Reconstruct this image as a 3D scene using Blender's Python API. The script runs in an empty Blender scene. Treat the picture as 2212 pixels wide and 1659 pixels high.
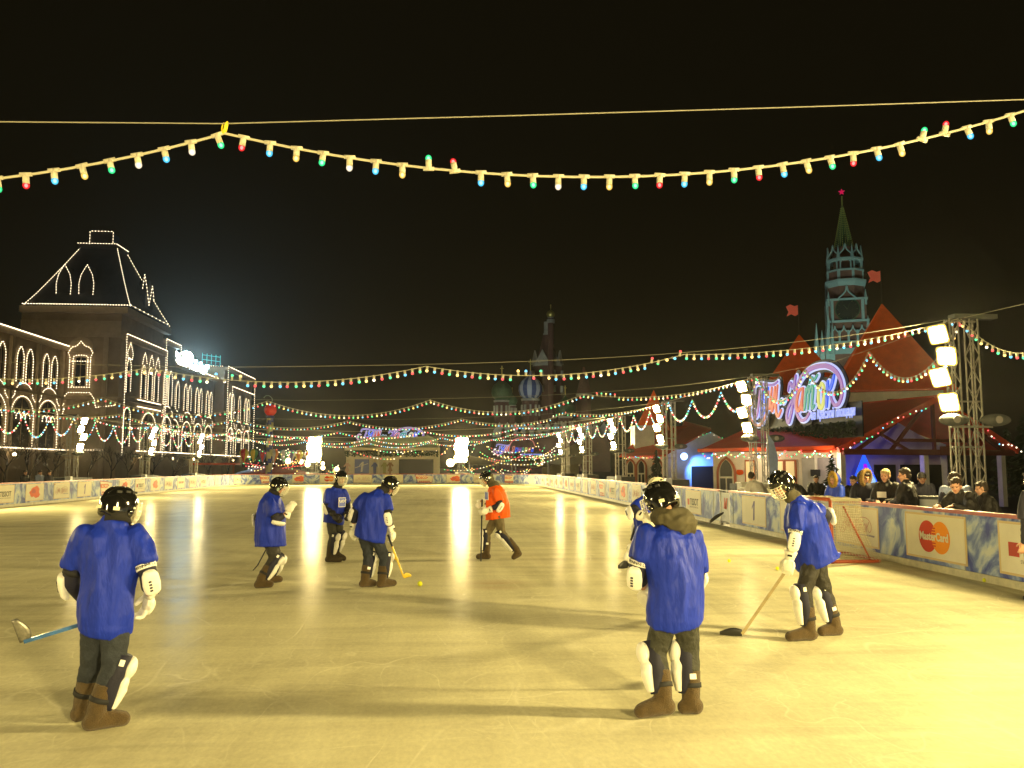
import bpy, math, random
from mathutils import Vector, Matrix, noise
V = Vector
random.seed(7)
S = bpy.context.scene
COL = S.collection

# ---------------------------------------------------------------- camera
FPX, CW, CH, CZ = 1825.0, 2212.0, 1659.0, 1.9
PHI = math.radians(5.586); YAW = math.radians(4.925)
cam = bpy.data.cameras.new('camera'); co = bpy.data.objects.new('camera', cam); COL.objects.link(co)
cam.sensor_width = 36.0; cam.lens = 36.0 * FPX / CW
cam.clip_start = 0.1; cam.clip_end = 3000
co.location = (0, 0, CZ); co.rotation_euler = (math.pi/2 + PHI, 0, -YAW)
S.camera = co
CY_, SY_, CP_, SP_ = math.cos(YAW), math.sin(YAW), math.cos(PHI), math.sin(PHI)
VR, VF, VU = V((CY_, -SY_, 0)), V((SY_*CP_, CY_*CP_, SP_)), V((-SY_*SP_, -CY_*SP_, CP_))
def ray(x, y): return VF + VR*((x-CW/2)/FPX) - VU*((y-CH/2)/FPX)
def at(x, y, Y):
    d = ray(x, y); t = Y/d.y; return V((d.x*t, Y, CZ+d.z*t))
def atX(x, y, X):
    d = ray(x, y); t = X/d.x; return V((X, d.y*t, CZ+d.z*t))

# ---------------------------------------------------------------- world, view
W = bpy.data.worlds.new('World'); S.world = W; W.use_nodes = True
bg = W.node_tree.nodes['Background']
bg.inputs[0].default_value = (1.0, 0.78, 0.30, 1); bg.inputs[1].default_value = 0.0052
S.view_settings.view_transform = 'Standard'; S.view_settings.look = 'None'
S.view_settings.exposure = 0.0; S.view_settings.gamma = 1.0
S.cycles.use_denoising = True
try: S.cycles.denoiser = 'OPENIMAGEDENOISE'
except Exception: pass
S.cycles.max_bounces = 6; S.cycles.diffuse_bounces = 3; S.cycles.glossy_bounces = 3
S.cycles.transparent_max_bounces = 12; S.cycles.volume_bounces = 0
S.cycles.sample_clamp_indirect = 6.0
S.cycles.use_light_tree = True
LAMP_E = 830.0            # radiance of the floodlight glass
LAMP_C = (1.0, 0.78, 0.32)

# ---------------------------------------------------------------- helpers
def tag(o, label=None, cat=None, group=None, kind=None):
    if label: o['label'] = label
    if cat: o['category'] = cat
    if group: o['group'] = group
    if kind: o['kind'] = kind
    return o
def empty(name, loc=(0,0,0), label=None, cat=None, group=None):
    o = bpy.data.objects.new(name, None); COL.objects.link(o); o.location = loc
    o.empty_display_size = 0.2
    return tag(o, label, cat, group)
def link(name, me, parent=None):
    o = bpy.data.objects.new(name, me); COL.objects.link(o)
    if parent:
        o.parent = parent
        # world coordinates are used everywhere: undo the parents' offsets
        off = V((0,0,0)); p = parent
        while p: off += p.location; p = p.parent
        o.location = -off
    return o

def nmat(name):
    m = bpy.data.materials.new(name); m.use_nodes = True
    nt = m.node_tree; b = nt.nodes['Principled BSDF']; return m, nt, b
def mat(name, col, rough=0.6, metal=0.0, spec=0.4, vary=0.0, scale=4.0, bump=0.0, bscale=30.0, emit=None, es=0.0, coat=0.0, sheen=0.0, stretch=None, nosample=True, bdist=.02):
    m, nt, b = nmat(name)
    b.inputs['Base Color'].default_value = (*col, 1); b.inputs['Roughness'].default_value = rough
    b.inputs['Metallic'].default_value = metal; b.inputs['Specular IOR Level'].default_value = spec
    if coat: b.inputs['Coat Weight'].default_value = coat; b.inputs['Coat Roughness'].default_value = 0.08
    if sheen: b.inputs['Sheen Weight'].default_value = sheen
    if emit:
        b.inputs['Emission Color'].default_value = (*emit, 1); b.inputs['Emission Strength'].default_value = es
        if nosample: m.cycles.emission_sampling = 'NONE'
    tc = None
    def coords():
        nonlocal tc
        if tc is None:
            t = nt.nodes.new('ShaderNodeTexCoord'); mp = nt.nodes.new('ShaderNodeMapping')
            nt.links.new(t.outputs['Object'], mp.inputs['Vector'])
            if stretch: mp.inputs['Scale'].default_value = stretch
            tc = mp.outputs['Vector']
        return tc
    if vary:
        n = nt.nodes.new('ShaderNodeTexNoise'); n.inputs['Scale'].default_value = scale; n.inputs['Detail'].default_value = 6
        n.inputs['Roughness'].default_value = 0.65
        nt.links.new(coords(), n.inputs['Vector'])
        r = nt.nodes.new('ShaderNodeMapRange'); r.inputs[1].default_value = 0.3; r.inputs[2].default_value = 0.7
        r.inputs[3].default_value = 1-vary; r.inputs[4].default_value = 1+vary*0.7
        nt.links.new(n.outputs['Fac'], r.inputs[0])
        mx = nt.nodes.new('ShaderNodeVectorMath'); mx.operation = 'SCALE'; mx.inputs[0].default_value = col
        nt.links.new(r.outputs[0], mx.inputs['Scale']); nt.links.new(mx.outputs[0], b.inputs['Base Color'])
    if bump:
        n = nt.nodes.new('ShaderNodeTexNoise'); n.inputs['Scale'].default_value = bscale; n.inputs['Detail'].default_value = 4
        nt.links.new(coords(), n.inputs['Vector'])
        bp = nt.nodes.new('ShaderNodeBump'); bp.inputs['Strength'].default_value = bump; bp.inputs['Distance'].default_value = bdist
        nt.links.new(n.outputs['Fac'], bp.inputs['Height']); nt.links.new(bp.outputs[0], b.inputs['Normal'])
    return m
def glow(name, col, s, sample='NONE'):
    m = bpy.data.materials.new(name); m.use_nodes = True; nt = m.node_tree
    nt.nodes.clear(); e = nt.nodes.new('ShaderNodeEmission'); o = nt.nodes.new('ShaderNodeOutputMaterial')
    e.inputs[0].default_value = (*col, 1); e.inputs[1].default_value = s
    nt.links.new(e.outputs[0], o.inputs[0]); m.cycles.emission_sampling = sample
    return m

class MB:
    """collects shapes and builds ONE mesh object"""
    def __init__(s): s.v = []; s.f = []; s.m = []; s.mi = 0
    def mat(s, i): s.mi = i; return s
    def add(s, vs, fs):
        k = len(s.v); s.v += [tuple(p) for p in vs]
        for f in fs: s.f.append(tuple(k+i for i in f)); s.m.append(s.mi)
        return s
    def box(s, c, d, rz=0.0, B=None):
        c = V(c); hx, hy, hz = d[0]/2, d[1]/2, d[2]/2
        if B is None:
            cr, sr = math.cos(rz), math.sin(rz); B = (V((cr, sr, 0)), V((-sr, cr, 0)), V((0, 0, 1)))
        vs = [c + B[0]*x*hx + B[1]*y*hy + B[2]*z*hz for z in (-1,1) for y in (-1,1) for x in (-1,1)]
        return s.add(vs, [(0,2,3,1),(4,5,7,6),(0,1,5,4),(2,6,7,3),(0,4,6,2),(1,3,7,5)])
    def bar(s, a, b, w, h=None):
        a, b = V(a), V(b); h = h or w; d = b-a; L = d.length
        if L < 1e-6: return s
        d /= L; u = d.cross(V((0,0,1))); u = u.normalized() if u.length > 1e-3 else V((1,0,0)); t = u.cross(d)
        return s.box((a+b)/2, (L, w, h), B=(d, u, t))
    def tube(s, pts, r, n=8, caps=True, closed=False):
        pts = [V(p) for p in pts]; N = len(pts)
        rs = r if isinstance(r, (list, tuple)) else [r]*N
        vs = []; u = None
        for i, p in enumerate(pts):
            a = pts[i-1] if (i > 0 or closed) else p; b = pts[(i+1) % N] if (i < N-1 or closed) else p
            t = (b-a).normalized() if (b-a).length > 1e-9 else V((0,0,1))
            if u is None:
                u = t.cross(V((0,0,1))); u = u.normalized() if u.length > 1e-3 else V((1,0,0))
            else:
                u = u - t*u.dot(t); u = u.normalized() if u.length > 1e-4 else t.orthogonal().normalized()
            w = t.cross(u)
            for k in range(n):
                a_ = 2*math.pi*k/n; vs.append(p + (u*math.cos(a_) + w*math.sin(a_))*rs[i])
        fs = []
        for i in range(N if closed else N-1):
            j = (i+1) % N
            for k in range(n):
                l = (k+1) % n; fs.append((i*n+k, i*n+l, j*n+l, j*n+k))
        if caps and not closed:
            fs.append(tuple(range(n-1, -1, -1))); fs.append(tuple((N-1)*n+k for k in range(n)))
        return s.add(vs, fs)
    def ball(s, c, r, seg=12, ring=8, B=None):
        c = V(c); r = (r, r, r) if not isinstance(r, (list, tuple, Vector)) else r
        B = B or (V((1,0,0)), V((0,1,0)), V((0,0,1)))
        vs = [c + B[2]*r[2]]
        for i in range(1, ring):
            a = math.pi*i/ring
            for k in range(seg):
                b = 2*math.pi*k/seg
                vs.append(c + B[0]*r[0]*math.sin(a)*math.cos(b) + B[1]*r[1]*math.sin(a)*math.sin(b) + B[2]*r[2]*math.cos(a))
        vs.append(c - B[2]*r[2]); fs = []
        for k in range(seg): fs.append((0, 1+k, 1+(k+1) % seg))
        for i in range(ring-2):
            for k in range(seg):
                l = (k+1) % seg; fs.append((1+i*seg+k, 1+(i+1)*seg+k, 1+(i+1)*seg+l, 1+i*seg+l))
        e = len(vs)-1
        for k in range(seg): fs.append((e, 1+(ring-2)*seg+(k+1) % seg, 1+(ring-2)*seg+k))
        return s.add(vs, fs)
    def octa(s, c, r):
        x, y, z = c
        return s.add([(x+r,y,z),(x-r,y,z),(x,y+r,z),(x,y-r,z),(x,y,z+r),(x,y,z-r)],
                     [(0,2,4),(2,1,4),(1,3,4),(3,0,4),(2,0,5),(1,2,5),(3,1,5),(0,3,5)])
    def cone(s, p0, p1, r0, r1, n=12): return s.tube([p0, p1], [r0, max(r1, 1e-4)], n)
    def loft(s, rings, n=20):
        """rings: (center, axis a, axis b, ra, rb)"""
        vs = []
        for c, A, B_, a, b in rings:
            for k in range(n):
                t = 2*math.pi*k/n; vs.append(V(c) + A*a*math.cos(t) + B_*b*math.sin(t))
        fs = []
        for i in range(len(rings)-1):
            for k in range(n):
                l = (k+1) % n; fs.append((i*n+k, i*n+l, (i+1)*n+l, (i+1)*n+k))
        fs.append(tuple(range(n-1, -1, -1))); fs.append(tuple((len(rings)-1)*n+k for k in range(n)))
        return s.add(vs, fs)
    def lathe(s, c, prof, n=16, a0=0.0, caps=True):
        """prof: (radius, z) around a vertical axis"""
        c = V(c)
        rings = [(c+V((0,0,z)), V((math.cos(a0), math.sin(a0), 0)), V((-math.sin(a0), math.cos(a0), 0)), max(r, 1e-3), max(r, 1e-3)) for r, z in prof]
        return s.loft(rings, n)
    def prism(s, poly, o, ux, uy, t):
        """2-D polygon extruded by t along ux x uy, centred on the plane"""
        o, ux, uy = V(o), V(ux), V(uy); nn = ux.cross(uy).normalized(); n = len(poly)
        a = [o + ux*p[0] + uy*p[1] - nn*t/2 for p in poly]; b = [q + nn*t for q in a]
        fs = [tuple(range(n-1, -1, -1)), tuple(range(n, 2*n))]
        for i in range(n):
            j = (i+1) % n; fs.append((i, j, n+j, n+i))
        return s.add(a+b, fs)
    def ribbon(s, pts, w, o, ux, uy, t, caps=True):
        """flat brush stroke in the plane (ux, uy)"""
        n = len(pts); ws = w if isinstance(w, (list, tuple)) else [w]*n
        L = []; R = []
        for i in range(n):
            a = pts[max(i-1, 0)]; b = pts[min(i+1, n-1)]
            dx, dy = b[0]-a[0], b[1]-a[1]; l = math.hypot(dx, dy) or 1
            nx, ny = -dy/l*ws[i]/2, dx/l*ws[i]/2
            L.append((pts[i][0]+nx, pts[i][1]+ny)); R.append((pts[i][0]-nx, pts[i][1]-ny))
        for i in range(n-1): s.prism([L[i], R[i], R[i+1], L[i+1]], o, ux, uy, t)
        if caps:
            for i in (0, n-1):
                s.prism([(pts[i][0]+ws[i]/2*math.cos(k*math.pi/4), pts[i][1]+ws[i]/2*math.sin(k*math.pi/4)) for k in range(8)], o, ux, uy, t*0.98)
        return s
    def mesh(s, name, mats, smooth=False):
        me = bpy.data.meshes.new(name); me.from_pydata(s.v, [], s.f)
        for m in (mats if isinstance(mats, (list, tuple)) else [mats]): me.materials.append(m)
        me.polygons.foreach_set('material_index', s.m)
        if smooth: me.polygons.foreach_set('use_smooth', [True]*len(s.f))
        me.update(); return me
    def build(s, name, mats, parent=None, smooth=False):
        return link(name, s.mesh(name, mats, smooth), parent)

def spline(pts, k=6):
    """Catmull-Rom through the points"""
    P = [tuple(p) for p in pts]
    if len(P) < 3: return P
    Q = [P[0]] + P + [P[-1]]; out = []
    for i in range(1, len(Q)-2):
        for j in range(k):
            t = j/k
            out.append(tuple(0.5*((2*b) + (-a+c)*t + (2*a-5*b+4*c-d)*t*t + (-a+3*b-3*c+d)*t**3) for a, b, c, d in zip(Q[i-1], Q[i], Q[i+1], Q[i+2])))
    out.append(P[-1]); return out

def text(name, body, size, m, parent, o, ux, uy, ext=0.004, bold=0.0, align='CENTER', sx=1.0, shear=0.0):
    cu = bpy.data.curves.new(name, 'FONT'); cu.body = body; cu.size = size; cu.extrude = ext; cu.offset = bold
    cu.align_x = align; cu.align_y = 'CENTER'; cu.shear = shear; cu.resolution_u = 3
    t = bpy.data.objects.new('tmp', cu); COL.objects.link(t)
    bpy.context.view_layer.update()
    me = bpy.data.meshes.new_from_object(t.evaluated_get(bpy.context.evaluated_depsgraph_get()))
    bpy.data.objects.remove(t); bpy.data.curves.remove(cu)
    ux = V(ux).normalized()*sx; uy = V(uy).normalized(); nn = ux.cross(uy).normalized()
    M = Matrix((ux, uy, nn)).transposed().to_4x4(); M.translation = V(o)
    me.transform(M); me.materials.clear(); me.materials.append(m); me.name = name
    return link(name, me, parent)

def blob(name, mb, vox, smooth, mats, parent, disp=None, zmin=None, post=None):
    """union of the overlapping closed shapes of mb as one continuous smooth surface"""
    me0 = mb.mesh('tmp', mats); o = bpy.data.objects.new('tmp', me0); COL.objects.link(o)
    r = o.modifiers.new('r', 'REMESH'); r.mode = 'VOXEL'; r.voxel_size = vox
    if smooth:
        sm = o.modifiers.new('s', 'SMOOTH'); sm.factor = 0.5; sm.iterations = smooth
    dg = bpy.context.evaluated_depsgraph_get(); dg.update()
    me = bpy.data.meshes.new_from_object(o.evaluated_get(dg))
    bpy.data.objects.remove(o); bpy.data.meshes.remove(me0); me.name = name
    if len(me.materials) == 0:
        for m in (mats if isinstance(mats, (list, tuple)) else [mats]): me.materials.append(m)
    if disp:
        ns = [v.normal.copy() for v in me.vertices]
        for v, n_ in zip(me.vertices, ns): v.co += n_*disp(v.co, n_)
    if zmin is not None:
        for v in me.vertices:
            if v.co.z < zmin: v.co.z = zmin + (v.co.z-zmin)*0.03
    if post: post(me)
    me.polygons.foreach_set('use_smooth', [True]*len(me.polygons)); me.update()
    return link(name, me, parent)
def caps_(mb, a, b, r0, r1, n=14):
    a, b = V(a), V(b); mb.ball(a, r0*0.999, n, 10); mb.ball(b, r1*0.999, n, 10)
    if (a-b).length > 1e-3: mb.tube([a, b], [r0, r1], n)
    return mb

# ---------------------------------------------------------------- shared materials
M = {}
M['steel'] = mat('truss aluminium', (.42,.40,.36), .45, .75, vary=.2, scale=9)
M['darksteel'] = mat('lamp housing black', (.03,.03,.03), .5)
M['white'] = mat('white paint', (.75,.74,.70), .5, vary=.12, scale=3, bump=.05)
M['cream'] = mat('cream plaster', (.76,.72,.58), .8, vary=.15, scale=2, bump=.1)
M['rope'] = mat('pale cable sheath', (.62,.58,.44), .5)
M['socket'] = mat('white bulb socket', (.62,.58,.44), .5)
M['rail'] = mat('red rail plastic', (.30,.035,.02), .4, vary=.15)
M['kick'] = mat('cream kick plate', (.52,.49,.33), .5, vary=.25, scale=5, bump=.1)
M['adwhite'] = mat('white advert vinyl', (.70,.67,.55), .6, spec=.1, vary=.07, scale=2)
M['ink'] = mat('black ink', (.03,.03,.035), .5, spec=.06)
M['inkgrey'] = mat('grey ink', (.30,.28,.26), .5, spec=.06)
M['inkred'] = mat('dark red ink', (.42,.06,.04), .5, spec=.06)
M['inkorange'] = mat('orange red ink', (.62,.09,.01), .5, spec=.06)
M['inkamber'] = mat('amber ink', (.78,.27,.004), .5, spec=.06)
M['inkblue'] = mat('violet blue ink', (.13,.12,.35), .5, spec=.06)
M['gold'] = mat('tan advert frame', (.55,.42,.20), .5)
M['roofred'] = mat('red metal roof', (.72,.070,.012), .45, vary=.12, scale=1.5)
M['glassdark'] = mat('dark window glass', (.015,.015,.015), .30, spec=.25)
M['black'] = mat('black', (.012,.012,.012), .6)
M['needle'] = mat('dark fir needles', (.025,.045,.02), .8, vary=.3)
M['bark'] = mat('dark bark', (.06,.045,.03), .9, vary=.3)
M['lamp'] = glow('floodlight glass', LAMP_C, LAMP_E, 'FRONT_BACK')
M['warmlamp'] = glow('warm street lamp', (1,.72,.35), 9)
BULB = [('red',(1,.03,.03)),('green',(.05,.9,.30)),('amber',(1,.62,.12)),('blue',(.10,.62,1)),('clear',(1,.85,.60))]
BG = []
for n_, c_ in BULB: BG.append(glow('bulb '+n_, tuple(.93*a+.07 for a in c_), 2.3 if n_ != 'amber' and n_ != 'clear' else 3.4))
M['gumbulb'] = glow('facade bulb warm white', (1,.80,.50), 4.5)
# ================================================================ ground and ice
def ice_material():
    m, nt, b = nmat('rink ice'); N = nt.nodes; L = nt.links
    tc = N.new('ShaderNodeTexCoord')
    def mp(sc, rot=0.0):
        q = N.new('ShaderNodeMapping'); q.inputs['Scale'].default_value = sc; q.inputs['Rotation'].default_value = (0,0,rot)
        L.new(tc.outputs['Object'], q.inputs['Vector']); return q.outputs[0]
    def ns(sc, vec, det=6, rough=.6, dist=0.0):
        q = N.new('ShaderNodeTexNoise'); q.inputs['Scale'].default_value = sc; q.inputs['Detail'].default_value = det
        q.inputs['Roughness'].default_value = rough; q.inputs['Distortion'].default_value = dist; L.new(vec, q.inputs['Vector']); return q.outputs['Fac']
    def rng(x, a, b_, c, d):
        q = N.new('ShaderNodeMapRange'); L.new(x, q.inputs[0])
        for i, k in enumerate((a, b_, c, d)): q.inputs[1+i].default_value = k
        return q.outputs[0]
    big = ns(.22, mp((1,.55,1)), 8, .62, .5)        # frosted and wet patches
    smear = ns(.9, mp((.22,1.9,1), .18), 7, .6, .6)  # smears of the resurfacer and of boots
    smear2 = ns(1.3, mp((2.2,.18,1), -.10), 6, .6, .3)
    fine = ns(26, mp((1,.5,1)), 5, .7)
    def mth(op, x, y):
        q = N.new('ShaderNodeMath'); q.operation = op
        for i, k in enumerate((x, y)):
            if isinstance(k, (int, float)): q.inputs[i].default_value = k
            else: L.new(k, q.inputs[i])
        return q.outputs[0]
    def cutline(sc, vec, w, dist=0.0):     # thin curved blade cuts: contour lines of a smooth noise
        q = mth('ABSOLUTE', mth('SUBTRACT', ns(sc, vec, 1.0, .4, dist), .5), 0); return rng(q, 0, w, 1, 0)
    s1 = cutline(.55, mp((1,.35,1), .4), .005); s2 = cutline(.8, mp((.3,1,1), -.5), .006); s3 = cutline(1.2, mp((1,.6,1), 1.2), .006); s4 = cutline(.35, mp((.8,1,1), 2.2), .002)
    sc_ = mth('MAXIMUM', mth('MAXIMUM', s1, s2), mth('MAXIMUM', s3, s4))
    s5 = cutline(2.6, mp((1,.4,1), .9), .016); s6 = cutline(3.1, mp((.5,1,1), -1.1), .014); mk = rng(ns(.45, mp((1,1,1)), 3), .5, .62, 0, .7)
    flake = mth('MULTIPLY', rng(ns(48, mp((1,1,1)), 2, .8), .66, .72, 0, 1), rng(ns(1.3, mp((1,.7,1)), 5), .45, .60, 0, .9))
    brk = rng(ns(.8, mp((1,1,1)), 4), .42, .58, 0, 1)
    sc_ = mth('MULTIPLY', sc_, brk)
    sc_ = mth('MAXIMUM', mth('MAXIMUM', sc_, flake), mth('MULTIPLY', mth('MAXIMUM', s5, s6), mk))
    f = mth('ADD', mth('MULTIPLY', big, .45), mth('ADD', mth('MULTIPLY', smear, .35), mth('MULTIPLY', smear2, .20)))
    f = rng(f, .34, .60, 0, 1)
    cr = N.new('ShaderNodeValToRGB'); e = cr.color_ramp.elements
    e[0].position = 0; e[0].color = (.44,.41,.27,1); e[1].position = 1; e[1].color = (.82,.78,.52,1)
    k = cr.color_ramp.elements.new(.45); k.color = (.64,.60,.39,1)
    L.new(f, cr.inputs[0])
    mx = N.new('ShaderNodeMixRGB'); mx.blend_type = 'MIX'; L.new(cr.outputs[0], mx.inputs[1]); mx.inputs[2].default_value = (.84,.80,.58,1)
    L.new(mth('MULTIPLY', sc_, .70), mx.inputs[0])
    mx2 = N.new('ShaderNodeMixRGB'); mx2.blend_type = 'MULTIPLY'; mx2.inputs[0].default_value = .35
    L.new(mx.outputs[0], mx2.inputs[1]); cg = N.new('ShaderNodeMapRange'); L.new(fine, cg.inputs[0]); cg.inputs[1].default_value = .3; cg.inputs[2].default_value = .7; cg.inputs[3].default_value = .6; cg.inputs[4].default_value = 1.1
    L.new(cg.outputs[0], mx2.inputs[2])
    # worn red paint of a face-off spot showing through the ice
    sp = N.new('ShaderNodeVectorMath'); sp.operation = 'DISTANCE'; L.new(tc.outputs['Object'], sp.inputs[0]); sp.inputs[1].default_value = (.95, 13.9, 0)
    spot = mth('MULTIPLY', rng(sp.outputs['Value'], .1, .75, .55, 0), rng(smear, .35, .6, .2, 1))
    mx3 = N.new('ShaderNodeMixRGB'); L.new(spot, mx3.inputs[0]); L.new(mx2.outputs[0], mx3.inputs[1]); mx3.inputs[2].default_value = (.30,.09,.05,1)
    L.new(mx3.outputs[0], b.inputs['Base Color'])
    L.new(mth('ADD', rng(f, 0, 1, .09, .24), mth('MULTIPLY', fine, .06)), b.inputs['Roughness'])
    b.inputs['Specular IOR Level'].default_value = .5; b.inputs['IOR'].default_value = 1.0045
    bp = N.new('ShaderNodeBump'); bp.inputs['Strength'].default_value = .16; bp.inputs['Distance'].default_value = .012
    h = mth('ADD', mth('MULTIPLY', ns(7, mp((.6,1.6,1), .15), 8, .7), .8), mth('SUBTRACT', mth('MULTIPLY', fine, .35), mth('MULTIPLY', sc_, .7)))
    L.new(h, bp.inputs['Height']); L.new(bp.outputs[0], b.inputs['Normal'])
    return m
def XR(y): return 9.0 + .0148*(y-13)
def XL(y): return -20.2 - .007*(y-41)
YE, RC = 91.0, 8.0
def rink_path():
    P = [(XR(y), y) for y in [-8 + 2.0*i for i in range(46)] if y < YE-RC]
    cx, cy = XR(YE-RC)-RC, YE-RC
    P += [(cx+RC*math.cos(a), cy+RC*math.sin(a)) for a in [math.pi/2*i/14 for i in range(15)]]
    cx2 = XL(YE-RC)+RC
    n = 12
    P += [(cx + (cx2-cx)*i/n, YE) for i in range(1, n)]
    P += [(cx2+RC*math.cos(a), cy+RC*math.sin(a)) for a in [math.pi/2+math.pi/2*i/14 for i in range(15)]]
    P += [(XL(y), y) for y in [82-2.0*i for i in range(46)]]
    return P
PATH = rink_path()
ice = MB(); k = [(x, y, 0) for x, y in PATH]; ice.add(k, [tuple(range(len(k)))])
tag(ice.build('ice', ice_material()), kind='structure')
g = MB(); g.add([(-700,-300,-.06),(700,-300,-.06),(700,900,-.06),(-700,900,-.06)], [(0,1,2,3)])
tag(g.build('ground', mat('dark wet paving', (.045,.042,.038), .6, vary=.4, scale=.6, bump=.3, bscale=6)), kind='structure')

# ================================================================ rink boards
def panel_material():
    m, nt, b = nmat('frost printed board'); N = nt.nodes; L = nt.links
    tc = N.new('ShaderNodeTexCoord'); n1 = N.new('ShaderNodeTexNoise'); n1.inputs['Scale'].default_value = 1.15; n1.inputs['Detail'].default_value = 7
    n1.inputs['Roughness'].default_value = .58; n1.inputs['Distortion'].default_value = 1.6
    L.new(tc.outputs['Object'], n1.inputs['Vector'])
    cr = N.new('ShaderNodeValToRGB'); e = cr.color_ramp.elements
    e[0].position = .36; e[0].color = (.05,.07,.33,1); e[1].position = .62; e[1].color = (.52,.57,.57,1)
    q = e.new(.47); q.color = (.14,.20,.46,1); q = e.new(.54); q.color = (.33,.41,.58,1)
    L.new(n1.outputs['Fac'], cr.inputs[0]); L.new(cr.outputs[0], b.inputs['Base Color']); b.inputs['Roughness'].default_value = .55; b.inputs['Specular IOR Level'].default_value = .12
    return m
M['panel'] = panel_material()
M['gatepanel'] = mat('grey gate panel', (.30,.32,.34), .5, vary=.2)
def strip(mb, P, z0, z1, t0, t1):
    """sheet of rectangular section along a plan path; offsets t0..t1 to the outside of the rink"""
    vs = []; n = len(P)
    for i, (x, y) in enumerate(P):
        a = P[max(i-1,0)]; b = P[min(i+1,n-1)]; dx, dy = b[0]-a[0], b[1]-a[1]; l = math.hypot(dx, dy)
        nx, ny = dy/l, -dx/l
        for t, z in ((t0,z0),(t1,z0),(t1,z1),(t0,z1)): vs.append((x+nx*t, y+ny*t, z))
    fs = [(0,1,2,3), tuple((n-1)*4+k for k in (3,2,1,0))]
    for i in range(n-1):
        for k in range(4):
            l = (k+1) % 4; fs.append((i*4+k, (i+1)*4+k, (i+1)*4+l, i*4+l))
    mb.add(vs, fs)
def cut(i0, i1, a=None, b=None):
    P = PATH[i0:i1+1]
    return ([a] if a else []) + P + ([b] if b else [])
def fence(P, label):
    r = empty('rink_board', (0,0,0), label, 'rink boards', 'advert boards round the rink')
    r.location = (P[0][0], P[0][1], 0)
    mb = MB(); strip(mb, P, .13, 1.082, .0, .07); mb.build('panel', M['panel'], r)
    mb = MB(); strip(mb, P, 0, .126, -.012, .08); mb.build('kick_plate', M['kick'], r)
    mb = MB(); strip(mb, P, 1.085, 1.15, -.03, .10); mb.build('top_rail', M['rail'], r)
    for i in range(1, len(P)-1):
        x, y = P[i]; dx, dy = P[i+1][0]-P[i-1][0], P[i+1][1]-P[i-1][1]; l = math.hypot(dx, dy); nx, ny = dy/l, -dx/l
        if i % 2: MB().tube([(x-nx*.005, y-ny*.005, .02), (x-nx*.005, y-ny*.005, 1.1)], .006, 5).build('seam', M['inkgrey'], r)
    return r
NP = len(PATH); GY0, GY1 = 26.35, 27.35
iy = [i for i, p in enumerate(PATH) if p[1] < GY0 and p[0] > 0][-1]
jy = [i for i, p in enumerate(PATH) if p[1] > GY1 and p[0] > 0][0]
ic = [i for i, p in enumerate(PATH) if p[1] < YE-RC and p[0] > 0][-1]
il = [i for i, p in enumerate(PATH) if p[0] < -15 and p[1] < YE-RC][0]
F_NEAR = fence(cut(0, iy, None, (XR(GY0), GY0)), 'frost blue rink boards with a red rail on the right, nearer side of the gate')
F_RIGHT = fence(cut(jy, ic, (XR(GY1), GY1)), 'long row of rink boards on the right running from the gate to the far corner')
F_FAR = fence(cut(ic, il), 'rink boards across the far end with both rounded corners')
F_LEFT = fence(cut(il, NP-1), 'rink boards along the left side below the dark trees')
gx = XR(26.85)
gate = empty('rink_gate', (gx, 26.85, 0), 'narrow grey gate with a red letter between two right hand board sections', 'gate')
MB().box((gx+.05, 26.85, .60), (.05, .94, .92)).build('door', M['gatepanel'], gate)
for yy in (26.39, 27.31): MB().box((gx+.05, yy, .58), (.09, .05, 1.14)).build('post', M['steel'], gate)
for zz_ in (1.12, .1): MB().box((gx+.05, 26.85, zz_), (.08, .86, .04)).build('rail', M['darksteel'], gate)
text('letter', 'и', .62, M['inkred'], gate, (gx+.018, 26.85, .74), (0,-1,0), (0,0,1), .002, .012, shear=.25)

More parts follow.
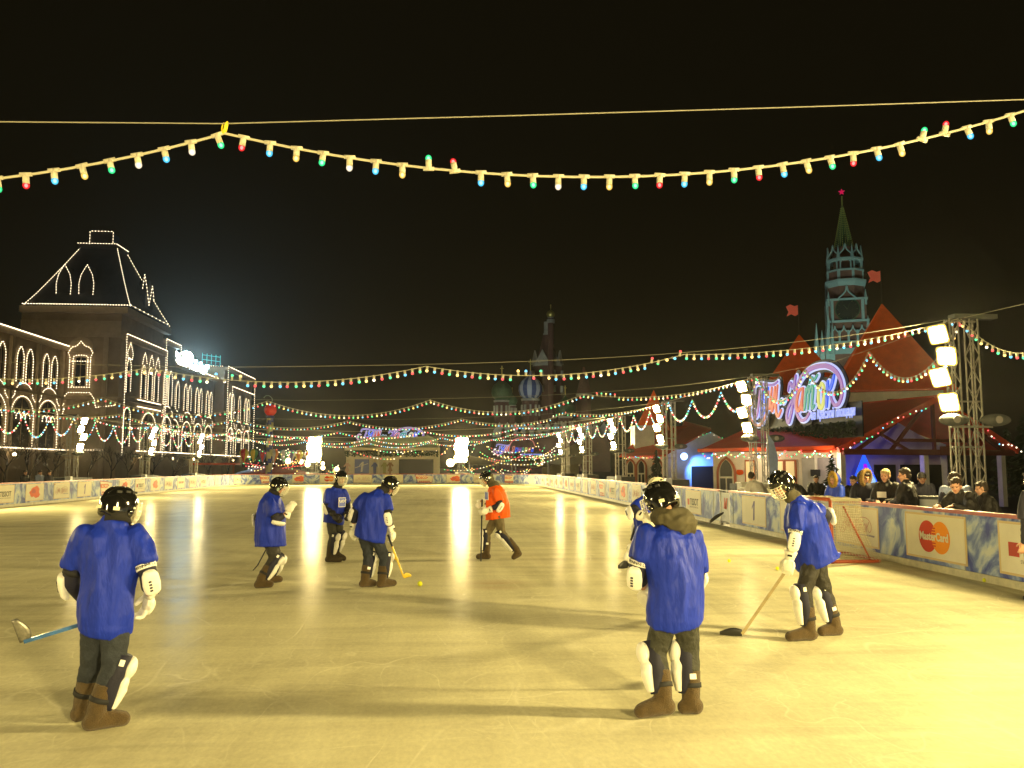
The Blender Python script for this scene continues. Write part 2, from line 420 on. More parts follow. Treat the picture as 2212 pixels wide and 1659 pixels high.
# ---- script lettering used by the three rink signs (frontal units, y down)
LOGO = [  # colour key, width, points
 ('purple', 15, [(557,200),(568,168),(610,156),(680,160),(770,172),(850,176),(905,164)]),
 ('violet', 16, [(650,192),(638,240),(610,300),(580,328),(556,318),(556,288)]),
 ('rose', 14, [(552,250),(512,250),(486,290),(500,330),(550,362),(610,374),(670,362),(725,325),(758,270),(780,205)]),
 ('blue', 19, [(704,192),(688,232),(700,252),(728,248),(752,214)]),
 ('blue', 19, [(772,186),(752,250),(720,306),(680,334),(652,328),(656,300),(690,282)]),
 ('red', 19, [(826,190),(806,246),(782,296)]),
 ('red', 19, [(812,226),(812,290),(822,306),(842,264),(868,190)]),
 ('red', 19, [(870,190),(862,270),(870,304)]),
 ('red', 19, [(906,184),(880,262),(878,318),(902,338),(944,310)]),
 ('teal', 15, [(920,276),(942,260),(968,276),(996,262)]),
 ('purple', 17, [(1044,222),(1060,192),(1078,186),(1096,206),(1122,190),(1146,156)]),
 ('purple', 22, [(1146,156),(1122,222),(1096,296),(1060,352),(1034,374),(1016,350),(1030,316),(1066,286),(1104,262)]),
 ('violet', 22, [(1292,344),(1246,368),(1190,370),(1146,338),(1128,288),(1142,234),(1186,186),(1256,154),(1340,138),(1430,136),(1520,146),(1600,176),(1648,222),(1656,272),(1626,312),(1580,322),(1546,296),(1534,262)]),
 ('red', 20, [(1228,222),(1184,232),(1152,276),(1152,314),(1174,322),(1206,284),(1232,226)]),
 ('red', 20, [(1232,224),(1210,290),(1214,322),(1238,312)]),
 ('teal', 19, [(1266,228),(1252,280),(1238,324)]), ('teal', 19, [(1258,258),(1288,224),(1304,232),(1280,322)]),
 ('teal', 19, [(1298,258),(1332,222),(1348,234),(1330,300),(1334,322),(1356,310)]),
 ('teal', 15, [(1306,204),(1334,180),(1362,194),(1404,174)]),
 ('lime', 21, [(1442,218),(1412,246),(1404,296),(1424,326),(1452,312),(1472,266),(1466,228),(1444,214)]),
 ('blue', 22, [(1514,212),(1502,266),(1490,324)]), ('blue', 20, [(1584,190),(1548,236),(1508,262)]),
]
LC = dict(purple=(.20,.07,.42), violet=(.30,.12,.42), rose=(.55,.16,.14), blue=(.01,.10,.85), red=(.60,.10,.05), teal=(.03,.30,.22), lime=(.60,.62,.14))
for k_, c_ in LC.items():
    M['sign_'+k_] = mat('lit sign '+k_, tuple(.30*q for q in c_), .5, emit=c_, es=.85)
M['sign_edge'] = mat('lit sign white edge', (.2,.2,.25), .5, emit=(.52,.60,1), es=.95)
M['sign_text'] = mat('lit sign small letters', (.3,.4,.9), .5, emit=(.28,.36,.95), es=.8)
def draw_logo(parent, o, ux, uy, w, h, strokes, edge=None, u0=480, u1=1760, v0=125, v1=385, mono=None, t=.05):
    """o: lower left corner; w, h: size in metres"""
    sx, sy = w/(u1-u0), h/(v1-v0); o, ux, uy = V(o), V(ux), V(uy); nn = ux.cross(uy).normalized()
    C = lambda p: ((p[0]-u0)*sx, (v1-p[1])*sy)
    s = (sx+sy)/2; groups = {}; eb = MB()
    for i, (c, wd, pts) in enumerate(strokes):
        P = spline([C(p) for p in pts], 4); n = len(P)
        ws = [wd*s*(.62+.48*math.sin(math.pi*min(1, (j+.4)/(n-.2)))) for j in range(n)]
        MB().ribbon(P, ws, o+nn*(.031+.0013*i if edge else .001+.0003*i), ux, uy, t).build('letter_stroke', mono or M['sign_'+c], parent)
        if edge: MB().ribbon(P, [q+edge*s for q in ws], o - nn*(.035-.0007*i), ux, uy, t*.9).build('letter_edge', M['sign_edge'], parent)
    if edge:
        bb = MB()
        for i, (c, wd, pts) in enumerate(strokes): bb.ribbon(spline([C(p) for p in pts], 3), (wd+44)*s, o - nn*(.12+.0009*i), ux, uy, .05)
        bb.build('letter_backing', M['black'], parent)

# ---- adverts
def path_at(dx):
    """point and inward frame of the board whose picture column is dx"""
    best = None
    for i in range(len(PATH)-1):
        a, b = PATH[i], PATH[i+1]
        if a[1] < 5 and b[1] < 5: continue
        for k in range(20):
            t = k/20; p = V((a[0]+(b[0]-a[0])*t, a[1]+(b[1]-a[1])*t, .6)); d = p - V((0,0,CZ)); c = d.dot(VF)
            x = CW/2+FPX*d.dot(VR)/c
            if best is None or abs(x-dx) < best[0]:
                best = (abs(x-dx), p, V((b[0]-a[0], b[1]-a[1], 0)).normalized())
    return best[1], -best[2]
ONE = [(.00,.55),(.07,.66),(.16,.86),(.30,.86),(.30,.86),(.20,0),(.06,0),(.15,.62)]
def one_logo(mb, o, ux, uy, h):
    mb.prism([(-.02*h,0),(.10*h,0),(.21*h,1.0*h),(.13*h,1.0*h),(-.16*h,.66*h),(-.145*h,.57*h),(.06*h,.78*h)], o, ux, uy, .004)
    mb.prism([(.13*h,.03*h),(.18*h,.05*h),(.28*h,1.0*h),(.235*h,1.0*h)], o, ux, uy, .004)
def blobpoly(rx, ry, seed, n=34, amp=.22):
    r = random.Random(seed); ph = [r.uniform(0, 6.28) for _ in range(5)]
    out = []
    for i in range(n):
        a = 2*math.pi*i/n; q = 1+amp*(.5*math.sin(3*a+ph[0])+.35*math.sin(7*a+ph[1])+.3*math.sin(11*a+ph[2])+.2*r.uniform(-1,1))
        out.append((rx*q*math.copysign(abs(math.cos(a))**.7, math.cos(a)), ry*q*math.copysign(abs(math.sin(a))**.7, math.sin(a))))
    return out
def advert(kind, dx, par):
    p, ux = path_at(dx); uy = V((0,0,1)); nn = ux.cross(uy); o = V((p.x, p.y, .62)) + nn*.006
    w, h = 1.95, .84
    if kind == 'ship':
        a = MB(); a.prism([(-w/2,h/2),(-w/2+.28,-h/2),(w/2-.16,-h/2),(w/2,h/2-.16),(.2,h/2-.05)], o, ux, uy, .006); a = a.build('advert_frame', M['inkred'], par)
        MB().prism([(-w/2+.06,h/2-.04),(-w/2+.31,-h/2+.05),(w/2-.19,-h/2+.05),(w/2-.04,h/2-.17),(.2,h/2-.09)], o+nn*.004, ux, uy, .006).build('advert_face', M['adwhite'], a)
        text('advert_text', 'BOSCO', .34, M['inkorange'], a, o+nn*.009-ux*.28+uy*.10, ux, uy, .002, .012)
        mb = MB()
        for i in range(6): mb.prism(blobpoly(.10, .045, i, 10, .1), o+nn*.009+ux*(-.5+.2*i)-uy*.26, ux, uy, .004)
        mb.prism([(-.62,-.33),(.62,-.33),(.62,-.36),(-.62,-.36)], o+nn*.009, ux, uy, .004)
        mb.prism(blobpoly(.05,.06,3,8), o+nn*.009+ux*.36+uy*.14, ux, uy, .004); mb.build('advert_picture', M['inkred'], a)
        return
    a = MB().prism([(-w/2,-h/2),(w/2,-h/2),(w/2,h/2),(-w/2,h/2)], o, ux, uy, .006).build('advert_frame', M['gold'], par)
    w2, h2 = w/2-.05, h/2-.04
    MB().prism([(-w2,-h2),(w2,-h2),(w2,h2),(-w2,h2)], o+nn*.004, ux, uy, .006).build('advert_face', M['adwhite'], a)
    q = o+nn*.009
    if kind == 'mc':
        R = .29; C = lambda cx: [(cx+R*math.cos(t*math.pi/20), R*math.sin(t*math.pi/20)) for t in range(40)]
        MB().prism(C(-.21), q, ux, uy, .004).build('red_disc', M['inkred2'], a)
        mb = MB().prism(C(.21), q+nn*.002, ux, uy, .004); mb.build('amber_disc', M['inkamber'], a)
        mb = MB()
        for i, y in enumerate((-.16,-.11,.11,.16,.06)): mb.prism([(-.06,y-.012),(.055,y-.012),(.055,y+.012),(-.06,y+.012)], q+nn*.005, ux, uy, .002)
        mb.build('stripe', M['inkred2'], a)
        text('advert_text', 'MasterCard', .205, M['adwhite'], a, q+nn*.008, ux, uy, .002, .006, sx=.93)
    elif kind == 'one':
        mb = MB(); one_logo(mb, q-uy*.28-ux*.02, ux, uy, .56); mb.build('advert_logo', M['inkblue'], a)
    elif kind == 'tissot':
        MB().prism([(-.72,.10),(-.47,.10),(-.47,-.12),(-.72,-.12)], q, ux, uy, .004).build('advert_logo', M['inkred'], a)
        text('advert_text', 'TISSOT', .34, M['ink'], a, q+ux*.14-uy*.01, ux, uy, .002, .006, sx=.98)
        text('advert_text', 'SWISS WATCHES SINCE 1853', .085, M['inkgrey'], a, q+ux*.10-uy*.19, ux, uy, .001)
    elif kind == 'gum':
        draw_logo(a, q-ux*.80-uy*.20, ux, uy, 1.62, .42, [(c, 8, p_) for c, _, p_ in LOGO], mono=M['inkmix'], t=.003)
        text('advert_text', 'на Красной площади', .06, M['inkblue'], a, q+ux*.5-uy*.17, ux, uy, .001)
    elif kind == 'blob':
        MB().prism(blobpoly(.50, .27, 5), q, ux, uy, .004).build('advert_logo', M['inkorange'], a)
        MB().prism(blobpoly(.20, .10, 9), q+nn*.004-ux*.15+uy*.05, ux, uy, .002).build('advert_picture', M['inkred'], a)
    elif kind == 'peaks':
        text('advert_text', 'БОСКО СПОРТ', .20, M['inkred'], a, q+uy*.02, ux, uy, .002, .004, sx=.9)
M['inkred2'] = mat('signal red ink', (.48,.035,.005), .5, spec=.06)
M['inkmix'] = mat('faded red violet ink', (.42,.16,.16), .5, spec=.06)
for kind, dx, par in [('tissot',2246,F_NEAR),('mc',2022,F_NEAR),('gum',1850,F_NEAR),('blob',1719,F_NEAR),('one',1627.5,F_NEAR),
    ('tissot',1497,F_RIGHT),('one',1441,F_RIGHT),('peaks',1405,F_RIGHT),('gum',1375,F_RIGHT),('blob',1347,F_RIGHT),
    ('tissot',1323,F_RIGHT),('ship',1300.5,F_RIGHT),('gum',1281.5,F_RIGHT),('one',1264,F_RIGHT),('tissot',1249,F_RIGHT),('gum',1235.5,F_RIGHT),
    ('blob',1223,F_RIGHT),('gum',1211.5,F_RIGHT),('blob',1201.5,F_RIGHT),('gum',1192.5,F_RIGHT),('ship',1183,F_FAR),('tissot',1172.5,F_FAR),
    ('one',1145,F_FAR),('ship',1099,F_FAR),('gum',1037,F_FAR),('blob',984,F_FAR),('ship',917,F_FAR),('one',850.5,F_FAR),('gum',783,F_FAR),
    ('mc',711.5,F_FAR),('blob',647,F_FAR),('ship',578,F_FAR),('gum',518,F_FAR),('one',470,F_FAR),('tissot',440,F_FAR),('gum',416.5,F_LEFT),
    ('peaks',391.5,F_LEFT),('gum',364.5,F_LEFT),('blob',335,F_LEFT),('tissot',302.5,F_LEFT),('blob',269,F_LEFT),('ship',228,F_LEFT),('one',182.5,F_LEFT),
    ('gum',132.5,F_LEFT),('blob',75,F_LEFT),('tissot',7,F_LEFT)]:
    advert(kind, dx, par)
# half advert beside the gate
# ================================================================ floodlight towers
M['block'] = mat('grey ballast block', (.10,.105,.10), .7, vary=.3)
M['blockpat'] = mat('dark lozenge pattern', (.05,.05,.05), .8)
M['glowedge'] = glow('yellow lamp glow edge', (1,.66,.14), 1.5)  # added emissive ring imitates the yellow glow around each lamp glass
LAMPZ = [4.92, 4.42, 3.93, 3.36]
def tower(x, y, top, aim, label, zz, side, dz=0.0, cols=1, gs=.40, base=True, lampx=.62):
    """side: -1 lamps hang on the -x side, +1 on the +x side, 0 on the -y side"""
    r = empty('floodlight_tower', (x, y, 0), label, 'floodlight tower', 'floodlight towers round the rink')
    for k, ox in enumerate((-.24, .24)):
        mb = MB(); c = V((x+ox, y, 0)); hw = .10
        legs = [c+V((a*hw, b*hw, 0)) for a, b in ((-1,-1),(1,-1),(1,1),(-1,1))]
        for l in legs: mb.tube([l, l+V((0,0,top))], .022, 6)
        z = .05; n = 0
        while z+.34 < top:
            for i in range(4):
                a, b = legs[i], legs[(i+1) % 4]
                if (i+n) % 2: a, b = b, a
                mb.tube([a+V((0,0,z)), b+V((0,0,z+.34))], .010, 4)
            z += .34; n += 1
        mb.build('truss', M['steel'], r)
    for z in (1.3, 2.35, 3.4, top-.05): MB().tube([(x-.36, y, z), (x+.36, y, z)], .024, 6).build('cross_bar', M['steel'], r)
    MB().box((x+.30*(-side or 1), y, top+.06), (1.05, .26, .10)).build('top_beam', M['block'], r)
    if base:
        mb = MB().box((x, y+.1, .62), (1.3, 2.9, 1.24)); b_ = mb.build('ballast_block', M['block'], r)
        mb = MB()
        for i in range(9):
            for sy_, dd in ((0, -1.352),):
                pass
            yy = y-1.2+i*.33
            mb.prism([(-.12,0),(0,.16),(.12,0),(0,-.16)], (x-.655*(1 if side <= 0 else -1), yy, .95+.12*math.sin(i*2.3)), (0,1,0), (0,0,1), .006)
        mb.build('pattern', M['blockpat'], b_)
        MB().box((x-.5*(1 if side <= 0 else -1), y-1.52, .66), (.32, .28, 1.32)).build('end_post', M['white'], r)
    aim = V(aim).normalized(); u = V((0,0,1)).cross(aim).normalized(); w = aim.cross(u)
    for i, z in enumerate(zz):
        for cidx in range(cols):
            zig = (-1 if i % 2 else 1)
            if side == 0: c = V((x + zig*.07 + (cidx-(cols-1)/2)*gs*.98, y-.32, z))
            else: c = V((x + side*(lampx + .09*zig), y-.22, z))
            g_ = gs
            rot = (.06, -.10, .12, .02)[i % 4]; uu = u*math.cos(rot)+w*math.sin(rot); ww = w*math.cos(rot)-u*math.sin(rot)
            mb = MB(); f = c; b = c - aim*.22
            mb.loft([(f, uu, ww, g_*.74, g_*.74), (f-aim*.05, uu, ww, g_*.76, g_*.76), (b, uu, ww, g_*.45, g_*.45)], 4)
            # rotate the square section by 45 degrees: loft with 4 sides gives a diamond, so turn its axes
            mb = MB(); d1 = (uu+ww).normalized(); d2 = (ww-uu).normalized()
            mb.loft([(f-aim*.01, d1, d2, g_*.735, g_*.735), (f-aim*.06, d1, d2, g_*.76, g_*.76), (b, d1, d2, g_*.42, g_*.42)], 4)
            hs = mb.build('lamp_housing', M['darksteel'], r)
            gl = MB(); e = g_*.455; o_ = f+aim*.006; pol = []
            for q0, q1 in ((1,1),(-1,1),(-1,-1),(1,-1)):
                for st_ in ((0,1,2) if q0*q1 > 0 else (2,1,0)):
                    t_ = st_*math.pi/4; pol.append((q0*(e*.72+e*.28*math.cos(t_)), q1*(e*.72+e*.28*math.sin(t_))))
            gl.add([o_+uu*a+ww*b_ for a, b_ in pol], [tuple(range(12))])
            rm = MB(); rm.add([o_-aim*.003+uu*a*1.24+ww*b_*1.24 for a, b_ in pol], [tuple(range(12))]); rm.build('glow_edge', M['glowedge'], hs)
            gl.build('lamp_glass', M['lamp'], hs)
            tgt = V((x + (side*.34 if side else 0), y-.12, z))
            MB().tube([b, (b+tgt)/2+V((0,0,.03)), tgt], .02, 6).build('bracket', M['steel'], hs)
    zs = zz[-1]-.40
    for k, ss in enumerate((1, -1)):
        if side == 0 and k: break
        sx_ = x + (side or .6)*ss*(.45 if k == 0 else .55)
        mb = MB().ball((sx_, y-.25, zs), (.36, .16, .145), 16, 10)
        sp = mb.build('speaker', M['block'], r, True)
        MB().tube([(sx_-.02, y-.415, zs), (sx_-.02, y-.40, zs)], [.085, .085], 14).build('speaker_cone', M['inkgrey'], sp)
        MB().box((sx_+(.25 if ss*(side or 1) < 0 else -.25), y-.12, zs-.15), (.5, .05, .05)).build('shelf', M['steel'], sp)
    return r
ORD = ['nearest', 'second', 'third', 'fourth', 'fifth', 'sixth', 'seventh']
TR = []
YT = [5.5, 18.5, 31.2, 43.8, 56.3, 69.0, 81.2]
for i, y in enumerate(YT):
    x = 12.1 if i < 4 else 12.2
    aim = (-.78, -.52, -.34) if i else (-.80, -.05, -.50)
    tower(x, y, 5.32, aim, '%s floodlight tower from the camera behind the right boards, four lamps glowing' % ORD[i], LAMPZ, -1, base=(i > 1), gs=.56 if i == 0 else .40)
    TR.append((x, y, 5.34))
TL = []
for i, y in enumerate([5.5, 18.5, 41.0, 53.6, 66.4, 79.3]):
    zz = [z-.25 for z in LAMPZ]
    tower(-22.2, y, 4.95, (.78, -.45, -.36), '%s floodlight tower from the camera behind the left boards' % ORD[i], zz, 1)
    TL.append((-22.2, y, 4.97))
tower(-13.55, 94.2, 5.2, (.10, -1, -.10), 'blinding far end floodlight tower left of the stage house', [4.75,4.08,3.41,2.74], 0, cols=2, gs=.70)  # both far towers: lamps enlarged and doubled so their shape carries the glare
tower(2.45, 94.2, 5.2, (-.05, -1, -.10), 'blinding far end floodlight tower right of the stage house', [4.7,4.05,3.4,2.75], 0, cols=2, gs=.70)

tower(-10.5, -8.5, 5.2, (.10, 1, -.42), 'near end floodlight tower behind the camera on the left', [4.7,4.05,3.4,2.75], 0, cols=2, gs=.44)
tower(6.0, -6.5, 5.2, (-.05, 1, -.42), 'near end floodlight tower behind the camera on the right', [4.7,4.05,3.4,2.75], 0, cols=2, gs=.56)

# ================================================================ light garlands
M['cable'] = mat('thin grey rope', (.34,.32,.25), .6)
def core_mat(name, c):
    m = bpy.data.materials.new(name); m.use_nodes = True; nt = m.node_tree; nt.nodes.clear()
    o = nt.nodes.new('ShaderNodeOutputMaterial'); mx = nt.nodes.new('ShaderNodeMixShader'); mx.inputs[0].default_value = .78
    t = nt.nodes.new('ShaderNodeBsdfTransparent'); t.inputs[0].default_value = (*[.35+.65*q for q in c], 1)
    e = nt.nodes.new('ShaderNodeEmission'); e.inputs[0].default_value = (*c, 1); e.inputs[1].default_value = 1.25
    nt.links.new(t.outputs[0], mx.inputs[1]); nt.links.new(e.outputs[0], mx.inputs[2]); nt.links.new(mx.outputs[0], o.inputs[0])
    m.cycles.emission_sampling = 'NONE'; return m
GLS = [core_mat('bulb glass '+n_, c_) for n_, c_ in BULB]
M['core'] = glow('bulb filament', (1,.93,.80), 7)
sockM = MB().tube([(0,0,.010),(0,0,-.006),(0,0,-.010),(0,0,-.056)], [.011,.013,.0205,.0205], 12).box((0,0,.004), (.075,.02,.022)).mesh('socket', M['socket'], True)
nearB = []
for i in range(5):
    mb = MB().ball((0,0,-.067), (.0215,.0215,.025), 14, 10).mat(1).ball((0,0,-.069), (.011,.011,.013), 10, 8)
    nearB.append(mb.mesh('bulb', [GLS[i], M['core']], True))
farB = []
for i in range(5):
    mb = MB().tube([(0,0,.01),(0,0,-.078)], [.026,.026], 8).mat(1).ball((0,0,-.096), (.030,.030,.032), 10, 6)
    farB.append(mb.mesh('bulb', [M['socket'], BG[i]], True))
PAT = [0,1,2,3]
def swoop(A, sag, n=26):
    """wire through the attachment points A, hanging by sag between each two"""
    P = []
    for i in range(len(A)-1):
        a, b = V(A[i]), V(A[i+1]); s = sag[i % len(sag)]
        for k in range(n):
            t = k/n; p = a.lerp(b, t); p.z -= 4*s*t*(1-t); P.append(p)
    P.append(V(A[-1])); return P
def along(P, step, start=0.0):
    out = []; d = start; acc = 0
    for i in range(len(P)-1):
        L = (P[i+1]-P[i]).length
        while d <= acc+L:
            out.append((P[i].lerp(P[i+1], (d-acc)/L), (P[i+1]-P[i]).normalized())); d += step
        acc += L
    return out
def garland(label, A, sag, level, cable=None, step=.168, thick=.006, seed=1, flips=(), focus=None, drop=.07):
    c = V(A[len(A)//2]); r = empty('light_garland', c, label, 'light garland', 'light garlands over the rink')
    rnd = random.Random(seed); P = swoop(A, sag)
    MB().tube(P, thick, 6).build('wire', M['rope'], r)
    if cable: MB().tube(cable, thick*(.50 if level == 0 else .7), 6).build('cable', M['cable'], r)
    if cable and level == 0:
        mb = MB()
        for a in A[1:-1]:
            a = V(a)
            for k in range(3): mb.tube([a+V((.012*math.cos(t)+.006*k-.006, .012*math.sin(t), drop*.5+drop*.55*math.sin(t+k))) for t in [2*math.pi*q/10 for q in range(11)]], .005, 5)
        mb.build('tie', M['tie'], r)
    B = along(P, step, step*.5); rest = MB()
    order = list(range(len(B)))
    if focus is not None: order.sort(key=lambda i: (B[i][0]-V(focus)).length)
    chosen = set(order[:100]); off = rnd.randrange(4)
    for i, (p, t) in enumerate(B):
        ci = [0,3,2,1][(i+off) % 4]
        q = rnd.random()
        if q < .10: ci = 4
        up = any(a <= i <= b for a, b in flips) and rnd.random() < .75
        tilt = rnd.uniform(-.16,.16) + (0 if not up else math.pi)
        if any(a <= i <= b for a, b in flips) and not up: tilt += rnd.choice((1.2,-1.2,.6))
        R = Matrix.Rotation(math.atan2(t.y, t.x), 4, 'Z') @ Matrix.Rotation(tilt, 4, 'X') @ Matrix.Rotation(rnd.uniform(-.12,.12)-math.asin(max(-1,min(1,t.z)))*.8, 4, 'Y')
        if i in chosen:
            if level == 0:
                s = link('socket', sockM, r); s.location = p-c; s.rotation_euler = R.to_euler()
                b = bpy.data.objects.new('bulb', nearB[ci]); COL.objects.link(b); b.parent = s
            else:
                s = link('bulb', farB[ci], r); s.location = p-c; s.rotation_euler = R.to_euler()
        else:
            k = R @ V((0,0,-.09)); rest.mat(ci+1).octa(p+k, .033); rest.mat(0).tube([p, p+k*.8], .024, 5)
    if rest.v:
        o = rest.build('bulbs', [M['socket']]+BG, r); o['kind'] = 'stuff'
    return r
def far_garland(label, A, sag, cable=None, step=.20, seed=1, rad=.052, group='light garlands over the rink'):
    rnd = random.Random(seed); P = swoop(A, sag, 14); c = V(A[len(A)//2])
    r = empty('light_garland', c, label, 'light garland', group)
    mb = MB().tube(P, .008, 4)
    if cable: mb.tube(cable, .008, 4)
    mb.build('wire', M['rope'], r)
    mb = MB()
    for i, (p, t) in enumerate(along(P, step)):
        ci = [0,4,2,1,4][i % 5] if rnd.random() > .12 else 3
        mb.mat(ci).octa(p-V((0,0,.07)), rad*rnd.uniform(.8,1.1))
    o = mb.build('bulbs', BG, r); o['kind'] = 'stuff'
    return r
M['tie'] = mat('yellow plastic tie', (.75,.60,.03), .5)
def prof(X, Y, mid):   # height of the suspended cable
    if X > -5: t = (X+5)/17; return mid + (5.35-mid)*(.25*t + .75*t**3)
    t = (-5-X)/17; return mid + (4.97-mid)*(.25*t+.75*t**3)
# nearest garland: measured points
P1 = lambda x, y: at(x, y, 5.6)
c1 = [V((-22.2,5.5,4.97)), V((-14,5.56,4.35)), V((-8,5.6,4.16)), P1(0,263), P1(485,267), P1(1100,250), P1(1700,232), P1(2212,215), V((8.5,5.56,4.92)), V((12.1,5.5,5.34))]
a1 = [V((-22.2,5.5,4.95)), V((-17.5,5.6,4.45)), V((-12.2,5.6,4.16)), P1(-1250,300)+V((0,0,0)), P1(485,288), P1(2330,200), V((10,5.56,4.95)), V((12.1,5.5,5.3))]
a1[3] = V((-6.6,5.6,4.08))
garland('closest string of coloured bulbs crossing overhead below a white rope', a1, [.40,.42,.42,.43,.455,.3,.2], 0, cable=c1, step=.178, thick=.0085, seed=4,
        flips=((126,127),(146,147)), focus=P1(1106,350), drop=.075)
sh = {18.5: (5.5,-.3,-6.2,-12,-17.5), 31.2: (5.36,-.34,-6.2,-12,-17.5), 43.8: (6.7,1.15,-4.65,-10.3,-16), 56.3: (5.3,-.9,-6.6,-12.3,-18), 69.0: (6,.2,-5.6,-11.4,-17), 81.2: (5,-.9,-6.7,-12.5,-18)}
mids = {18.5: 4.02, 31.2: 4.30, 43.8: 4.28, 56.3: 4.2, 69.0: 4.2, 81.2: 4.2}
sg = {18.5: .33, 31.2: .55, 43.8: .42, 56.3: .40, 69.0: .45, 81.2: .45}
for i, Y in enumerate(YT[1:]):
    lt = min(TL, key=lambda t: abs(t[1]-Y)); mid = mids[Y]
    xs = [12.1] + list(sh[Y]) + [-22.2]
    A = [V((x, Y if x > -22 else Y, prof(x, Y, mid)-(.04 if 0 < k < 6 else .02))) for k, x in enumerate(xs)]
    cab = [V((12.1-34.3*k/24, Y, prof(12.1-34.3*k/24, Y, mid))) for k in range(25)]
    s_ = [sg[Y]*.7, sg[Y], sg[Y], sg[Y], sg[Y], sg[Y]*.8]
    lab = '%s string of coloured bulbs across the rink counted from the camera' % ORD[i+1]
    if i < 3: garland(lab, A, s_, 1, cable=cab, seed=10+i, thick=.0075, flips=((40,44),(58,62),(98,101)) if i == 0 else ((33,37),), focus=V((2,Y,4)))
    else: far_garland(lab, A, s_, cable=cab, seed=20+i)
# garlands hanging in scallops along both rows of towers
for side, T in (('right', TR), ('left', TL)):
    for i in range(len(T)-1):
        a, b = V(T[i]), V(T[i+1])
        if side == 'left' and i < 2: continue
        n = 3 if side == 'right' else 4
        A = [a.lerp(b, k/n) - V((0,0,.9*(k/n)*(1-k/n))) for k in range(n+1)]
        lab = 'scalloped string of bulbs hanging between the %s and %s towers on the %s' % (ORD[i], ORD[i+1], side)
        s_ = [1.05, .95, 1.0] if side == 'right' else [1.2, 1.1]
        if side == 'right' and i < 2: garland(lab, A, s_, 1, cable=[a, a.lerp(b,.5)-V((0,0,.22)), b], seed=30+i, step=.2, focus=(a+b)/2 if i else b)
        else: far_garland(lab, A, s_, seed=40+i, step=.22, cable=[a, b])
# ================================================================ department store with lights (left)
M['gumwall'] = mat('beige sandstone', (.40,.31,.20), .85, vary=.2, scale=.5, bump=.2, bscale=3)
M['gumtrim'] = mat('pale stone trim', (.50,.40,.27), .8, vary=.15, scale=1)
M['gumroof'] = mat('dark sheet roof', (.035,.032,.03), .6, vary=.3, scale=.8)
M['snow'] = mat('snow', (.75,.75,.75), .8)
store = empty('department_store', (-52, 127, 0), 'long stone store building on the left outlined with white light bulbs', 'building')
def P3(o, u, s, z, out=0.0, n=V((0,0,0))): return V((o[0]+u[0]*s+n[0]*out, o[1]+u[1]*s+n[1]*out, z))
def bulbs(name, pts, step=.31, r=.075, par=None, closed=False):
    step *= 1.2; r *= .95; pts = [V(p) for p in pts]
    if closed: pts.append(pts[0])
    P = []; R = []
    for p, t in along(pts, step, 0): P += [p-t*r*1.05, p, p+t*r*1.05]; R += [.006, r, .006]
    if len(P) > 1: return MB().tube(P, R, 5, False).build(name, M['gumbulb'], par or store)
def arch(w, z0, z1, rise, n=12, point=0.0):
    """outline of an arched opening in (s, z)"""
    o = [(-w/2, z0), (-w/2, z1-rise)]
    for i in range(1, n):
        a = math.pi*(1-i/n); x = w/2*math.cos(a); y = math.sin(a)
        if point: y = y*(1-point)+point*(1-abs(math.cos(a)))**.8
        o.append((x, z1-rise+rise*y))
    return o + [(w/2, z1-rise), (w/2, z0)]
class Face:
    def __init__(s, o, u, n): s.o = o; s.u = V(u); s.n = V(n)
    def p(s, a, z, out=0.0): return V((s.o[0]+s.u.x*a+s.n.x*out, s.o[1]+s.u.y*a+s.n.y*out, z))
def opening(F, a, w, z0, z1, rise, point=0.0, lights=True, frame=True, lo=.20, mull=True):
    sh = arch(w, z0, z1, rise, 12, point); o = F.p(a, 0)
    ux, uy = F.u, V((0,0,1)); nn = ux.cross(uy); sg = 1 if nn.dot(F.n) > 0 else -1
    fr = MB(); fr.tube([F.p(a+x, z, .05) for x, z in sh], .16, 5)
    f = fr.build('window', M['gumtrim'], store)
    MB().prism(sh, o+F.n*.02, ux, uy, .06).build('pane', M['glassdark'], f)
    if mull:
        MB().box(F.p(a, (z0+z1)/2, .07), (.10,.10,z1-z0-.3)).build('mullion', M['gumtrim'], f)
    if lights: bulbs('light_string', [F.p(a+x*1.13, z, lo) for x, z in arch(w*1.1, z0, z1+.15, rise*1.05, 12, point)])
    return f
def wallbox(name, x0, x1, y0, y1, z0, z1, m, par=None): return MB().box(((x0+x1)/2, (y0+y1)/2, (z0+z1)/2), (x1-x0, y1-y0, z1-z0)).build(name, m, par or store)
wallbox('wall', -76, -56, 60, 127, 0, 19.6, M['gumwall']); wallbox('wall', -62.5, -48, 127, 146.5, 0, 25.4, M['gumwall'])
wallbox('wall', -66, -48.6, 146.5, 156, 0, 24.0, M['gumwall']); wallbox('wall', -68, -50, 156, 189, 0, 21.2, M['gumwall']); wallbox('wall', -66, -48, 189, 217, 0, 24.0, M['gumwall'])
for x0, x1, y0, y1, z in ((-56.0,-55.4,60,126.9,19.6),(-48,-47.3,127,146.4,21.6),(-48.6,-48,146.6,156,24),(-50,-49.4,156.1,188.9,21.2),(-48,-47.4,189,217,24)):
    wallbox('cornice', x0+.01, x1, y0, y1, z-.5, z+.15, M['gumtrim']); wallbox('string_course', x0+.01, x1-.2, y0, y1, 11.9, 12.3, M['gumtrim']); wallbox('string_course', x0+.01, x1-.1, y0, y1, 3.9, 4.3, M['gumtrim'])
wallbox('cornice', -62.6, -47.9, 126.3, 126.99, 24.9, 25.9, M['gumtrim']); wallbox('cornice', -48, -46.9, 126.3, 147, 24.9, 25.9, M['gumtrim'])
wallbox('frieze', -62.5, -48, 126.8, 126.99, 21.3, 23.8, M['gumtrim']); wallbox('string_course', -62.5, -48, 126.7, 126.99, 11.9, 12.3, M['gumtrim'])
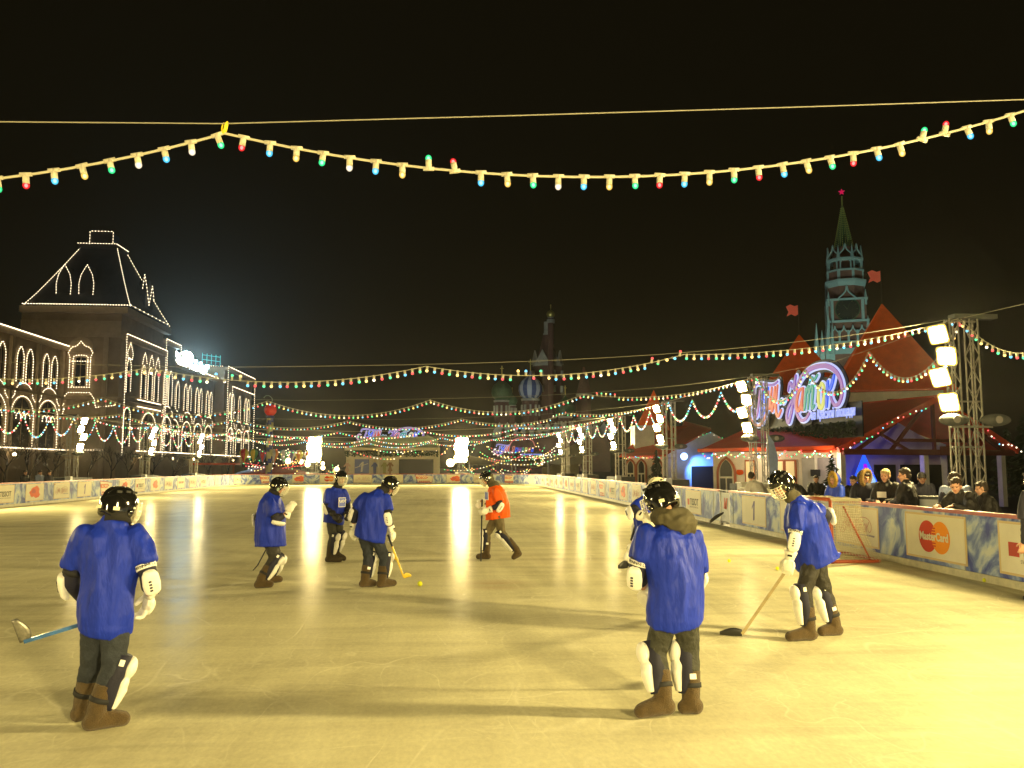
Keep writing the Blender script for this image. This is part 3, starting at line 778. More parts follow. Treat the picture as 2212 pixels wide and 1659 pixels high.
# mansard roof of the corner pavilion
rf = MB(); B0 = [(-61.8,126.2),(-46.6,126.2),(-46.6,144.5),(-61.8,144.5)]; B1 = [(-57.0,133.2),(-51.5,133.2),(-51.5,137.4),(-57.0,137.4)]
def ring(t):
    e = t**.93; return [(a[0]+(b[0]-a[0])*e, a[1]+(b[1]-a[1])*e, 25.92+10.6*t) for a, b in zip(B0, B1)]
vs = []; fs = []
for i in range(7): vs += ring(i/6)
for i in range(6):
    for k in range(4): fs.append((i*4+k, i*4+(k+1) % 4, (i+1)*4+(k+1) % 4, (i+1)*4+k))
fs.append((24,25,26,27)); rf.add(vs, fs); roof = rf.build('roof', M['gumroof'], store)
wallbox('roof_parapet', -57.3, -51.4, 132.9, 137.9, 36.4, 37.1, M['gumroof']); wallbox('roof_crown', -56.0, -52.6, 134, 137, 37.1, 39.4, M['gumroof'])
wallbox('snow_ledge', -60, -50, 126.4, 127.4, 25.92, 26.3, M['snow'])
for a in (-57.0, -53.7):   # two dormers
    F = Face((0, 128.2), (1,0,0), (0,-1,0)); sh = [(-.95,27.3),(-1.05,29.6),(-.8,31),(0,32.6),(.8,31),(1.05,29.6),(.95,27.3)]
    MB().prism(sh, (a, 129.3, 0), (1,0,0), (0,0,1), 3.0).build('dormer', M['gumroof'], store)
    bulbs('light_string', [(a+x*1.05, 127.72, z) for x, z in sh], .36, closed=True)
MB().prism([(-1.8,0),(-1.8,3.2),(-1,4.6),(0,6.2),(1,4.6),(1.8,3.2),(1.8,0)], (-48.2, 136.8, 26.1), (0,1,0), (0,0,1), 1.6).build('dormer', M['gumroof'], store)
# light lines on roofs and edges
L0 = [ring(i/6) for i in range(7)]
bulbs('light_string', [V(r_[0])+V((0,-.15,.1)) for r_ in L0], .36); bulbs('light_string', [V(r_[1])+V((.1,-.15,.1)) for r_ in L0], .36); bulbs('light_string', [V(r_[2])+V((.15,.1,.1)) for r_ in L0], .42)
bulbs('light_string', [(-62.0,126.0,26.1),(-46.4,126.0,26.1)], .34, .09); bulbs('light_string', [(-46.4,126,26.1),(-46.4,144.6,26.1)], 1.6, .09)
bulbs('light_string', [(-57.3,132.7,37.2),(-51.4,132.7,37.2),(-51.3,137.9,37.2)], .36); bulbs('light_string', [(-56.0,133.8,37.3),(-56.0,133.8,39.5),(-52.4,133.8,39.5),(-52.4,133.8,37.3)], .42)
bulbs('light_string', [(-47.2,133,30.2),(-47.2,133.7,32.6),(-47.2,135,30.5),(-47.2,136.2,28.0),(-47.2,137.5,31.5),(-47.2,138.6,29.0)], .5, .085)
bulbs('light_string', [(-55.3,60,19.85),(-55.3,126.8,19.85)], .30, .10)
bulbs('light_string', [(-47.1,127.0,3.6),(-47.1,127.0,21.9),(-47.1,146.2,21.9),(-47.1,146.2,3.6)], .33)
bulbs('light_string', [(-47.7,147.4,3.6),(-47.7,147.4,24.2),(-47.7,155.8,24.2),(-47.7,155.8,20.5)], .36)
bulbs('light_string', [(-49.2,156.2,21.5),(-49.2,188.8,21.5)], .32, .10)
bulbs('light_string', [(-47.2,189.1,4.2),(-47.2,189.1,24.3),(-47.2,216.8,24.3),(-47.2,216.8,4.2)], .42, .09); bulbs('light_string', [(-47.2,193.5,4.2),(-47.2,193.5,20.2),(-47.2,216.8,20.2)], .42, .09)
bulbs('light_string', [(-62,188.8,24.3),(-48,188.8,24.3)], .42, .09)
bulbs('light_string', [(-55.2,60,4.35),(-55.2,126.6,4.35)], .28, .10); bulbs('light_string', [(-55.9,126.6,4.35),(-49.4,126.6,4.35)], .34)
bulbs('light_string', [(-47.1,133,4.35),(-47.1,216.8,4.35)], .30, .10)
# left wing: bays
F = Face((-56, 0), (0,1,0), (1,0,0))
for k in range(-3, 3):
    c = 114.7+7.45*k
    if c < 64: continue
    for d in (-1.3, 1.3): opening(F, c+d, 1.5, 13.2, 17.8, 1.5, .45)
    opening(F, c, 5.0, 4.6, 11.2, 2.5)
    bulbs('light_string', [F.p(c-3.3, 10.7, .25), F.p(c-2.6, 11.3, .25)] + [F.p(c+x, z, .25) for x, z in arch(5.0, 11.3, 13.1, 1.75)[1:-1]] + [F.p(c+3.3, 10.7, .25), F.p(c+4.1, 10.7, .25)], .31)
    for d in (-1.25, 0, 1.25): bulbs('light_string', [F.p(c+d+x, z, .3) for x, z in arch(1.3, 8.3, 9.1, .7)], .3)
    wallbox('pilaster', -55.99, -55.6, c-4.1, c-3.4, .0, 19.0, M['gumtrim'])
# corner pavilion, the side towards the camera
F = Face((0, 127), (1,0,0), (0,-1,0))
opening(F, -53.6, 1.7, 13.9, 18.4, .3); bulbs('light_string', [F.p(-53.6+x, z, .35) for x, z in [(-1.5,13.7),(-1.5,18.2),(-1.75,18.9),(-1.3,19.7),(-.6,19.9),(0,20.6),(.6,19.9),(1.3,19.7),(1.75,18.9),(1.5,18.2),(1.5,13.7),(-1.5,13.7)]], .31)
bulbs('light_string', [F.p(-53.6-1.5, 17.6, .36), F.p(-53.6+1.5, 17.6, .36)], .31)
MB().prism(arch(3.6, 18.9, 21.3, 1.7, 12), F.p(-53.6, 0, .12), (1,0,0), (0,0,1), .3).build('pediment', M['gumtrim'], store)
bulbs('light_string', [F.p(-53.6+x, z, .3) for x, z in [(-3.2,10.7),(-2.4,10.7),(-2.3,11.9),(-1.6,12.9),(1.6,12.9),(2.3,11.9),(2.5,10.7),(5.2,11.0)]], .31)
for x in (-61.2, -57.6, -50.0): wallbox('pilaster', x-.35, x+.35, 126.65, 126.99, 0, 21.3, M['gumtrim'])
# facade faces towards the square
def bay(F, c, pw=1.5, zt=18.3, pair=2.6, big=5.0, extra=True):
    for d in ((-pair/2, pair/2) if pair else (0,)): opening(F, c+d, pw, 12.9, zt, 1.6, .5, mull=False)
    opening(F, c, big, 4.6, 10.6, big/2*.95)
    bulbs('light_string', [F.p(c+x, z, .25) for x, z in arch(big+1.9, 10.6, 12.6, 1.9)], .34)
    if extra:
        for d in (-1.2, 0, 1.2): bulbs('light_string', [F.p(c+d*big/5+x, z, .3) for x, z in arch(1.2, 7.7, 8.6, .7)], .34)
F = Face((-48, 0), (0,1,0), (1,0,0))
opening(F, 130.4, 1.5, 13.3, 18.6, 1.6, .6, mull=False); opening(F, 130.4, 2.2, 5, 10.8, 1.2)
bulbs('light_string', [F.p(130.4+x, z, .3) for x, z in [(-.9,18.5),(-1.2,19.4),(0,21.0),(1.2,19.4),(.9,18.5),(-.9,18.5)]], .31)
for c in (137.0, 140.2, 143.3): opening(F, c, 1.7, 12.9, 18.2, 1.6, .5, mull=False); bulbs('light_string', [F.p(c+x, z, .3) for x, z in [(-1.1,18.4),(-.6,19.6),(0,20.3),(.6,19.6),(1.1,18.4)]], .31)
for z in (11.4, 12.5): bulbs('light_string', [F.p(134.4, z, .3), F.p(145.6, z, .3)], .30, .09)
opening(F, 140.2, 6.2, 4.4, 10.6, 3.1); bulbs('light_string', [F.p(140.2+x, z, .3) for x, z in arch(4.2, 4.6, 9.0, 2.0)], .33)
F = Face((-48.6, 0), (0,1,0), (1,0,0)); bay(F, 151.4, 1.6, 19.0, 2.8, 4.2)
F = Face((-50, 0), (0,1,0), (1,0,0))
for k in range(4): bay(F, 160.4+7.9*k, 1.5, 18.0, 2.8, 4.8)
F = Face((-48, 0), (0,1,0), (1,0,0))
for k, c in enumerate((195.5, 203.5, 211.5)): bay(F, c, 1.7, 18.6, 0 if k == 1 else 2.8, 4.6)
# small lamps under the balcony line
for i, (x, y, z) in enumerate([(-55.0,100.5,3.5),(-55.0,111.5,3.5),(-47.2,135,3.4),(-49.2,158,3.4),(-49.2,172,3.4),(-47.2,196,3.4),(-47.2,207,3.4)]):
    a = MB().tube([(x-.5,y,z+.7),(x,y,z+.7),(x,y,z+.2)], .05, 5).build('wall_lantern', M['darksteel'], store); MB().ball((x,y,z), .26, 8, 6).build('lantern_globe', M['warmlamp'], a)
# cold stadium floodlights on the store roof
M['coldlamp'] = glow('cold white floodlight', (.55,.86,1), 600, 'FRONT')
M['coldglow'] = glow('small cold lamp', (.70,.95,1), 12)
for i, (dx, dy, r_, big) in enumerate([(376,765,.55,1),(400,776,1.25,1),(388,787,.9,1),(422,781,.35,0),(433,786,.32,0),(419,797,.7,1),(434,800,.8,1),(447,792,.42,0),(441,801,.5,0),(462,799,.30,0),(412,800,.35,0)]):
    r_ *= 1.35; p = at(dx, dy, 158+(dx-376)*.36); c = V((-50.6-(i % 2)*.5, p.y, p.z))
    p = atX(dx, dy, c.x)
    lt = empty('roof_floodlight', (p.x, p.y, 21.2), '%s floodlight on the store roof, counted from the left' % ['first small','huge glaring','second low','third tiny','fourth tiny','fifth round','sixth round','seventh small','eighth small','last tiny','ninth faint'][i], 'floodlight', 'cold floodlights on the store roof')
    MB().tube([(p.x,p.y+.3,21.2),(p.x,p.y+.3,max(21.6,p.z))], .06, 6).build('mast', M['steel'], lt)
    hs = MB().tube([(p.x-.5,p.y+.4,p.z+.15),(p.x,p.y,p.z)], [r_*.5,r_], 12).build('lamp_housing', M['darksteel'], lt)
    ax = V((.62,-.72,-.30)).normalized(); a_ = ax.orthogonal().normalized(); b_ = ax.cross(a_); q = V(p)+ax*.05
    MB().add([q+a_*r_*.97*math.cos(t*math.pi/8)+b_*r_*.97*math.sin(t*math.pi/8) for t in range(16)], [tuple(range(16))]).build('lamp_glass', M['coldlamp'] if big else M['coldglow'], hs)
sc = empty('roof_scaffold', (-50.8, 190, 24), 'small green lit scaffold frame on the roof beside the cold floodlights', 'scaffold')
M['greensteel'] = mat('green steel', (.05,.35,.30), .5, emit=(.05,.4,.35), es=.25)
mb = MB()
for z in (24.2,25.2,26.2): mb.bar((-51.6,188,z),(-48.8,192,z),.10)
for k in range(5): mb.bar((-51.6+.7*k,188+k,24.1),(-51.6+.7*k,188+k,26.6),.10)
mb.build('scaffold_frame', M['greensteel'], sc)

store.location.y += 3.9
# ================================================================ trees
def tree(label, x, y, h, r, seed, name='bare_tree', group='bare trees beside the rink', specks=True):
    rnd = random.Random(seed); t = empty(name, (x, y, 0), label, 'tree', group)
    mb = MB(); tw = MB()
    def grow(p, d, L, rad, lev):
        q = p + d*L; mid = p + d*L*.5 + V((rnd.uniform(-.06,.06), rnd.uniform(-.06,.06), 0))*L
        (mb if lev < 2 else tw).tube([p, mid, q], [rad, rad*.85, rad*.65], 5 if lev < 2 else 3)
        if lev >= 5: return
        for i in range(3 if lev < 4 else 4):
            nd = (d + V((rnd.uniform(-1,1), rnd.uniform(-1,1), rnd.uniform(-.35,.8)))*(.62 if lev else .75)).normalized()
            grow(q if rnd.random() < .6 else p+d*L*rnd.uniform(.5,.9), nd, L*rnd.uniform(.60,.82), rad*.55, lev+1)
    grow(V((x,y,-.05)), V((rnd.uniform(-.06,.06), rnd.uniform(-.06,.06), 1)).normalized(), h*.30, .10*h/4, 0)
    mb.build('trunk', M['bark'], t); tw.mat(0)
    if specks:
        for i in range(60):
            a, b = rnd.uniform(0, 6.28), rnd.random()**.5*r; tw.mat(1).octa((x+b*math.cos(a), y+b*math.sin(a), rnd.uniform(.35,1)*h), .028)
    tw.build('crown', [M['bark'], M['speck']], t)
M['speck'] = glow('tiny unlit bulb glint', (.9,.75,.5), .5)
SP = ['leftmost', 'second', 'third', 'fourth', 'fifth', 'sixth', 'seventh', 'eighth', 'ninth', 'tenth', 'eleventh']
for i, (dx, Y, h) in enumerate([(12,70,4.6),(62,74,5.0),(112,70,4.4),(190,86,4.8),(240,98,4.6),(278,90,4.6),(330,100,5.0),(376,104,4.6),(450,108,4.4),(492,112,4.6)]):
    p = at(dx, 1008, Y); tree('%s bare dark tree from the left behind the rink boards' % SP[i], p.x, Y, h, 1.7, 50+i)
def fir(label, x, y, h, r, seed, tilt=0.0, lights=False):
    rnd = random.Random(seed); t = empty('fir_tree', (x, y, 0), label, 'tree')
    MB().tube([(x,y,-.05),(x,y,h*.96)], [.06*h/2,.01], 7).build('trunk', M['bark'], t)
    mb = MB(); n = int(900)
    for i in range(n):
        z = h*(1-rnd.random()**.62)*.93+h*.07; R = r*(1-z/h)**.85*(.72+.28*math.sin(z*11)); a = rnd.uniform(0, 6.28); d = R*rnd.uniform(.45, 1.08)
        c = V((x+d*math.cos(a), y+d*math.sin(a), z-.18*d)); o = V((math.cos(a), math.sin(a), -.35+rnd.uniform(-.2,.2)))*.09*h/2; w = V((-math.sin(a), math.cos(a), 0))*.03*h/2
        mb.add([c-o-w, c-o+w, c+o, c-o*.2+V((0,0,.035*h/2))], [(0,1,2),(1,3,2),(3,0,2)])
    if lights:
        for i in range(26):
            z = h*rnd.uniform(.2,.95); R = r*(1-z/h); a = rnd.uniform(3.14, 6.28); mb.mat(1).octa((x+R*math.cos(a), y+R*math.sin(a), z), .022)
    mb.build('crown', [M['needle'], M['whitedot']], t)
M['whitedot'] = glow('white dot light', (.9,.95,1), 1.4)

# ================================================================ right hand pavilions
def wall_poly(name, pts, m, par, n=None, t=.12):
    """flat wall through the corner points, extruded away from the viewer side"""
    pts = [V(p) for p in pts]; nn = (pts[1]-pts[0]).cross(pts[2]-pts[0]).normalized()
    if nn.y < 0: nn = -nn
    k = len(pts); v = pts + [p+nn*t for p in pts]
    fs = [tuple(range(k)), tuple(range(2*k-1, k-1, -1))] + [(i, (i+1) % k, k+(i+1) % k, k+i) for i in range(k)]
    return MB().add(v, fs).build(name, m, par)
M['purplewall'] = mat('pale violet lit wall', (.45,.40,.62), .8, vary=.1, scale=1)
M['darkbeam'] = mat('dark red timber', (.14,.03,.015), .7)
M['greywall'] = mat('grey white render', (.70,.72,.70), .85, vary=.15, scale=1.2)
M['poster'] = mat('grey poster vinyl', (.32,.30,.34), .6, vary=.25, scale=1.2)
M['postergrey'] = mat('pale grey vinyl', (.42,.42,.40), .6, vary=.1)
M['trimred'] = mat('red brown door trim', (.38,.12,.05), .6)
A_ = V((13.4, 41.9, 0)); B_ = V((17.5, 36.1, 0)); C_ = V((27.2, 38.6, 0))
pav = empty('rink_pavilion', (19, 40, 0), 'long cream pavilion with a red roof and lit garlands behind the right hand boards', 'pavilion')
ab = (B_-A_).normalized(); abn = V((ab.y, -ab.x, 0)); 
if abn.x > 0: abn = -abn
def AB(s, z, out=0.0): return A_ + ab*s + V((0,0,z)) + abn*out
LAB = (B_-A_).length
wall_poly('wall', [AB(.35,0,-.5), AB(LAB,0,-.5), AB(LAB,2.62,-.5), AB(.35,2.62,-.5)], M['cream'], pav, t=.2)
wall_poly('wall', [AB(.35,0,-.5), AB(.35,2.62,-.5), AB(.35,2.62,-6)-V((1.5,0,0)), AB(.35,0,-6)-V((1.5,0,0))], M['cream'], pav, t=.2)
# roof: eave plane rising to the ridge
ra, rb = at(1614,925,46.8), at(1866,903,40.2)
e0, e1 = AB(-.15,2.72,.35), AB(LAB+.15,2.75,.35)
wall_poly('roof', [e0, e1, rb, ra], M['roofred'], pav, t=.1)
mb = MB(); mb.bar(e0, e1, .10, .14); mb.build('gutter', M['roofred'], pav)
# arched door, windows, notice boards
def arched_door(par, o, ux, w, h, m=None):
    sh = arch(w, 0, h, w*.8, 10, .35); nn = V(ux).cross(V((0,0,1))); nn = nn if nn.y < 0 else -nn
    d = MB().tube([V(o)+V(ux)*x*1.12+V((0,0,z))+nn*.03 for x, z in sh], .07, 6).build('door', M['trimred'], par)
    MB().prism(sh, V(o)+nn*.012, ux, (0,0,1), .05).build('door_leaf', M['cream'], d)
    hw = w/2-.10
    for k in (-1, 1): MB().prism([(k*.05,.25),(k*hw,.25),(k*hw,h*.56),(k*.05,h*.56)], V(o)+nn*.045, ux, (0,0,1), .03).build('door_pane', M['glassdark'], d)
    MB().prism(arch(w-.22, h*.60, h-.10, w*.62, 10, .35), V(o)+nn*.045, ux, (0,0,1), .03).build('door_pane', M['glassdark'], d)
arched_door(pav, AB(.95,0.02,-.48), ab, .92, 2.32)
M['litpane'] = mat('warm lit window', (.7,.6,.35), .5, emit=(1,.72,.28), es=.35)
for s, w in ((2.35,.42),(3.95,.42),(4.55,.42)):
    f = MB().box(AB(s,1.55,-.46), (w+.16,.08,1.36), B=(ab, abn, V((0,0,1)))).build('window', M['trimred'], pav); MB().box(AB(s,1.55,-.43), (w,.07,1.2), B=(ab, abn, V((0,0,1)))).build('pane', M['litpane'], f)
MB().prism(blobpoly(.20,.13,4,12,.1), AB(1.75,1.62,-.44), ab, (0,0,1), .04).build('notice', M['inkorange2'] if 'inkorange2' in M else M['inkorange'], pav)
for s0, s1, m_ in ((5.15,5.85,'postergrey'),(5.95,7.0,'poster')): MB().box(AB((s0+s1)/2,1.35,-.46), (s1-s0,.06,1.9), B=(ab, abn, V((0,0,1)))).build('poster', M[m_], pav)
for s in (5.88,): MB().box(AB(s,1.35,-.40), (.10,.10,2.3), B=(ab, abn, V((0,0,1)))).build('post', M['white'], pav)
for s in (5.9, LAB-.1): MB().box(AB(s,1.62,-.28), (.46,.05,.30), B=(ab, abn, V((0,0,1)))).build('plaque', M['ink'], pav)
# porch gable
bc = (C_-B_).normalized(); LBC = (C_-B_).length; bn = V((bc.y, -bc.x, 0))
def BC(s, z, out=0.0): return B_ + bc*s + V((0,0,z)) + bn*out
apx = at(2012,862,37.4); sa = (apx-B_).dot(bc); za = apx.z
wall_poly('back_wall', [BC(.1,0,-3.2), BC(LBC-.3,0,-3.2), BC(LBC-.3,2.7,-3.2), BC(sa,za-.4,-3.2), BC(.1,2.7,-3.2)], M['purplewall'], pav, t=.15)
for s, w in ((5.6,1.3),(7.9,2.6)): MB().prism([(-w/2,.1),(w/2,.1),(w/2,2.0),(-w/2,2.0)], BC(s,0,-3.15), bc, (0,0,1), .08).build('window', M['glassdark'], pav)
wall_poly('roof', [BC(-.25,2.62,.4), BC(sa,za+.08,.4), BC(sa,za+.08,-5.5), BC(-.25,2.62,-5.5)], M['roofred'], pav, t=.1)
wall_poly('roof', [BC(sa,za+.08,.4), BC(LBC+.25,2.62,.4), BC(LBC+.25,2.62,-5.5), BC(sa,za+.08,-5.5)], M['roofred'], pav, t=.1)
for a, b in (((-.25,2.62),(sa,za)),((sa,za),(LBC+.25,2.62)),((0,2.55),(LBC,2.55))): MB().bar(BC(a[0],a[1],.42), BC(b[0],b[1],.42), .12, .26).build('fascia', M['roofred'] if b[1] > 3 or a[1] > 3 else M['darkbeam'], pav)
for a, b in (((sa-2.6,2.55),(sa-.6,za-.45)),((sa+2.6,2.55),(sa+.6,za-.45)),((sa-3.2,3.4),(sa-1.4,2.55)),((sa+3.2,3.4),(sa+1.4,2.55)),((sa,2.55),(sa,za-.2)),((sa-1.9,3.1),(sa+1.9,3.1)),((sa-4.6,2.55),(sa-2.2,3.9)),((sa+4.4,2.55),(sa+2.0,3.9))):
    MB().bar(BC(a[0],a[1],.1), BC(b[0],b[1],.1), .12, .15).build('brace', M['darkbeam'], pav)
for s in (.25, 4.95, LBC-.35): MB().box(BC(s,1.28,0), (.26,.26,2.56), B=(bc, bn, V((0,0,1)))).build('post', M['white'], pav)
MB().box(BC(sa+.5,2.62,.5), (1.1,.08,.42), B=(bc, bn, V((0,0,1)))).build('plaque', M['darkbeam'], pav)
# coloured light tree inside the porch
M['neonblue'] = glow('blue light', (.02,.10,1), 1.5); M['neonpurple'] = glow('purple light', (.42,.0,.9), 1.0); M['neonwhite'] = glow('pale cyan light', (.35,.65,1), 1.0)
q = BC(3.3,0,-2.0); lt = empty('light_cone', q, 'blue and purple glowing cone decoration inside the porch', 'decoration')
MB().lathe(q+V((0,0,.1)), [(1.0,0),(.55,1.1),(.06,2.35)], 18).build('cone', M['neonblue'], lt, True)
for a, m_, z0, z1, w in ((-1.85,'neonpurple',.5,2.0,.17),(-1.35,'neonwhite',.9,1.6,.15),(-1.55,'neonwhite',.2,.6,.22)):
    P = [q+V((math.cos(a)*(1.02-.42*z), math.sin(a)*(1.02-.42*z), z)) for z in (z0,(z0+z1)/2,z1)]
    MB().tube(P, [w*.6,w,w*.5], 10).build('light_panel', M[m_], lt, True)
fl = bpy.data.lights.new('porch lamp', 'POINT'); fl.energy = 38; fl.color = (.30,.25,1); fl.shadow_soft_size = .3
fo = bpy.data.objects.new('porch_lamp', fl); COL.objects.link(fo); fo.location = q+V((.2,-1.0,2.2))
# leafy garland with bulbs under the eave
def leafy(label, P, seed, step=.16):
    rnd = random.Random(seed); P = [V(p) for p in P]; r = empty('leafy_garland', P[0], label, 'garland', 'green garlands with bulbs on the pavilions'); mb = MB(); lb = MB()
    for p, t in along(P, .035, 0):
        o = V((rnd.uniform(-1,1), rnd.uniform(-1,1), rnd.uniform(-1,1)))*.07; e = V((rnd.uniform(-1,1), rnd.uniform(-1,1), rnd.uniform(-1,1)))*.07
        mb.add([p+o, p+o*.2+e*.4, p-e*.5+o, p+e], [(0,1,2),(1,3,2)])
    for p, t in along(P, step, .05):
        lb.mat(rnd.choice((0,0,1,1,2,4,4,3))).ball(p+V((rnd.uniform(-.05,.05),-.07,rnd.uniform(-.07,.07))), .036, 6, 4)
    mb.build('leaves', M['needle'], r); o = lb.build('bulbs', BG, r); o['kind'] = 'stuff'
def scallop(P0, P1, n, drop):
    out = []
    for i in range(n*8+1):
        t = i/(n*8); p = V(P0).lerp(V(P1), t); f = (t*n) % 1; out.append(p - V((0,0,drop*4*f*(1-f))))
    return out
leafy('scalloped leafy garland with coloured bulbs under the long pavilion eave', scallop(AB(.1,2.62,.42), AB(LAB,2.62,.42), 9, .26), 3, .13)
leafy('string of bulbs climbing the left edge of the porch gable', [BC(-.2,2.62,.6), BC(1.2,3.15,.6), BC(2.6,3.9,.6), BC(sa-.8,za-.4,.6)], 4, .34)
leafy('short string of bulbs on the right edge of the porch gable', [BC(LBC-1.9,3.55,.6), BC(LBC-1.2,3.0,.6), BC(LBC-.3,2.85,.6), BC(LBC+.2,2.6,.6)], 5, .28)
for s, z in ((3.25, 2.45), (6.9, 2.45)):
    q_ = AB(s, z, .15); ln = MB().tube([q_+V((0,0,.12)), q_-V((0,0,.02))], .05, 8).build('eave_lantern', M['darksteel'], pav); MB().ball(q_-V((0,0,.08)), .07, 10, 8).build('lantern_globe', M['warmlamp'], ln)
    pl_ = bpy.data.lights.new('eave lantern light', 'POINT'); pl_.energy = 55; pl_.color = (1,.82,.55); pl_.shadow_soft_size = .1
    po = bpy.data.objects.new('eave_lantern_light', pl_); COL.objects.link(po); po.location = q_ + abn*.5 - V((0,0,.25))
# pyramid roofed towers with flags
def spire(label, dxc, dyb, Y, dxa, dya, hw, hz, rot, flagd, wallh=1.3):
    ap = at(dxa, dya, Y); zb = at(dxc, dyb, Y).z; c = V((ap.x, ap.y, 0))
    r = empty('pyramid_tower', c, label, 'tower', 'cream towers with red pyramid roofs')
    R = Matrix.Rotation(rot, 3, 'Z'); k = [c + R @ V((x*hw, y*hw, zb)) for x, y in ((-1,-1),(1,-1),(1,1),(-1,1))]
    MB().add(k+[V((ap.x,ap.y,ap.z))], [(0,1,4),(1,2,4),(2,3,4),(3,0,4),(3,2,1,0)]).build('roof', M['roofred2'], r)
    hw2 = hw*.80; mb = MB(); kk = [c + R @ V((x*hw2, y*hw2, 0)) for x, y in ((-1,-1),(1,-1),(1,1),(-1,1))]
    mb.add(kk+[p+V((0,0,zb-.01)) for p in kk], [(0,1,5,4),(1,2,6,5),(2,3,7,6),(3,0,4,7)]).build('wall', M['white'], r)
    for i in (0, 1):
        a, b = kk[i], kk[(i+1) % 4]; n_ = (b-a).cross(V((0,0,1))).normalized(); m_ = (a+b)/2
        MB().prism([(-.3,0),(.3,0),(.3,.75),(-.3,.75)], m_+n_*.01+V((0,0,zb-1.15)), (b-a).normalized(), (0,0,1), .06).build('window', M['glassdark'], r)
    MB().bar(k[0], k[1], .12, .10).build('eave', M['roofred'], r)
    if flagd:
        p0 = V((ap.x, ap.y, ap.z-.1)); p1 = p0+V((0,0,flagd)); MB().tube([p0, p1], .035, 6).build('flag_pole', M['darksteel'], r)
        f = [(0,0),(-.22,-.07),(-.48,.02),(-.72,-.10),(-.58,-.38),(-.70,-.62),(-.42,-.50),(-.2,-.60),(0,-.50)]
        MB().prism([(x*1.05, y*1.15) for x, y in f], p1, (1,0,0), (0,0,1), .03).build('flag', M['flagred'], r)
    return r
M['roofred2'] = mat('orange red ribbed roof', (.85,.14,.015), .5, vary=.15, scale=2)
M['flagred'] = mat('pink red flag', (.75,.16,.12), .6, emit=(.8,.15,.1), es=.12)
spire('taller red pyramid roof with a flag, right of the rink sign', 1905, 853, 44.5, 1905, 655, 3.0, 0, -.36, 1.95)
spire('smaller red pyramid roof with a flag, behind the rink sign', 1726, 858, 49, 1726, 722, 2.5, 0, -.36, 1.9)
spire('small distant red pyramid roof beyond the red roofed small house', 1412, 940, 66, 1412, 842, 1.5, 0, -.36, 0)
# ---- big sign over the pavilion
sg1 = V((17.35, 46.0, 0)); sg2 = V((18.1, 35.3, 0)); su = (sg2-sg1).normalized()
sign = empty('rink_sign', (17.7, 41.3, 3.4), 'large lit script sign above the pavilion roof on the right', 'sign', 'lit script signs of the rink')
zb0, hh = 4.02, 2.72; ww = (sg2-sg1).length
draw_logo(sign, V((sg1.x, sg1.y, zb0)), su, (0,0,1), ww*.985, hh, LOGO, edge=15, t=.06)
text('small_letters', 'на Красной площади', .60, M['sign_text'], sign, V((sg1.x, sg1.y, zb0+.30))+su*(ww*.825)+V((-.08,0,0)), su, (0,0,1), .02, .014, sx=.62, shear=.2)
wall_poly('backing', [V((sg1.x+.25,sg1.y,3.2))-su*.1, V((sg2.x+.25,sg2.y,3.2)), V((sg2.x+.25,sg2.y,zb0+.75)), V((sg1.x+.25,sg1.y,zb0+.75))-su*.1], M['black'], sign, t=.05)
rnd = random.Random(3); mb = MB()
for i in range(1600):
    s = rnd.random()*ww; p = V((sg1.x-.02,sg1.y,3.25+rnd.random()*.62))+su*s+V((-rnd.random()*.3,0,0)); o = V((rnd.uniform(-1,1),rnd.uniform(-1,1),rnd.uniform(-1,1)))*.11; e = V((rnd.uniform(-1,1),rnd.uniform(-1,1),rnd.uniform(-1,1)))*.11
    mb.add([p+o, p+e, p-o], [(0,1,2)])
mb.build('greenery', M['needle'], sign)
for s in (1.2, 4.6, 8.2): MB().bar(V((sg1.x+.35,sg1.y,2.5))+su*s, V((sg1.x+.35,sg1.y,6.2))+su*s, .08).build('support', M['darksteel'], sign)
# ---- second pavilion with a grey gabled hall
h2 = empty('garlanded_house', (15, 61, 0), 'smaller red roofed house with arched windows left of the grey gable', 'house')
a2, b2 = at(1350,984,60), at(1436,981,58.5); a2.z = b2.z = 0; u2 = (b2-a2).normalized(); L2 = (b2-a2).length
def H2(s, z, out=0.0): n_ = V((u2.y,-u2.x,0)); return a2+u2*s+V((0,0,z))+n_*out
wall_poly('wall', [H2(.2,0), H2(L2,0), H2(L2,2.62), H2(.2,2.62)], M['cream'], h2, t=.2)
wall_poly('roof', [H2(-.3,2.66,.4), H2(L2+.2,2.7,.4), at(1500,918,66), at(1404,925,64)], M['roofred'], h2, t=.1)
wall_poly('roof', [H2(L2+.2,2.7,.4), at(1536,930,62.5), at(1536,926,72), at(1480,912,68)], M['roofred'], h2, t=.1)
for s in (.42, 1.22, 2.62-.2): arched_door(h2, H2(s,.02,.03), u2, .62, 2.38)
wallbox('chimney_block', 14.25, 15.7, 60.8, 62.2, 3.0, 4.9, M['white'], h2)
leafy('leafy garland with bulbs on the small house eave', scallop(H2(-.1,2.6,.5), H2(L2,2.6,.5), 6, .14), 6, .16)
hl = empty('gabled_hall', (18, 62, 0), 'grey white gabled hall with a blue spotlight and a dark doorway', 'hall')
g_ = [(1438,1040),(1438,976),(1536,933),(1600,969),(1600,1040)]; gp = [at(x, y, 61.5) for x, y in g_]; gp[0].z = gp[-1].z = 0
wall_poly('wall', gp, M['greywall'], hl, t=.2)
d0, d1 = at(1493,1007,61.4), at(1549,1007,61.4)
f = MB().box(((d0.x+d1.x)/2, 61.42, d0.z/2), (d1.x-d0.x+.3, .10, d0.z+.1)).build('doorway', M['white'], hl); MB().box(((d0.x+d1.x)/2, 61.36, d0.z/2), (d1.x-d0.x, .10, d0.z)).build('door', M['glassdark'], f)
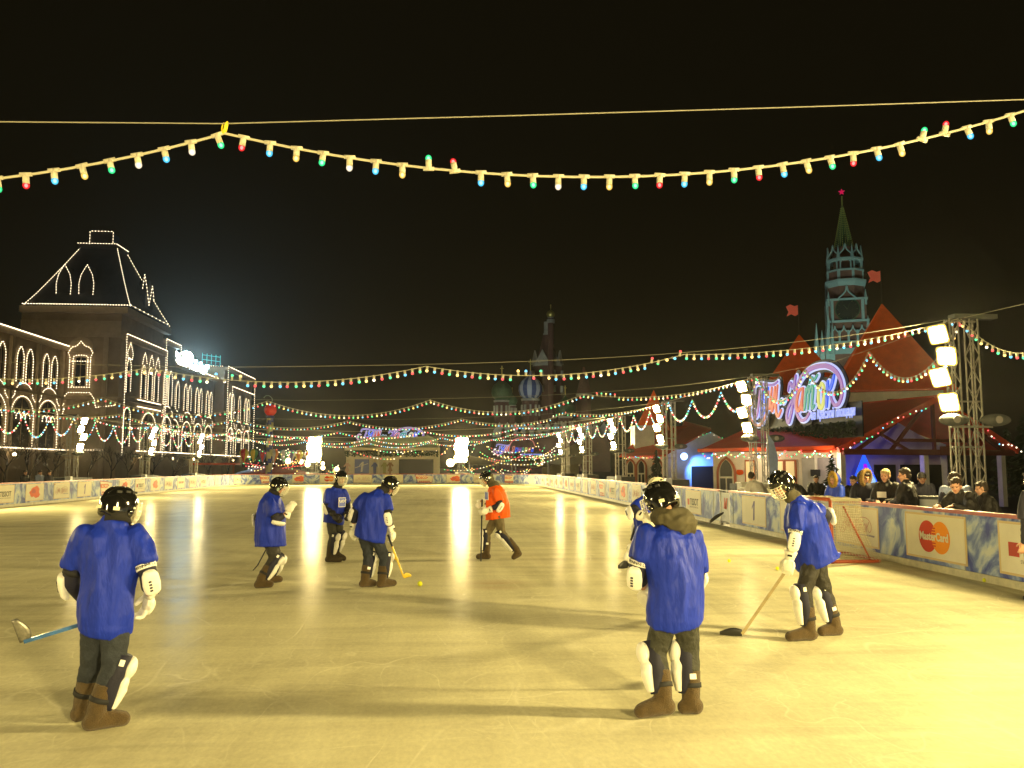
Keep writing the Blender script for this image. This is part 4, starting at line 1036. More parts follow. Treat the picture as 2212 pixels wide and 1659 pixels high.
leafy('string of bulbs along the grey gable', [at(1458,966,61.2), at(1500,949,61.2), at(1536,934,61.2), at(1560,948,61.2), at(1568,954,61.2)], 7, .32)
sp = at(1477.5,986,60.9); so = empty('blue_spotlight', sp, 'bright blue white spotlight on the grey gabled hall', 'spotlight')
MB().tube([sp+V((0,.5,.1)), sp+V((0,.1,0))], [.10,.2], 10).build('lamp_housing', M['darksteel'], so); M['bluespot'] = glow('blue spotlight', (.25,.45,1), 9); MB().ball(sp+V((0,-.02,0)), .26, 12, 8).build('lamp_glass', M['bluespot'], so)
bl = bpy.data.lights.new('blue spot', 'SPOT'); bl.energy = 1500; bl.color = (.08,.25,1); bl.spot_size = 1.5; bl.spot_blend = .8; bl.shadow_soft_size = .1
bo = bpy.data.objects.new('blue_spot', bl); COL.objects.link(bo); bo.location = sp+V((0,-.5,.1)); bo.rotation_euler = V((.9,.45,-.75)).to_track_quat('-Z','Y').to_euler()
fir('small dark fir tree before the grey gabled hall', at(1418,1008,56).x, 56, 3.0, .9, 3)
fir('decorated black fir tree behind the woman in the blue jacket', at(1797,1008,33).x, 33, 2.35, .75, 4, lights=True)
fir('tall dark fir at the right edge behind the pavilion', at(2178,1008,52).x, 52, 4.4, 1.6, 5)
fir('dark fir at the far right edge of the picture', at(2216,1008,47).x, 47, 4.9, 1.7, 6)
# counter and feather flag
ct = empty('counter', (12.5, 29.5, 0), 'small pale counter in front of the pavilion windows', 'counter')
p = at(1630,1030,31); MB().box((p.x, 31, .7), (1.2,.5,1.15)).build('counter_body', M['cream'], ct); MB().box((p.x, 31, 1.30), (1.3,.6,.05)).build('counter_top', M['adwhite'], ct)
ff = empty('feather_flag', at(1658,1008,30), 'pale blue feather flag beside the third tower', 'flag')
o = at(1668,1040,30); M['flagblue'] = mat('pale blue flag cloth', (.30,.38,.68), .7, vary=.3, scale=2)
MB().prism([(-.05,0),(.20,0),(.24,1.2),(.10,1.75),(-.12,2.05),(-.18,1.5)], (o.x, 30, 1.05), (1,0,0), (0,0,1), .02).build('cloth', M['flagblue'], ff); MB().tube([(o.x-.1,30,0),(o.x-.08,30,1.5),(o.x-.14,30,3.1)], .02, 6).build('pole', M['steel'], ff)
bn_ = empty('rubbish_bin', (11.2, 20.0, 0), 'pale speckled bin between the men leaning on the boards', 'bin')
p = at(2012,1065,17.2); bn_.location = (p.x, 17.2, 0); MB().lathe((p.x,17.2,0), [(.26,0),(.30,1.22)], 16).build('bin_body', M['greywall'], bn_, True); MB().lathe((p.x,17.2,1.22), [(.32,0),(.32,.06)], 16).build('bin_rim', M['block'], bn_)

# ================================================================ goal
M['goalred'] = mat('worn orange red pipe', (.34,.070,.022), .45, vary=.3, scale=10)
M['net'] = mat('cream netting', (.46,.42,.28), .8)
gl_ = empty('hockey_goal', (8.2, 16.3, 0), 'red framed hockey goal with cream net standing against the right boards', 'goal')
G0 = V((7.74, 16.3, 0)); gxv = V((0.02,1,0)).normalized(); gback = V((1,-.02,0)).normalized()   # mouth runs away to the left, net bulges to the right
W_, H_ = 1.83, 1.24
c0, c1 = G0, G0+gxv*W_; U = V((0,0,1))
MB().tube([c0+U*.0, c0+U*H_], .036, 10).build('post', M['goalred'], gl_, True); MB().tube([c1, c1+U*H_], .036, 10).build('post', M['goalred'], gl_, True)
MB().tube([c0+U*(H_+.01), c1+U*(H_+.01)], .036, 10).build('crossbar', M['goalred'], gl_, True)
D0 = gback*.62; D1 = gback*1.02
MB().tube(spline([tuple(c0+U*.04), tuple(c0+D1*.8+U*.04), tuple(c0+D1+gxv*.25+U*.04), tuple(c1+D1-gxv*.25+U*.04), tuple(c1+D1*.8+U*.04), tuple(c1+U*.04)], 5), .035, 8).build('base_pipe', M['goalred'], gl_, True)
for c in (c0, c1): MB().tube([c+gback*.26+U*(H_-.12), c+gback*.78+U*.04], .022, 8).build('back_brace', M['goalred'], gl_, True)
def netpatch(f, nu, nv, r=.0045):
    mb = MB()
    for i in range(nu+1): mb.tube([f(i/nu, j/12) for j in range(13)], r, 3, False)
    for j in range(nv+1): mb.tube([f(i/12, j/nv) for i in range(13)], r, 3, False)
    return mb
def back(u, v):   # v: 0 top, 1 bottom
    d = .62+.42*v**2.6; return c0.lerp(c1, u)+gback*d+U*(H_-.02-(H_-.06)*v)
def sidep(c):
    def f(u, v): d = (.62+.42*v**2.6)*u; return c+gback*d+U*(H_-.02-(H_-.06)*v)+V((0,-.02*math.sin(3*u),0))
    return f
for nm, f, a, b in (('side_net', sidep(c0), 16, 24), ('side_net', sidep(c1), 14, 22), ('back_net', back, 30, 24)): netpatch(f, a, b).build(nm, M['net'], gl_)
mb = MB()
for k in range(5): mb.tube([c0.lerp(c1, i/14)+gback*(.62*k/4)+U*(H_+.015-.02*math.sin(i)) for i in range(15)], .010, 4)
for i in range(15): mb.tube([c0.lerp(c1, i/14)+gback*(.62*k/4)+U*(H_+.012) for k in range(5)], .010, 4)
mb.build('top_net', M['net'], gl_)
mb = MB().tube([c0+gback*(.62*k/8)+U*(H_+.01-.012*(k % 2)) for k in range(9)], .03, 6).tube([c0+gback*.62+U*H_, c1+gback*.62+U*H_], .022, 6); mb.build('net_binding', M['net'], gl_)

# ================================================================ far end
st = empty('stage_house', (-4.5, 98, 0), 'low cream stage house with a dark window and painted panels at the far end', 'building')
YS = 97.5
def ST(x, y, o=0.0): p = at(x, y, YS-o); return p
s0, s1 = ST(747,1024), ST(948,1024)
M['stagewall'] = mat('yellow cream panel', (.58,.52,.34), .8, vary=.1, scale=1); M['stageroof'] = mat('pale green curved roof', (.26,.32,.26), .7, vary=.2, scale=.5)
zt = ST(800,976).z
MB().box(((s0.x+s1.x)/2, YS+2, zt/2), (s1.x-s0.x, 4, zt)).build('wall', M['stagewall'], st)
MB().box(((s0.x+s1.x)/2, YS-.3, ST(800,970).z), (s1.x-s0.x+.2, .9, .3)).build('beam', M['stagewall'], st)
P = [ST(758,967), ST(765,955), ST(785,946), ST(830,941), ST(880,946), ST(925,941), ST(945,950), ST(950,967)]
MB().prism([(q.x, q.z) for q in P], (0, YS+1.5, 0), (1,0,0), (0,0,1), 3.5).build('roof', M['stageroof'], st)
w0, w1 = ST(862,992), ST(936,1024); MB().box(((w0.x+w1.x)/2, YS-.02, (w0.z+w1.z)/2-.3), (w1.x-w0.x, .1, w0.z-w1.z+.6)).build('window', M['glassdark'], st)
for x in (818.5, 948): q = ST(x, 990); MB().box((q.x, YS-.5, q.z/2+.4), (.20,.2,q.z+1.2)).build('post', M['stagewall'], st)
MB().box(((s0.x+s1.x)/2, YS-.4, ST(800,985).z), (s1.x-s0.x, .12, .16)).build('rail', M['stagewall'], st)
mb = MB(); rnd = random.Random(8)
for i in range(900):
    q = V((rnd.uniform(s0.x, s1.x), YS-.55, ST(800,980).z+rnd.uniform(-.28,.22))); o = V((rnd.uniform(-1,1),0,rnd.uniform(-1,1)))*.16; e = V((rnd.uniform(-1,1),rnd.uniform(-1,1),rnd.uniform(-1,1)))*.16; mb.add([q+o,q+e,q-o], [(0,1,2)])
mb.build('leaf_garland', M['needle2'] if 'needle2' in M else M['needle'], st)
M['mural1'] = mat('faded pink paint', (.55,.36,.26), .8); M['mural2'] = mat('dull blue paint', (.14,.17,.34), .8); M['mural3'] = mat('brown paint', (.30,.18,.08), .8); M['mural4'] = mat('olive paint', (.36,.34,.12), .8); M['muralskin'] = mat('tan paint', (.55,.40,.25), .8)
b0, b1 = ST(766.5,992), ST(797,1023); pb = MB().box(((b0.x+b1.x)/2, YS-.06, (b0.z+b1.z)/2), (b1.x-b0.x, .08, b0.z-b1.z)).build('billboard', M['mural2'], st)
mb = MB(); one_logo(mb, V(((b0.x+b1.x)/2-.1, YS-.12, b1.z+.18)), V((1,0,0)), V((0,0,1)), 1.15); mb.prism([(-.75,.62),(.7,1.1),(.7,1.16),(-.75,.68)], (((b0.x+b1.x)/2, YS-.12, b1.z)), (1,0,0), (0,0,1), .01); mb.build('number', M['adwhite'], pb)
def mural(dx, top, m1, m2, skirt):
    q = ST(dx, top); q0 = ST(dx, 1024); h = q.z-q0.z+.35; o = (q.x, YS-.05, q.z-h)
    mb = MB(); mb.prism([(-.14,0),(.14,0),(.16,.45*h),(.22,.72*h),(.15,.82*h),(-.15,.82*h),(-.22,.72*h),(-.18,.45*h)] if not skirt else [(-.10,0),(.10,0),(.10,.3*h),(.28,.34*h),(.12,.55*h),(.20,.8*h),(-.20,.8*h),(-.12,.55*h),(-.28,.34*h),(-.10,.3*h)], o, (1,0,0), (0,0,1), .05)
    f = mb.build('painted_figure', M[m1], st); MB().prism([(.09*math.cos(t*.7), .90*h+.10*math.sin(t*.7)) for t in range(9)], (o[0], o[1]-.004, o[2]), (1,0,0), (0,0,1), .05).build('painted_head', M['muralskin'], f)
    MB().prism([(-.20,.74*h),(-.42,.62*h),(-.34,.56*h),(-.14,.66*h)], (o[0], o[1]-.003, o[2]), (1,0,0), (0,0,1), .05).prism([(.20,.74*h),(.40,.64*h),(.30,.56*h),(.12,.66*h)], (o[0], o[1]-.003, o[2]), (1,0,0), (0,0,1), .05).build('painted_arm', M[m2], f)
mural(750.5,992,'mural1','mural1',True); mural(810,992,'mural2','mural2',False); mural(831,992,'mural4','mural4',False); mural(843,991,'mural3','mural3',True)
# far copy of the rink sign, on posts above the stage house
s2 = empty('rink_sign', (-4.5, 98.2, 4.5), 'far small lit script sign above the stage house', 'sign', 'lit script signs of the rink')
p0 = at(770.4,955.5,98.2); p1 = at(927,923.5,98.2)
draw_logo(s2, (p0.x, 98.2, p0.z), (1,0,0), (0,0,1), p1.x-p0.x, p1.z-p0.z, LOGO, edge=12, t=.06)
q = at(898,952,98.1); text('small_letters', 'на Красной площади', .36, M['sign_text'], s2, q, (1,0,0), (0,0,1), .02, .01, sx=.72)
for x in (790, 850, 905): a = at(x, 945, 98.5); MB().bar((a.x, 98.4, 3.6), (a.x, 98.4, a.z), .06).build('support', M['darksteel'], s2)
# fair sign further right
s3 = empty('fair_sign', (9, 104, 4), 'lit script fair sign far away between the tents, right of the far floodlight', 'sign', 'lit script signs of the rink')
p0 = at(1066,983.5,104); p1 = at(1160,957,104); ks = (p1.x-p0.x)/880
draw_logo(s3, (p0.x, 104, p0.z), (1,0,0), (0,0,1), (p1.x-p0.x)*.42, p1.z-p0.z, LOGO[:9], edge=11, u0=480, u1=960)
for i, (ch, m_) in enumerate(zip('Ярмарка', ['rose','blue','purple','teal','lime','rose','blue'])):
    q = at(1108+i*6.9, 971, 103.9); text('letter', ch, .92, M['sign_'+m_], s3, q, (1,0,0), (0,0,1), .04, .03, sx=.62, shear=.3)
MB().ribbon(spline([(0,0),(.5,1.1),(1.6,1.5),(2.9,1.2),(3.3,.5)], 5), .12, at(1098,972,104), (1,0,0), (0,0,1), .05).build('flourish', M['sign_rose'], s3)
q = at(1148,981.5,103.9); text('small_letters', 'на Красной площади', .26, M['sign_text'], s3, q, (1,0,0), (0,0,1), .02, .01)
for x in (1080, 1145): a = at(x, 975, 104.3); MB().bar((a.x,104.3,0), (a.x,104.3,a.z), .08).build('support', M['darksteel'], s3)
# striped pole with a red ball
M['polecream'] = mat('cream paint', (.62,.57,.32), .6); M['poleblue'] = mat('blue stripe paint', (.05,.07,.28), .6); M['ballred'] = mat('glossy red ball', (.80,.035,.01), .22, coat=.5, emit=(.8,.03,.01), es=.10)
q = at(584.3,885.7,98); px_ = q.x
pl = empty('striped_pole', (px_, 98, 0), 'tall blue and cream striped pole topped by a shiny red cherry ball', 'pole')
zt = at(584,903,98).z; ml = MB(); n = 24; rr = .36; H = int(zt/.25)
for i in range(H):
    for k in range(n):
        a0, a1 = 2*math.pi*k/n, 2*math.pi*(k+1)/n; z0, z1 = zt*i/H, zt*(i+1)/H
        ph = ((k/n) - (z0/1.5)) % 1; ml.mat(1 if ph < .38 else 0)
        ml.add([(px_+rr*math.cos(a0),98+rr*math.sin(a0),z0),(px_+rr*math.cos(a1),98+rr*math.sin(a1),z0),(px_+rr*math.cos(a1),98+rr*math.sin(a1),z1),(px_+rr*math.cos(a0),98+rr*math.sin(a0),z1)], [(0,1,2,3)])
ml.build('column', [M['polecream'], M['poleblue']], pl); MB().lathe((px_,98,zt), [(.40,0),(.50,.12),(.3,.3)], 16).build('cap', M['poleblue'], pl)
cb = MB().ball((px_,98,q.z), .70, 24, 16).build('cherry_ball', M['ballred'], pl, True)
MB().tube(spline([(px_,98,q.z+.62),(px_+.18,98,q.z+1.2),(px_-.15,98,q.z+1.6),(px_-.55,98,q.z+1.62),(px_-.78,98,q.z+1.4)], 5), [.05]*20+[.09], 6).build('cherry_stem', M['greensteel2'] if 'greensteel2' in M else M['needle3'] if 'needle3' in M else M['stageroof'], cb)
# balloon carousel
car = empty('balloon_carousel', (-20, 108, 0), 'carousel of striped balloons behind the left corner of the rink', 'carousel')
BC_ = {'red': (.75,.03,.02), 'yel': (.75,.60,.03), 'grn': (.05,.28,.06), 'wht': (.6,.56,.45), 'vio': (.16,.13,.30), 'ora': (.75,.25,.04)}
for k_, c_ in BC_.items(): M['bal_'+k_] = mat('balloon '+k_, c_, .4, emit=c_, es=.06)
def balloon(dx, dy, Y, rpx, m1, m2):
    q = at(dx, dy, Y); r = rpx*Y/FPX; mb = MB(); n = 12; pr = [(.02,1.1),(.55,.95),(.92,.5),(1,.1),(.82,-.45),(.45,-1.15),(.2,-1.75),(.12,-1.9)]
    for i in range(len(pr)-1):
        for k in range(n):
            a0, a1 = 2*math.pi*k/n, 2*math.pi*(k+1)/n; mb.mat((k//2) % 2); (r0,z0),(r1,z1) = pr[i], pr[i+1]
            mb.add([q+V((r*r0*math.cos(a0), r*r0*math.sin(a0), r*z0)), q+V((r*r0*math.cos(a1), r*r0*math.sin(a1), r*z0)), q+V((r*r1*math.cos(a1), r*r1*math.sin(a1), r*z1)), q+V((r*r1*math.cos(a0), r*r1*math.sin(a0), r*z1))], [(0,1,2,3)])
    b = mb.build('balloon', [M[m1], M[m2]], car, True); MB().lathe(q-V((0,0,r*2.75)), [(.25*r,0),(.42*r,.5*r),(.40*r,.62*r)], 10).build('basket', M['bark'], b)
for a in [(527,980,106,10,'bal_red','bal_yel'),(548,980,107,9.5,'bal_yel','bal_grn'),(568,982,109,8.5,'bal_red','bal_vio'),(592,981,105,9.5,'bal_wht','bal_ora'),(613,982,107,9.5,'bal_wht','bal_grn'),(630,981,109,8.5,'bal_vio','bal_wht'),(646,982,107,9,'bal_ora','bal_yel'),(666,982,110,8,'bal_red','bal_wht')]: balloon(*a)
q = at(590,1016,108); MB().lathe((q.x,108,0), [(5.2,.0),(5.2,.5),(4.2,1.2),(.5,2.2)], 24).build('platform', mat('dark red platform', (.30,.03,.02), .6, vary=.3), car)
for i, (x0,y0,x1,y1) in enumerate([(528,1000,562,1006),(530,1007,590,1012),(600,1006,640,1000),(610,1012,660,1004),(570,1001,600,1002)]):
    a, b = at(x0,y0,104.5), at(x1,y1,104.5); MB().tube([a,b], .05, 6).build('rim_light', M['redglow'] if 'redglow' in M else M['bal_red'], car)
    mb = MB()
    for p, _ in along([a+V((0,-.1,0)),b+V((0,-.1,0))], .35, .1): mb.mat(i % 3).octa(p, .07)
    mb.build('rim_bulbs', [BG[0],BG[4],BG[2]], car)
# street lamps and scattered fair lights
for i, (dx, dy, Y, r_) in enumerate([(622.8,996,110,.40),(649.8,997.4,112,.32),(664.3,1003.3,108,.34),(697.2,1001,114,.24),(697.5,1010.6,104,.26),(727.7,1013,104,.28),(973,999.6,106,.50),(1179,1012,112,.28),(1208,1004,118,.2)]):
    q = at(dx, dy, Y); t = empty('globe_lamp', (q.x, Y, 0), '%s round warm globe lamp from the left on the far square' % SP[i], 'lamp post', 'round globe lamps beyond the far boards')
    MB().tube([(q.x,Y,0),(q.x,Y,q.z-r_*.8)], .05, 6).build('post', M['darksteel'], t); MB().ball(q, r_, 12, 8).build('globe', M['warmlamp'], t, True)
# tents on the right of the far end
M['canvas'] = mat('olive beige canvas', (.40,.36,.22), .85, vary=.15, scale=.6)
for i, (x0, x1, Y, yt, ye, lab) in enumerate([(1010,1110,110,984,1001,'wide sagging beige canopy of the fair left of the pillar stand'), (1110,1190,107,980,1006,'beige marquee under the fair sign'), (1180,1262,104,950,1000,'large olive tent roof rising towards the right corner')]):
    t = empty('market_tent', (at((x0+x1)/2,1008,Y).x, Y, 0), lab, 'tent', 'tents of the fair beyond the far boards')
    n = 14; vs = []
    for k in range(n+1):
        f = k/n; x = x0+(x1-x0)*f
        if i == 2: y = yt + (ye-yt)*(1-f**.8)*.9
        else: y = yt + 7*math.sin(math.pi*f*1.0)*(-1 if i else 1)*.8 + (3 if i else 0)
        yl = ye + 4*math.sin(math.pi*f)
        vs += [tuple(at(x, y, Y+3)), tuple(at(x, yl, Y-2))]
    mb = MB(); vb = [(a[0], a[1], a[2]-.05) for a in vs]; mb.add(vs+vb, [(2*k, 2*k+1, 2*k+3, 2*k+2) for k in range(n)]+[(2*n+2+2*k, 2*n+2+2*k+2, 2*n+2+2*k+3, 2*n+2+2*k+1) for k in range(n)]); mb.build('canopy', M['canvas'], t, True)
    for x in (x0+4, x1-4): q = at(x, ye, Y-2); MB().tube([(q.x,Y-2,0),(q.x,Y-2,q.z+.3)], .08, 6).build('post', M['steel'], t)
    if i == 2: q0, q1 = at(x0,1003,Y-2), at(x1,1003,Y-2); MB().box(((q0.x+q1.x)/2, Y+2, q0.z/2), (q1.x-q0.x, .1, q0.z)).build('side_wall', M['canvas'], t)
rnd = random.Random(12)
def fairlights(label, x0, x1, y0, y1, Y, n, seed):
    rnd = random.Random(seed); q = at((x0+x1)/2, (y0+y1)/2, Y); r = empty('fair_lights', (q.x, Y, q.z), label, 'string lights', 'string lights of the fair')
    for k in range(n):
        a = at(rnd.uniform(x0,x1), rnd.uniform(y0,y1), Y+rnd.uniform(-2,4)); b = at(rnd.uniform(x0,x1), rnd.uniform(y0,y1), Y+rnd.uniform(-2,4))
        P = swoop([a, b], [rnd.uniform(.3,1.2)], 10); mb = MB().tube(P, .015, 3); mb.mi = 0
        for p, _ in along(P, .42, .1): mb.mat(1+rnd.choice((0,1,2,2,4,4))).octa(p, .075)
        mb.build('light_string', [M['rope']]+BG, r)
fairlights('tangle of coloured bulbs around the far fair sign', 1015, 1215, 955, 992, 101, 12, 2)
fairlights('coloured bulbs along the far tower lights on the stage roof', 745, 1000, 962, 978, 96.5, 7, 3)
fairlights('low specks of light on the dark fair ground left of the stage', 600, 740, 1002, 1020, 106, 6, 4)
fairlights('low specks of light on the fair ground right of the far floodlight', 955, 1160, 1000, 1018, 106, 6, 5)
fairlights('bulbs around the carousel balloons', 500, 700, 965, 1000, 104, 8, 6)
sh_ = empty('market_stall', (at(465,1000,98).x, 98, 0), 'small red roofed stall under the dark trees at the left', 'stall')
q = at(468,1008,98); MB().box((q.x,98,2.2), (4.6,2.4,.25)).build('roof', M['roofred'], sh_)
for dx in (-2.1, 2.1): MB().box((q.x+dx,97,1.1), (.18,.18,2.2)).build('post', M['trimred'], sh_)
MB().box((q.x,97.2,.5), (4.2,.5,1.0)).build('counter', M['bark'], sh_)

# ================================================================ clock tower
M['brick'] = mat('dark red brick', (.24,.10,.07), .9, vary=.3, scale=.4)
M['stonewhite'] = mat('white stone trim', (.36,.44,.41), .8, vary=.1, scale=.5)
M['spiregreen'] = mat('green glazed tiles', (.06,.11,.05), .4, vary=.3, scale=.8)
M['gilt'] = mat('gilding', (.45,.42,.12), .4, .4, emit=(.5,.6,.1), es=.03)
M['clockface'] = mat('black clock face', (.02,.025,.02), .5)
YT_ = 215.0
def kz(c): return at(2300*.6777+c[0]*.2953, 406.6+c[1]*.2953, YT_)
ax_ = kz((900,600)); TX = ax_.x
def zz(cy): return kz((900,cy)).z
U1 = .2953*YT_/FPX      # metres per crop unit
ctw = empty('clock_tower', (TX, YT_, 0), 'tall brick clock tower with white stone trim and a green spire with a red star', 'tower')
rot = math.radians(-23)
def sq(z0, z1, hw, m, name, hw1=None, n=4, r0=rot): 
    a = r0+math.pi/4 if n == 4 else r0+math.pi/n; k = math.cos(math.pi/n); hw1 = hw if hw1 is None else hw1
    return MB().lathe((TX,YT_,0), [(hw/k,z0),(hw1/k,z1)], n, a).build(name, m, ctw)
zl = {c: zz(c) for c in (1500,1220,1180,1150,1030,1000,980,830,790,730,690,660,610,540,450,130,95,20)}
sq(0, zz(1225), 118*U1, M['brick'], 'lower_body'); sq(zz(1225), zz(1185), 142*U1, M['stonewhite'], 'cornice'); sq(zz(1185), zz(1150), 150*U1, M['brick'], 'parapet'); sq(zz(1150), zz(1135), 152*U1, M['stonewhite'], 'cornice')
sq(zz(1135), zz(1000), 132*U1, M['brick'], 'gallery'); sq(zz(1000), zz(985), 150*U1, M['stonewhite'], 'cornice'); sq(zz(985), zz(842), 133*U1, M['brick'], 'clock_stage'); sq(zz(842), zz(828), 146*U1, M['stonewhite'], 'cornice')
sq(zz(828), zz(735), 128*U1, M['brick'], 'drum', n=8); sq(zz(735), zz(705), 138*U1, M['stonewhite'], 'cornice', 147*U1, 8); sq(zz(705), zz(688), 147*U1, M['stonewhite'], 'cornice', n=8)
sq(zz(688), zz(625), 128*U1, M['brick'], 'balustrade', n=8); sq(zz(625), zz(612), 134*U1, M['stonewhite'], 'cornice', n=8); sq(zz(612), zz(535), 78*U1, M['brick'], 'belfry_core', n=8)
sq(zz(545), zz(530), 132*U1, M['stonewhite'], 'cornice', n=8); sq(zz(530), zz(440), 92*U1, M['brick'], 'crown', 74*U1, 8)
sq(zz(450), zz(130), 72*U1, M['spiregreen'], 'spire', 6*U1, 8)
MB().tube([(TX,YT_,zz(130)),(TX,YT_,zz(60))], .18, 6).build('spire_rod', M['gilt'], ctw)
sp_ = []
for i in range(10): a = math.pi/2+math.pi*i/5; r_ = .85 if i % 2 == 0 else .36; sp_.append((r_*math.cos(a), r_*math.sin(a)))
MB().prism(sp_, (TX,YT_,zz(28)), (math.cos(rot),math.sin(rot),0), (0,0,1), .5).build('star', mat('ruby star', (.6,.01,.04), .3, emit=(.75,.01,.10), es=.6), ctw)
R8 = 128*U1
for k in range(8):
    a = rot+math.pi/8+k*math.pi/4; c = V((TX+R8*math.cos(a), YT_+R8*math.sin(a), 0)); t = V((-math.sin(a), math.cos(a), 0))
    for d in (-.45, .45): MB().tube([c+t*d+V((0,0,zz(612))), c+t*d+V((0,0,zz(545)))], .20, 8).build('column', M['stonewhite'], ctw)
    MB().tube([c+V((0,0,zz(688))), c+V((0,0,zz(612)))], .50, 6).build('pier', M['stonewhite'], ctw)
    MB().cone(c+V((0,0,zz(535))), c+V((0,0,zz(438))), .55, .05, 6).build('pinnacle', M['stonewhite'], ctw)
    a2 = rot+k*math.pi/4; n_ = V((math.cos(a2), math.sin(a2), 0)); t = V((-math.sin(a2), math.cos(a2), 0)); o = V((TX,YT_,0))+n_*(R8*.93)
    P = spline([(-1.9,zz(530)),(-1.75,zz(515)),(-1.2,zz(495)),(-.35,zz(470)),(0,zz(432)),(.35,zz(470)),(1.2,zz(495)),(1.75,zz(515)),(1.9,zz(530))], 3)
    MB().tube([o+t*p[0]+V((0,0,p[1])) for p in P], .20, 5).build('ogee_gable', M['stonewhite'], ctw)
    MB().tube([o+t*1.1*math.cos(q*math.pi/8)+V((0,0,zz(560)+1.1*math.sin(q*math.pi/8))) for q in range(9)], .2, 5).build('belfry_arch', M['stonewhite'], ctw)
# spire ribs with gilded knobs
for k in range(8):
    a = rot+math.pi/8+k*math.pi/4; mb = MB(); mb.tube([(TX+72*U1*1.08*math.cos(a),YT_+72*U1*1.08*math.sin(a),zz(450)),(TX+.2*math.cos(a),YT_+.2*math.sin(a),zz(132))], .06, 4)
    mb.build('spire_rib', M['gilt'], ctw)
    mb = MB()
    for i in range(22):
        f = i/22; r_ = (72*U1*1.02)*(1-f)+.25*f
        for da in (-.22, .22): mb.octa((TX+r_*math.cos(a+da), YT_+r_*math.sin(a+da), zz(445)+(zz(135)-zz(445))*f), .17)
    mb.build('gilt_knobs', M['gilt'], ctw)
# clock faces, gables, corner pinnacles
for k, dn in enumerate((rot-math.pi/2, rot-math.pi)):
    n_ = V((math.cos(dn), math.sin(dn), 0)); t = V((0,0,1)).cross(n_); o = V((TX,YT_,zz(908)))+n_*(134*U1)
    if t.x < 0: t = -t
    R = 86*U1; ck = MB().prism([(R*math.cos(q*math.pi/20), R*math.sin(q*math.pi/20)) for q in range(40)], o+n_*.1, t, (0,0,1), .2).build('clock', M['clockface'], ctw)
    MB().tube([o+n_*.24+t*(R*math.cos(q*math.pi/20))+V((0,0,R*math.sin(q*math.pi/20))) for q in range(41)], .13, 5).build('clock_rim', M['spiregreen'], ck)
    for q in range(12):
        aa = q*math.pi/6; p = o+n_*.26+t*(R*.8*math.cos(aa))+V((0,0,R*.8*math.sin(aa))); e = t*math.cos(aa)+V((0,0,math.sin(aa))); MB().bar(p-e*.22, p+e*.22, .12, .05).build('hour_mark', M['gilt'] if q in (2,7) else M['spiregreen'], ck)
    for aa, L in ((2.2,.5),(1.2,.7)): MB().bar(o+n_*.3, o+n_*.3+(t*math.cos(aa)+V((0,0,math.sin(aa))))*R*L, .16, .06).build('clock_hand', M['spiregreen'], ck)
    P = spline([(-3.1,zz(838)),(-2.6,zz(822)),(-1.4,zz(800)),(-.4,zz(775)),(0,zz(738)),(.4,zz(775)),(1.4,zz(800)),(2.6,zz(822)),(3.1,zz(838))], 3)
    MB().tube([V((o.x,o.y,0))+n_*.3+t*p[0]*.75+V((0,0,p[1])) for p in P], .22, 5).build('ogee_gable', M['stonewhite'], ctw)
    for s in (-1, 1):
        MB().tube([V((o.x,o.y,zz(1000)))+t*s*108*U1+n_*.2, V((o.x,o.y,zz(840)))+t*s*108*U1+n_*.2], .42, 6).build('buttress', M['stonewhite'], ctw)
    for d in (-3.3,-1.1,1.1,3.3):
        P = spline([(-1,zz(1090)),(-.85,zz(1072)),(-.2,zz(1050)),(0,zz(1025)),(.2,zz(1050)),(.85,zz(1072)),(1,zz(1090))], 3); b = V((o.x,o.y,0))+n_*.7+t*d
        MB().tube([b+t*p[0]+V((0,0,p[1])) for p in P], .17, 5).build('ogee_gable', M['stonewhite'], ctw)
        MB().tube([b+t*1.1+V((0,0,zz(1135))), b+t*1.1+V((0,0,zz(1060)))], .3, 6).build('pier', M['stonewhite'], ctw)
for k in range(4):
    a = rot+math.pi/4+k*math.pi/2
    for R, z0, z1, w in ((150*U1*1.41, zz(1135), zz(905 if k == 2 else 960), .8), (140*U1*1.41, zz(842), zz(770), .5)):
        c = V((TX+R*.94*math.cos(a), YT_+R*.94*math.sin(a), 0)); m_ = (z0+z1)/2-.5
        MB().tube([c+V((0,0,z0-1.4)), c+V((0,0,m_)), c+V((0,0,m_)), c+V((0,0,z1))], [w*.6,w*.6,w*.75,.05], 8).build('corner_pinnacle', M['stonewhite'], ctw)
wing = sq(0,1,1,M['brick'],'tmp'); bpy.data.objects.remove(wing)
q = kz((680,1200)); MB().box((q.x, YT_-2, q.z/2), (4.2,6,q.z)).build('side_wing', M['brick'], ctw)
for i, cx_ in enumerate((632,672,712,745)):
    q = kz((cx_,1180)); q2 = kz((cx_,1010 if i != 1 else 1060)); MB().cone((q.x,YT_-5,q.z-2), (q2.x,YT_-5,q2.z), .8, .05, 7).build('wing_pinnacle', M['stonewhite'], ctw)
    MB().box((q.x,YT_-5,q.z-3), (1.2,.5,2.4)).build('wing_merlon', M['stonewhite'], ctw)
for loc, tgt, e, col in ((V((TX-22,YT_-42,3)), V((TX,YT_,50)), 48000, (.62,1,.85)), (V((TX+30,YT_-34,3)), V((TX,YT_,40)), 20000, (.62,1,.85))):
    l_ = bpy.data.lights.new('tower floodlight', 'SPOT'); l_.energy = e; l_.color = col; l_.spot_size = .9; l_.spot_blend = .6; l_.shadow_soft_size = .6
    o_ = bpy.data.objects.new('tower_floodlight', l_); COL.objects.link(o_); o_.location = loc; o_.rotation_euler = (tgt-loc).to_track_quat('-Z','Y').to_euler()

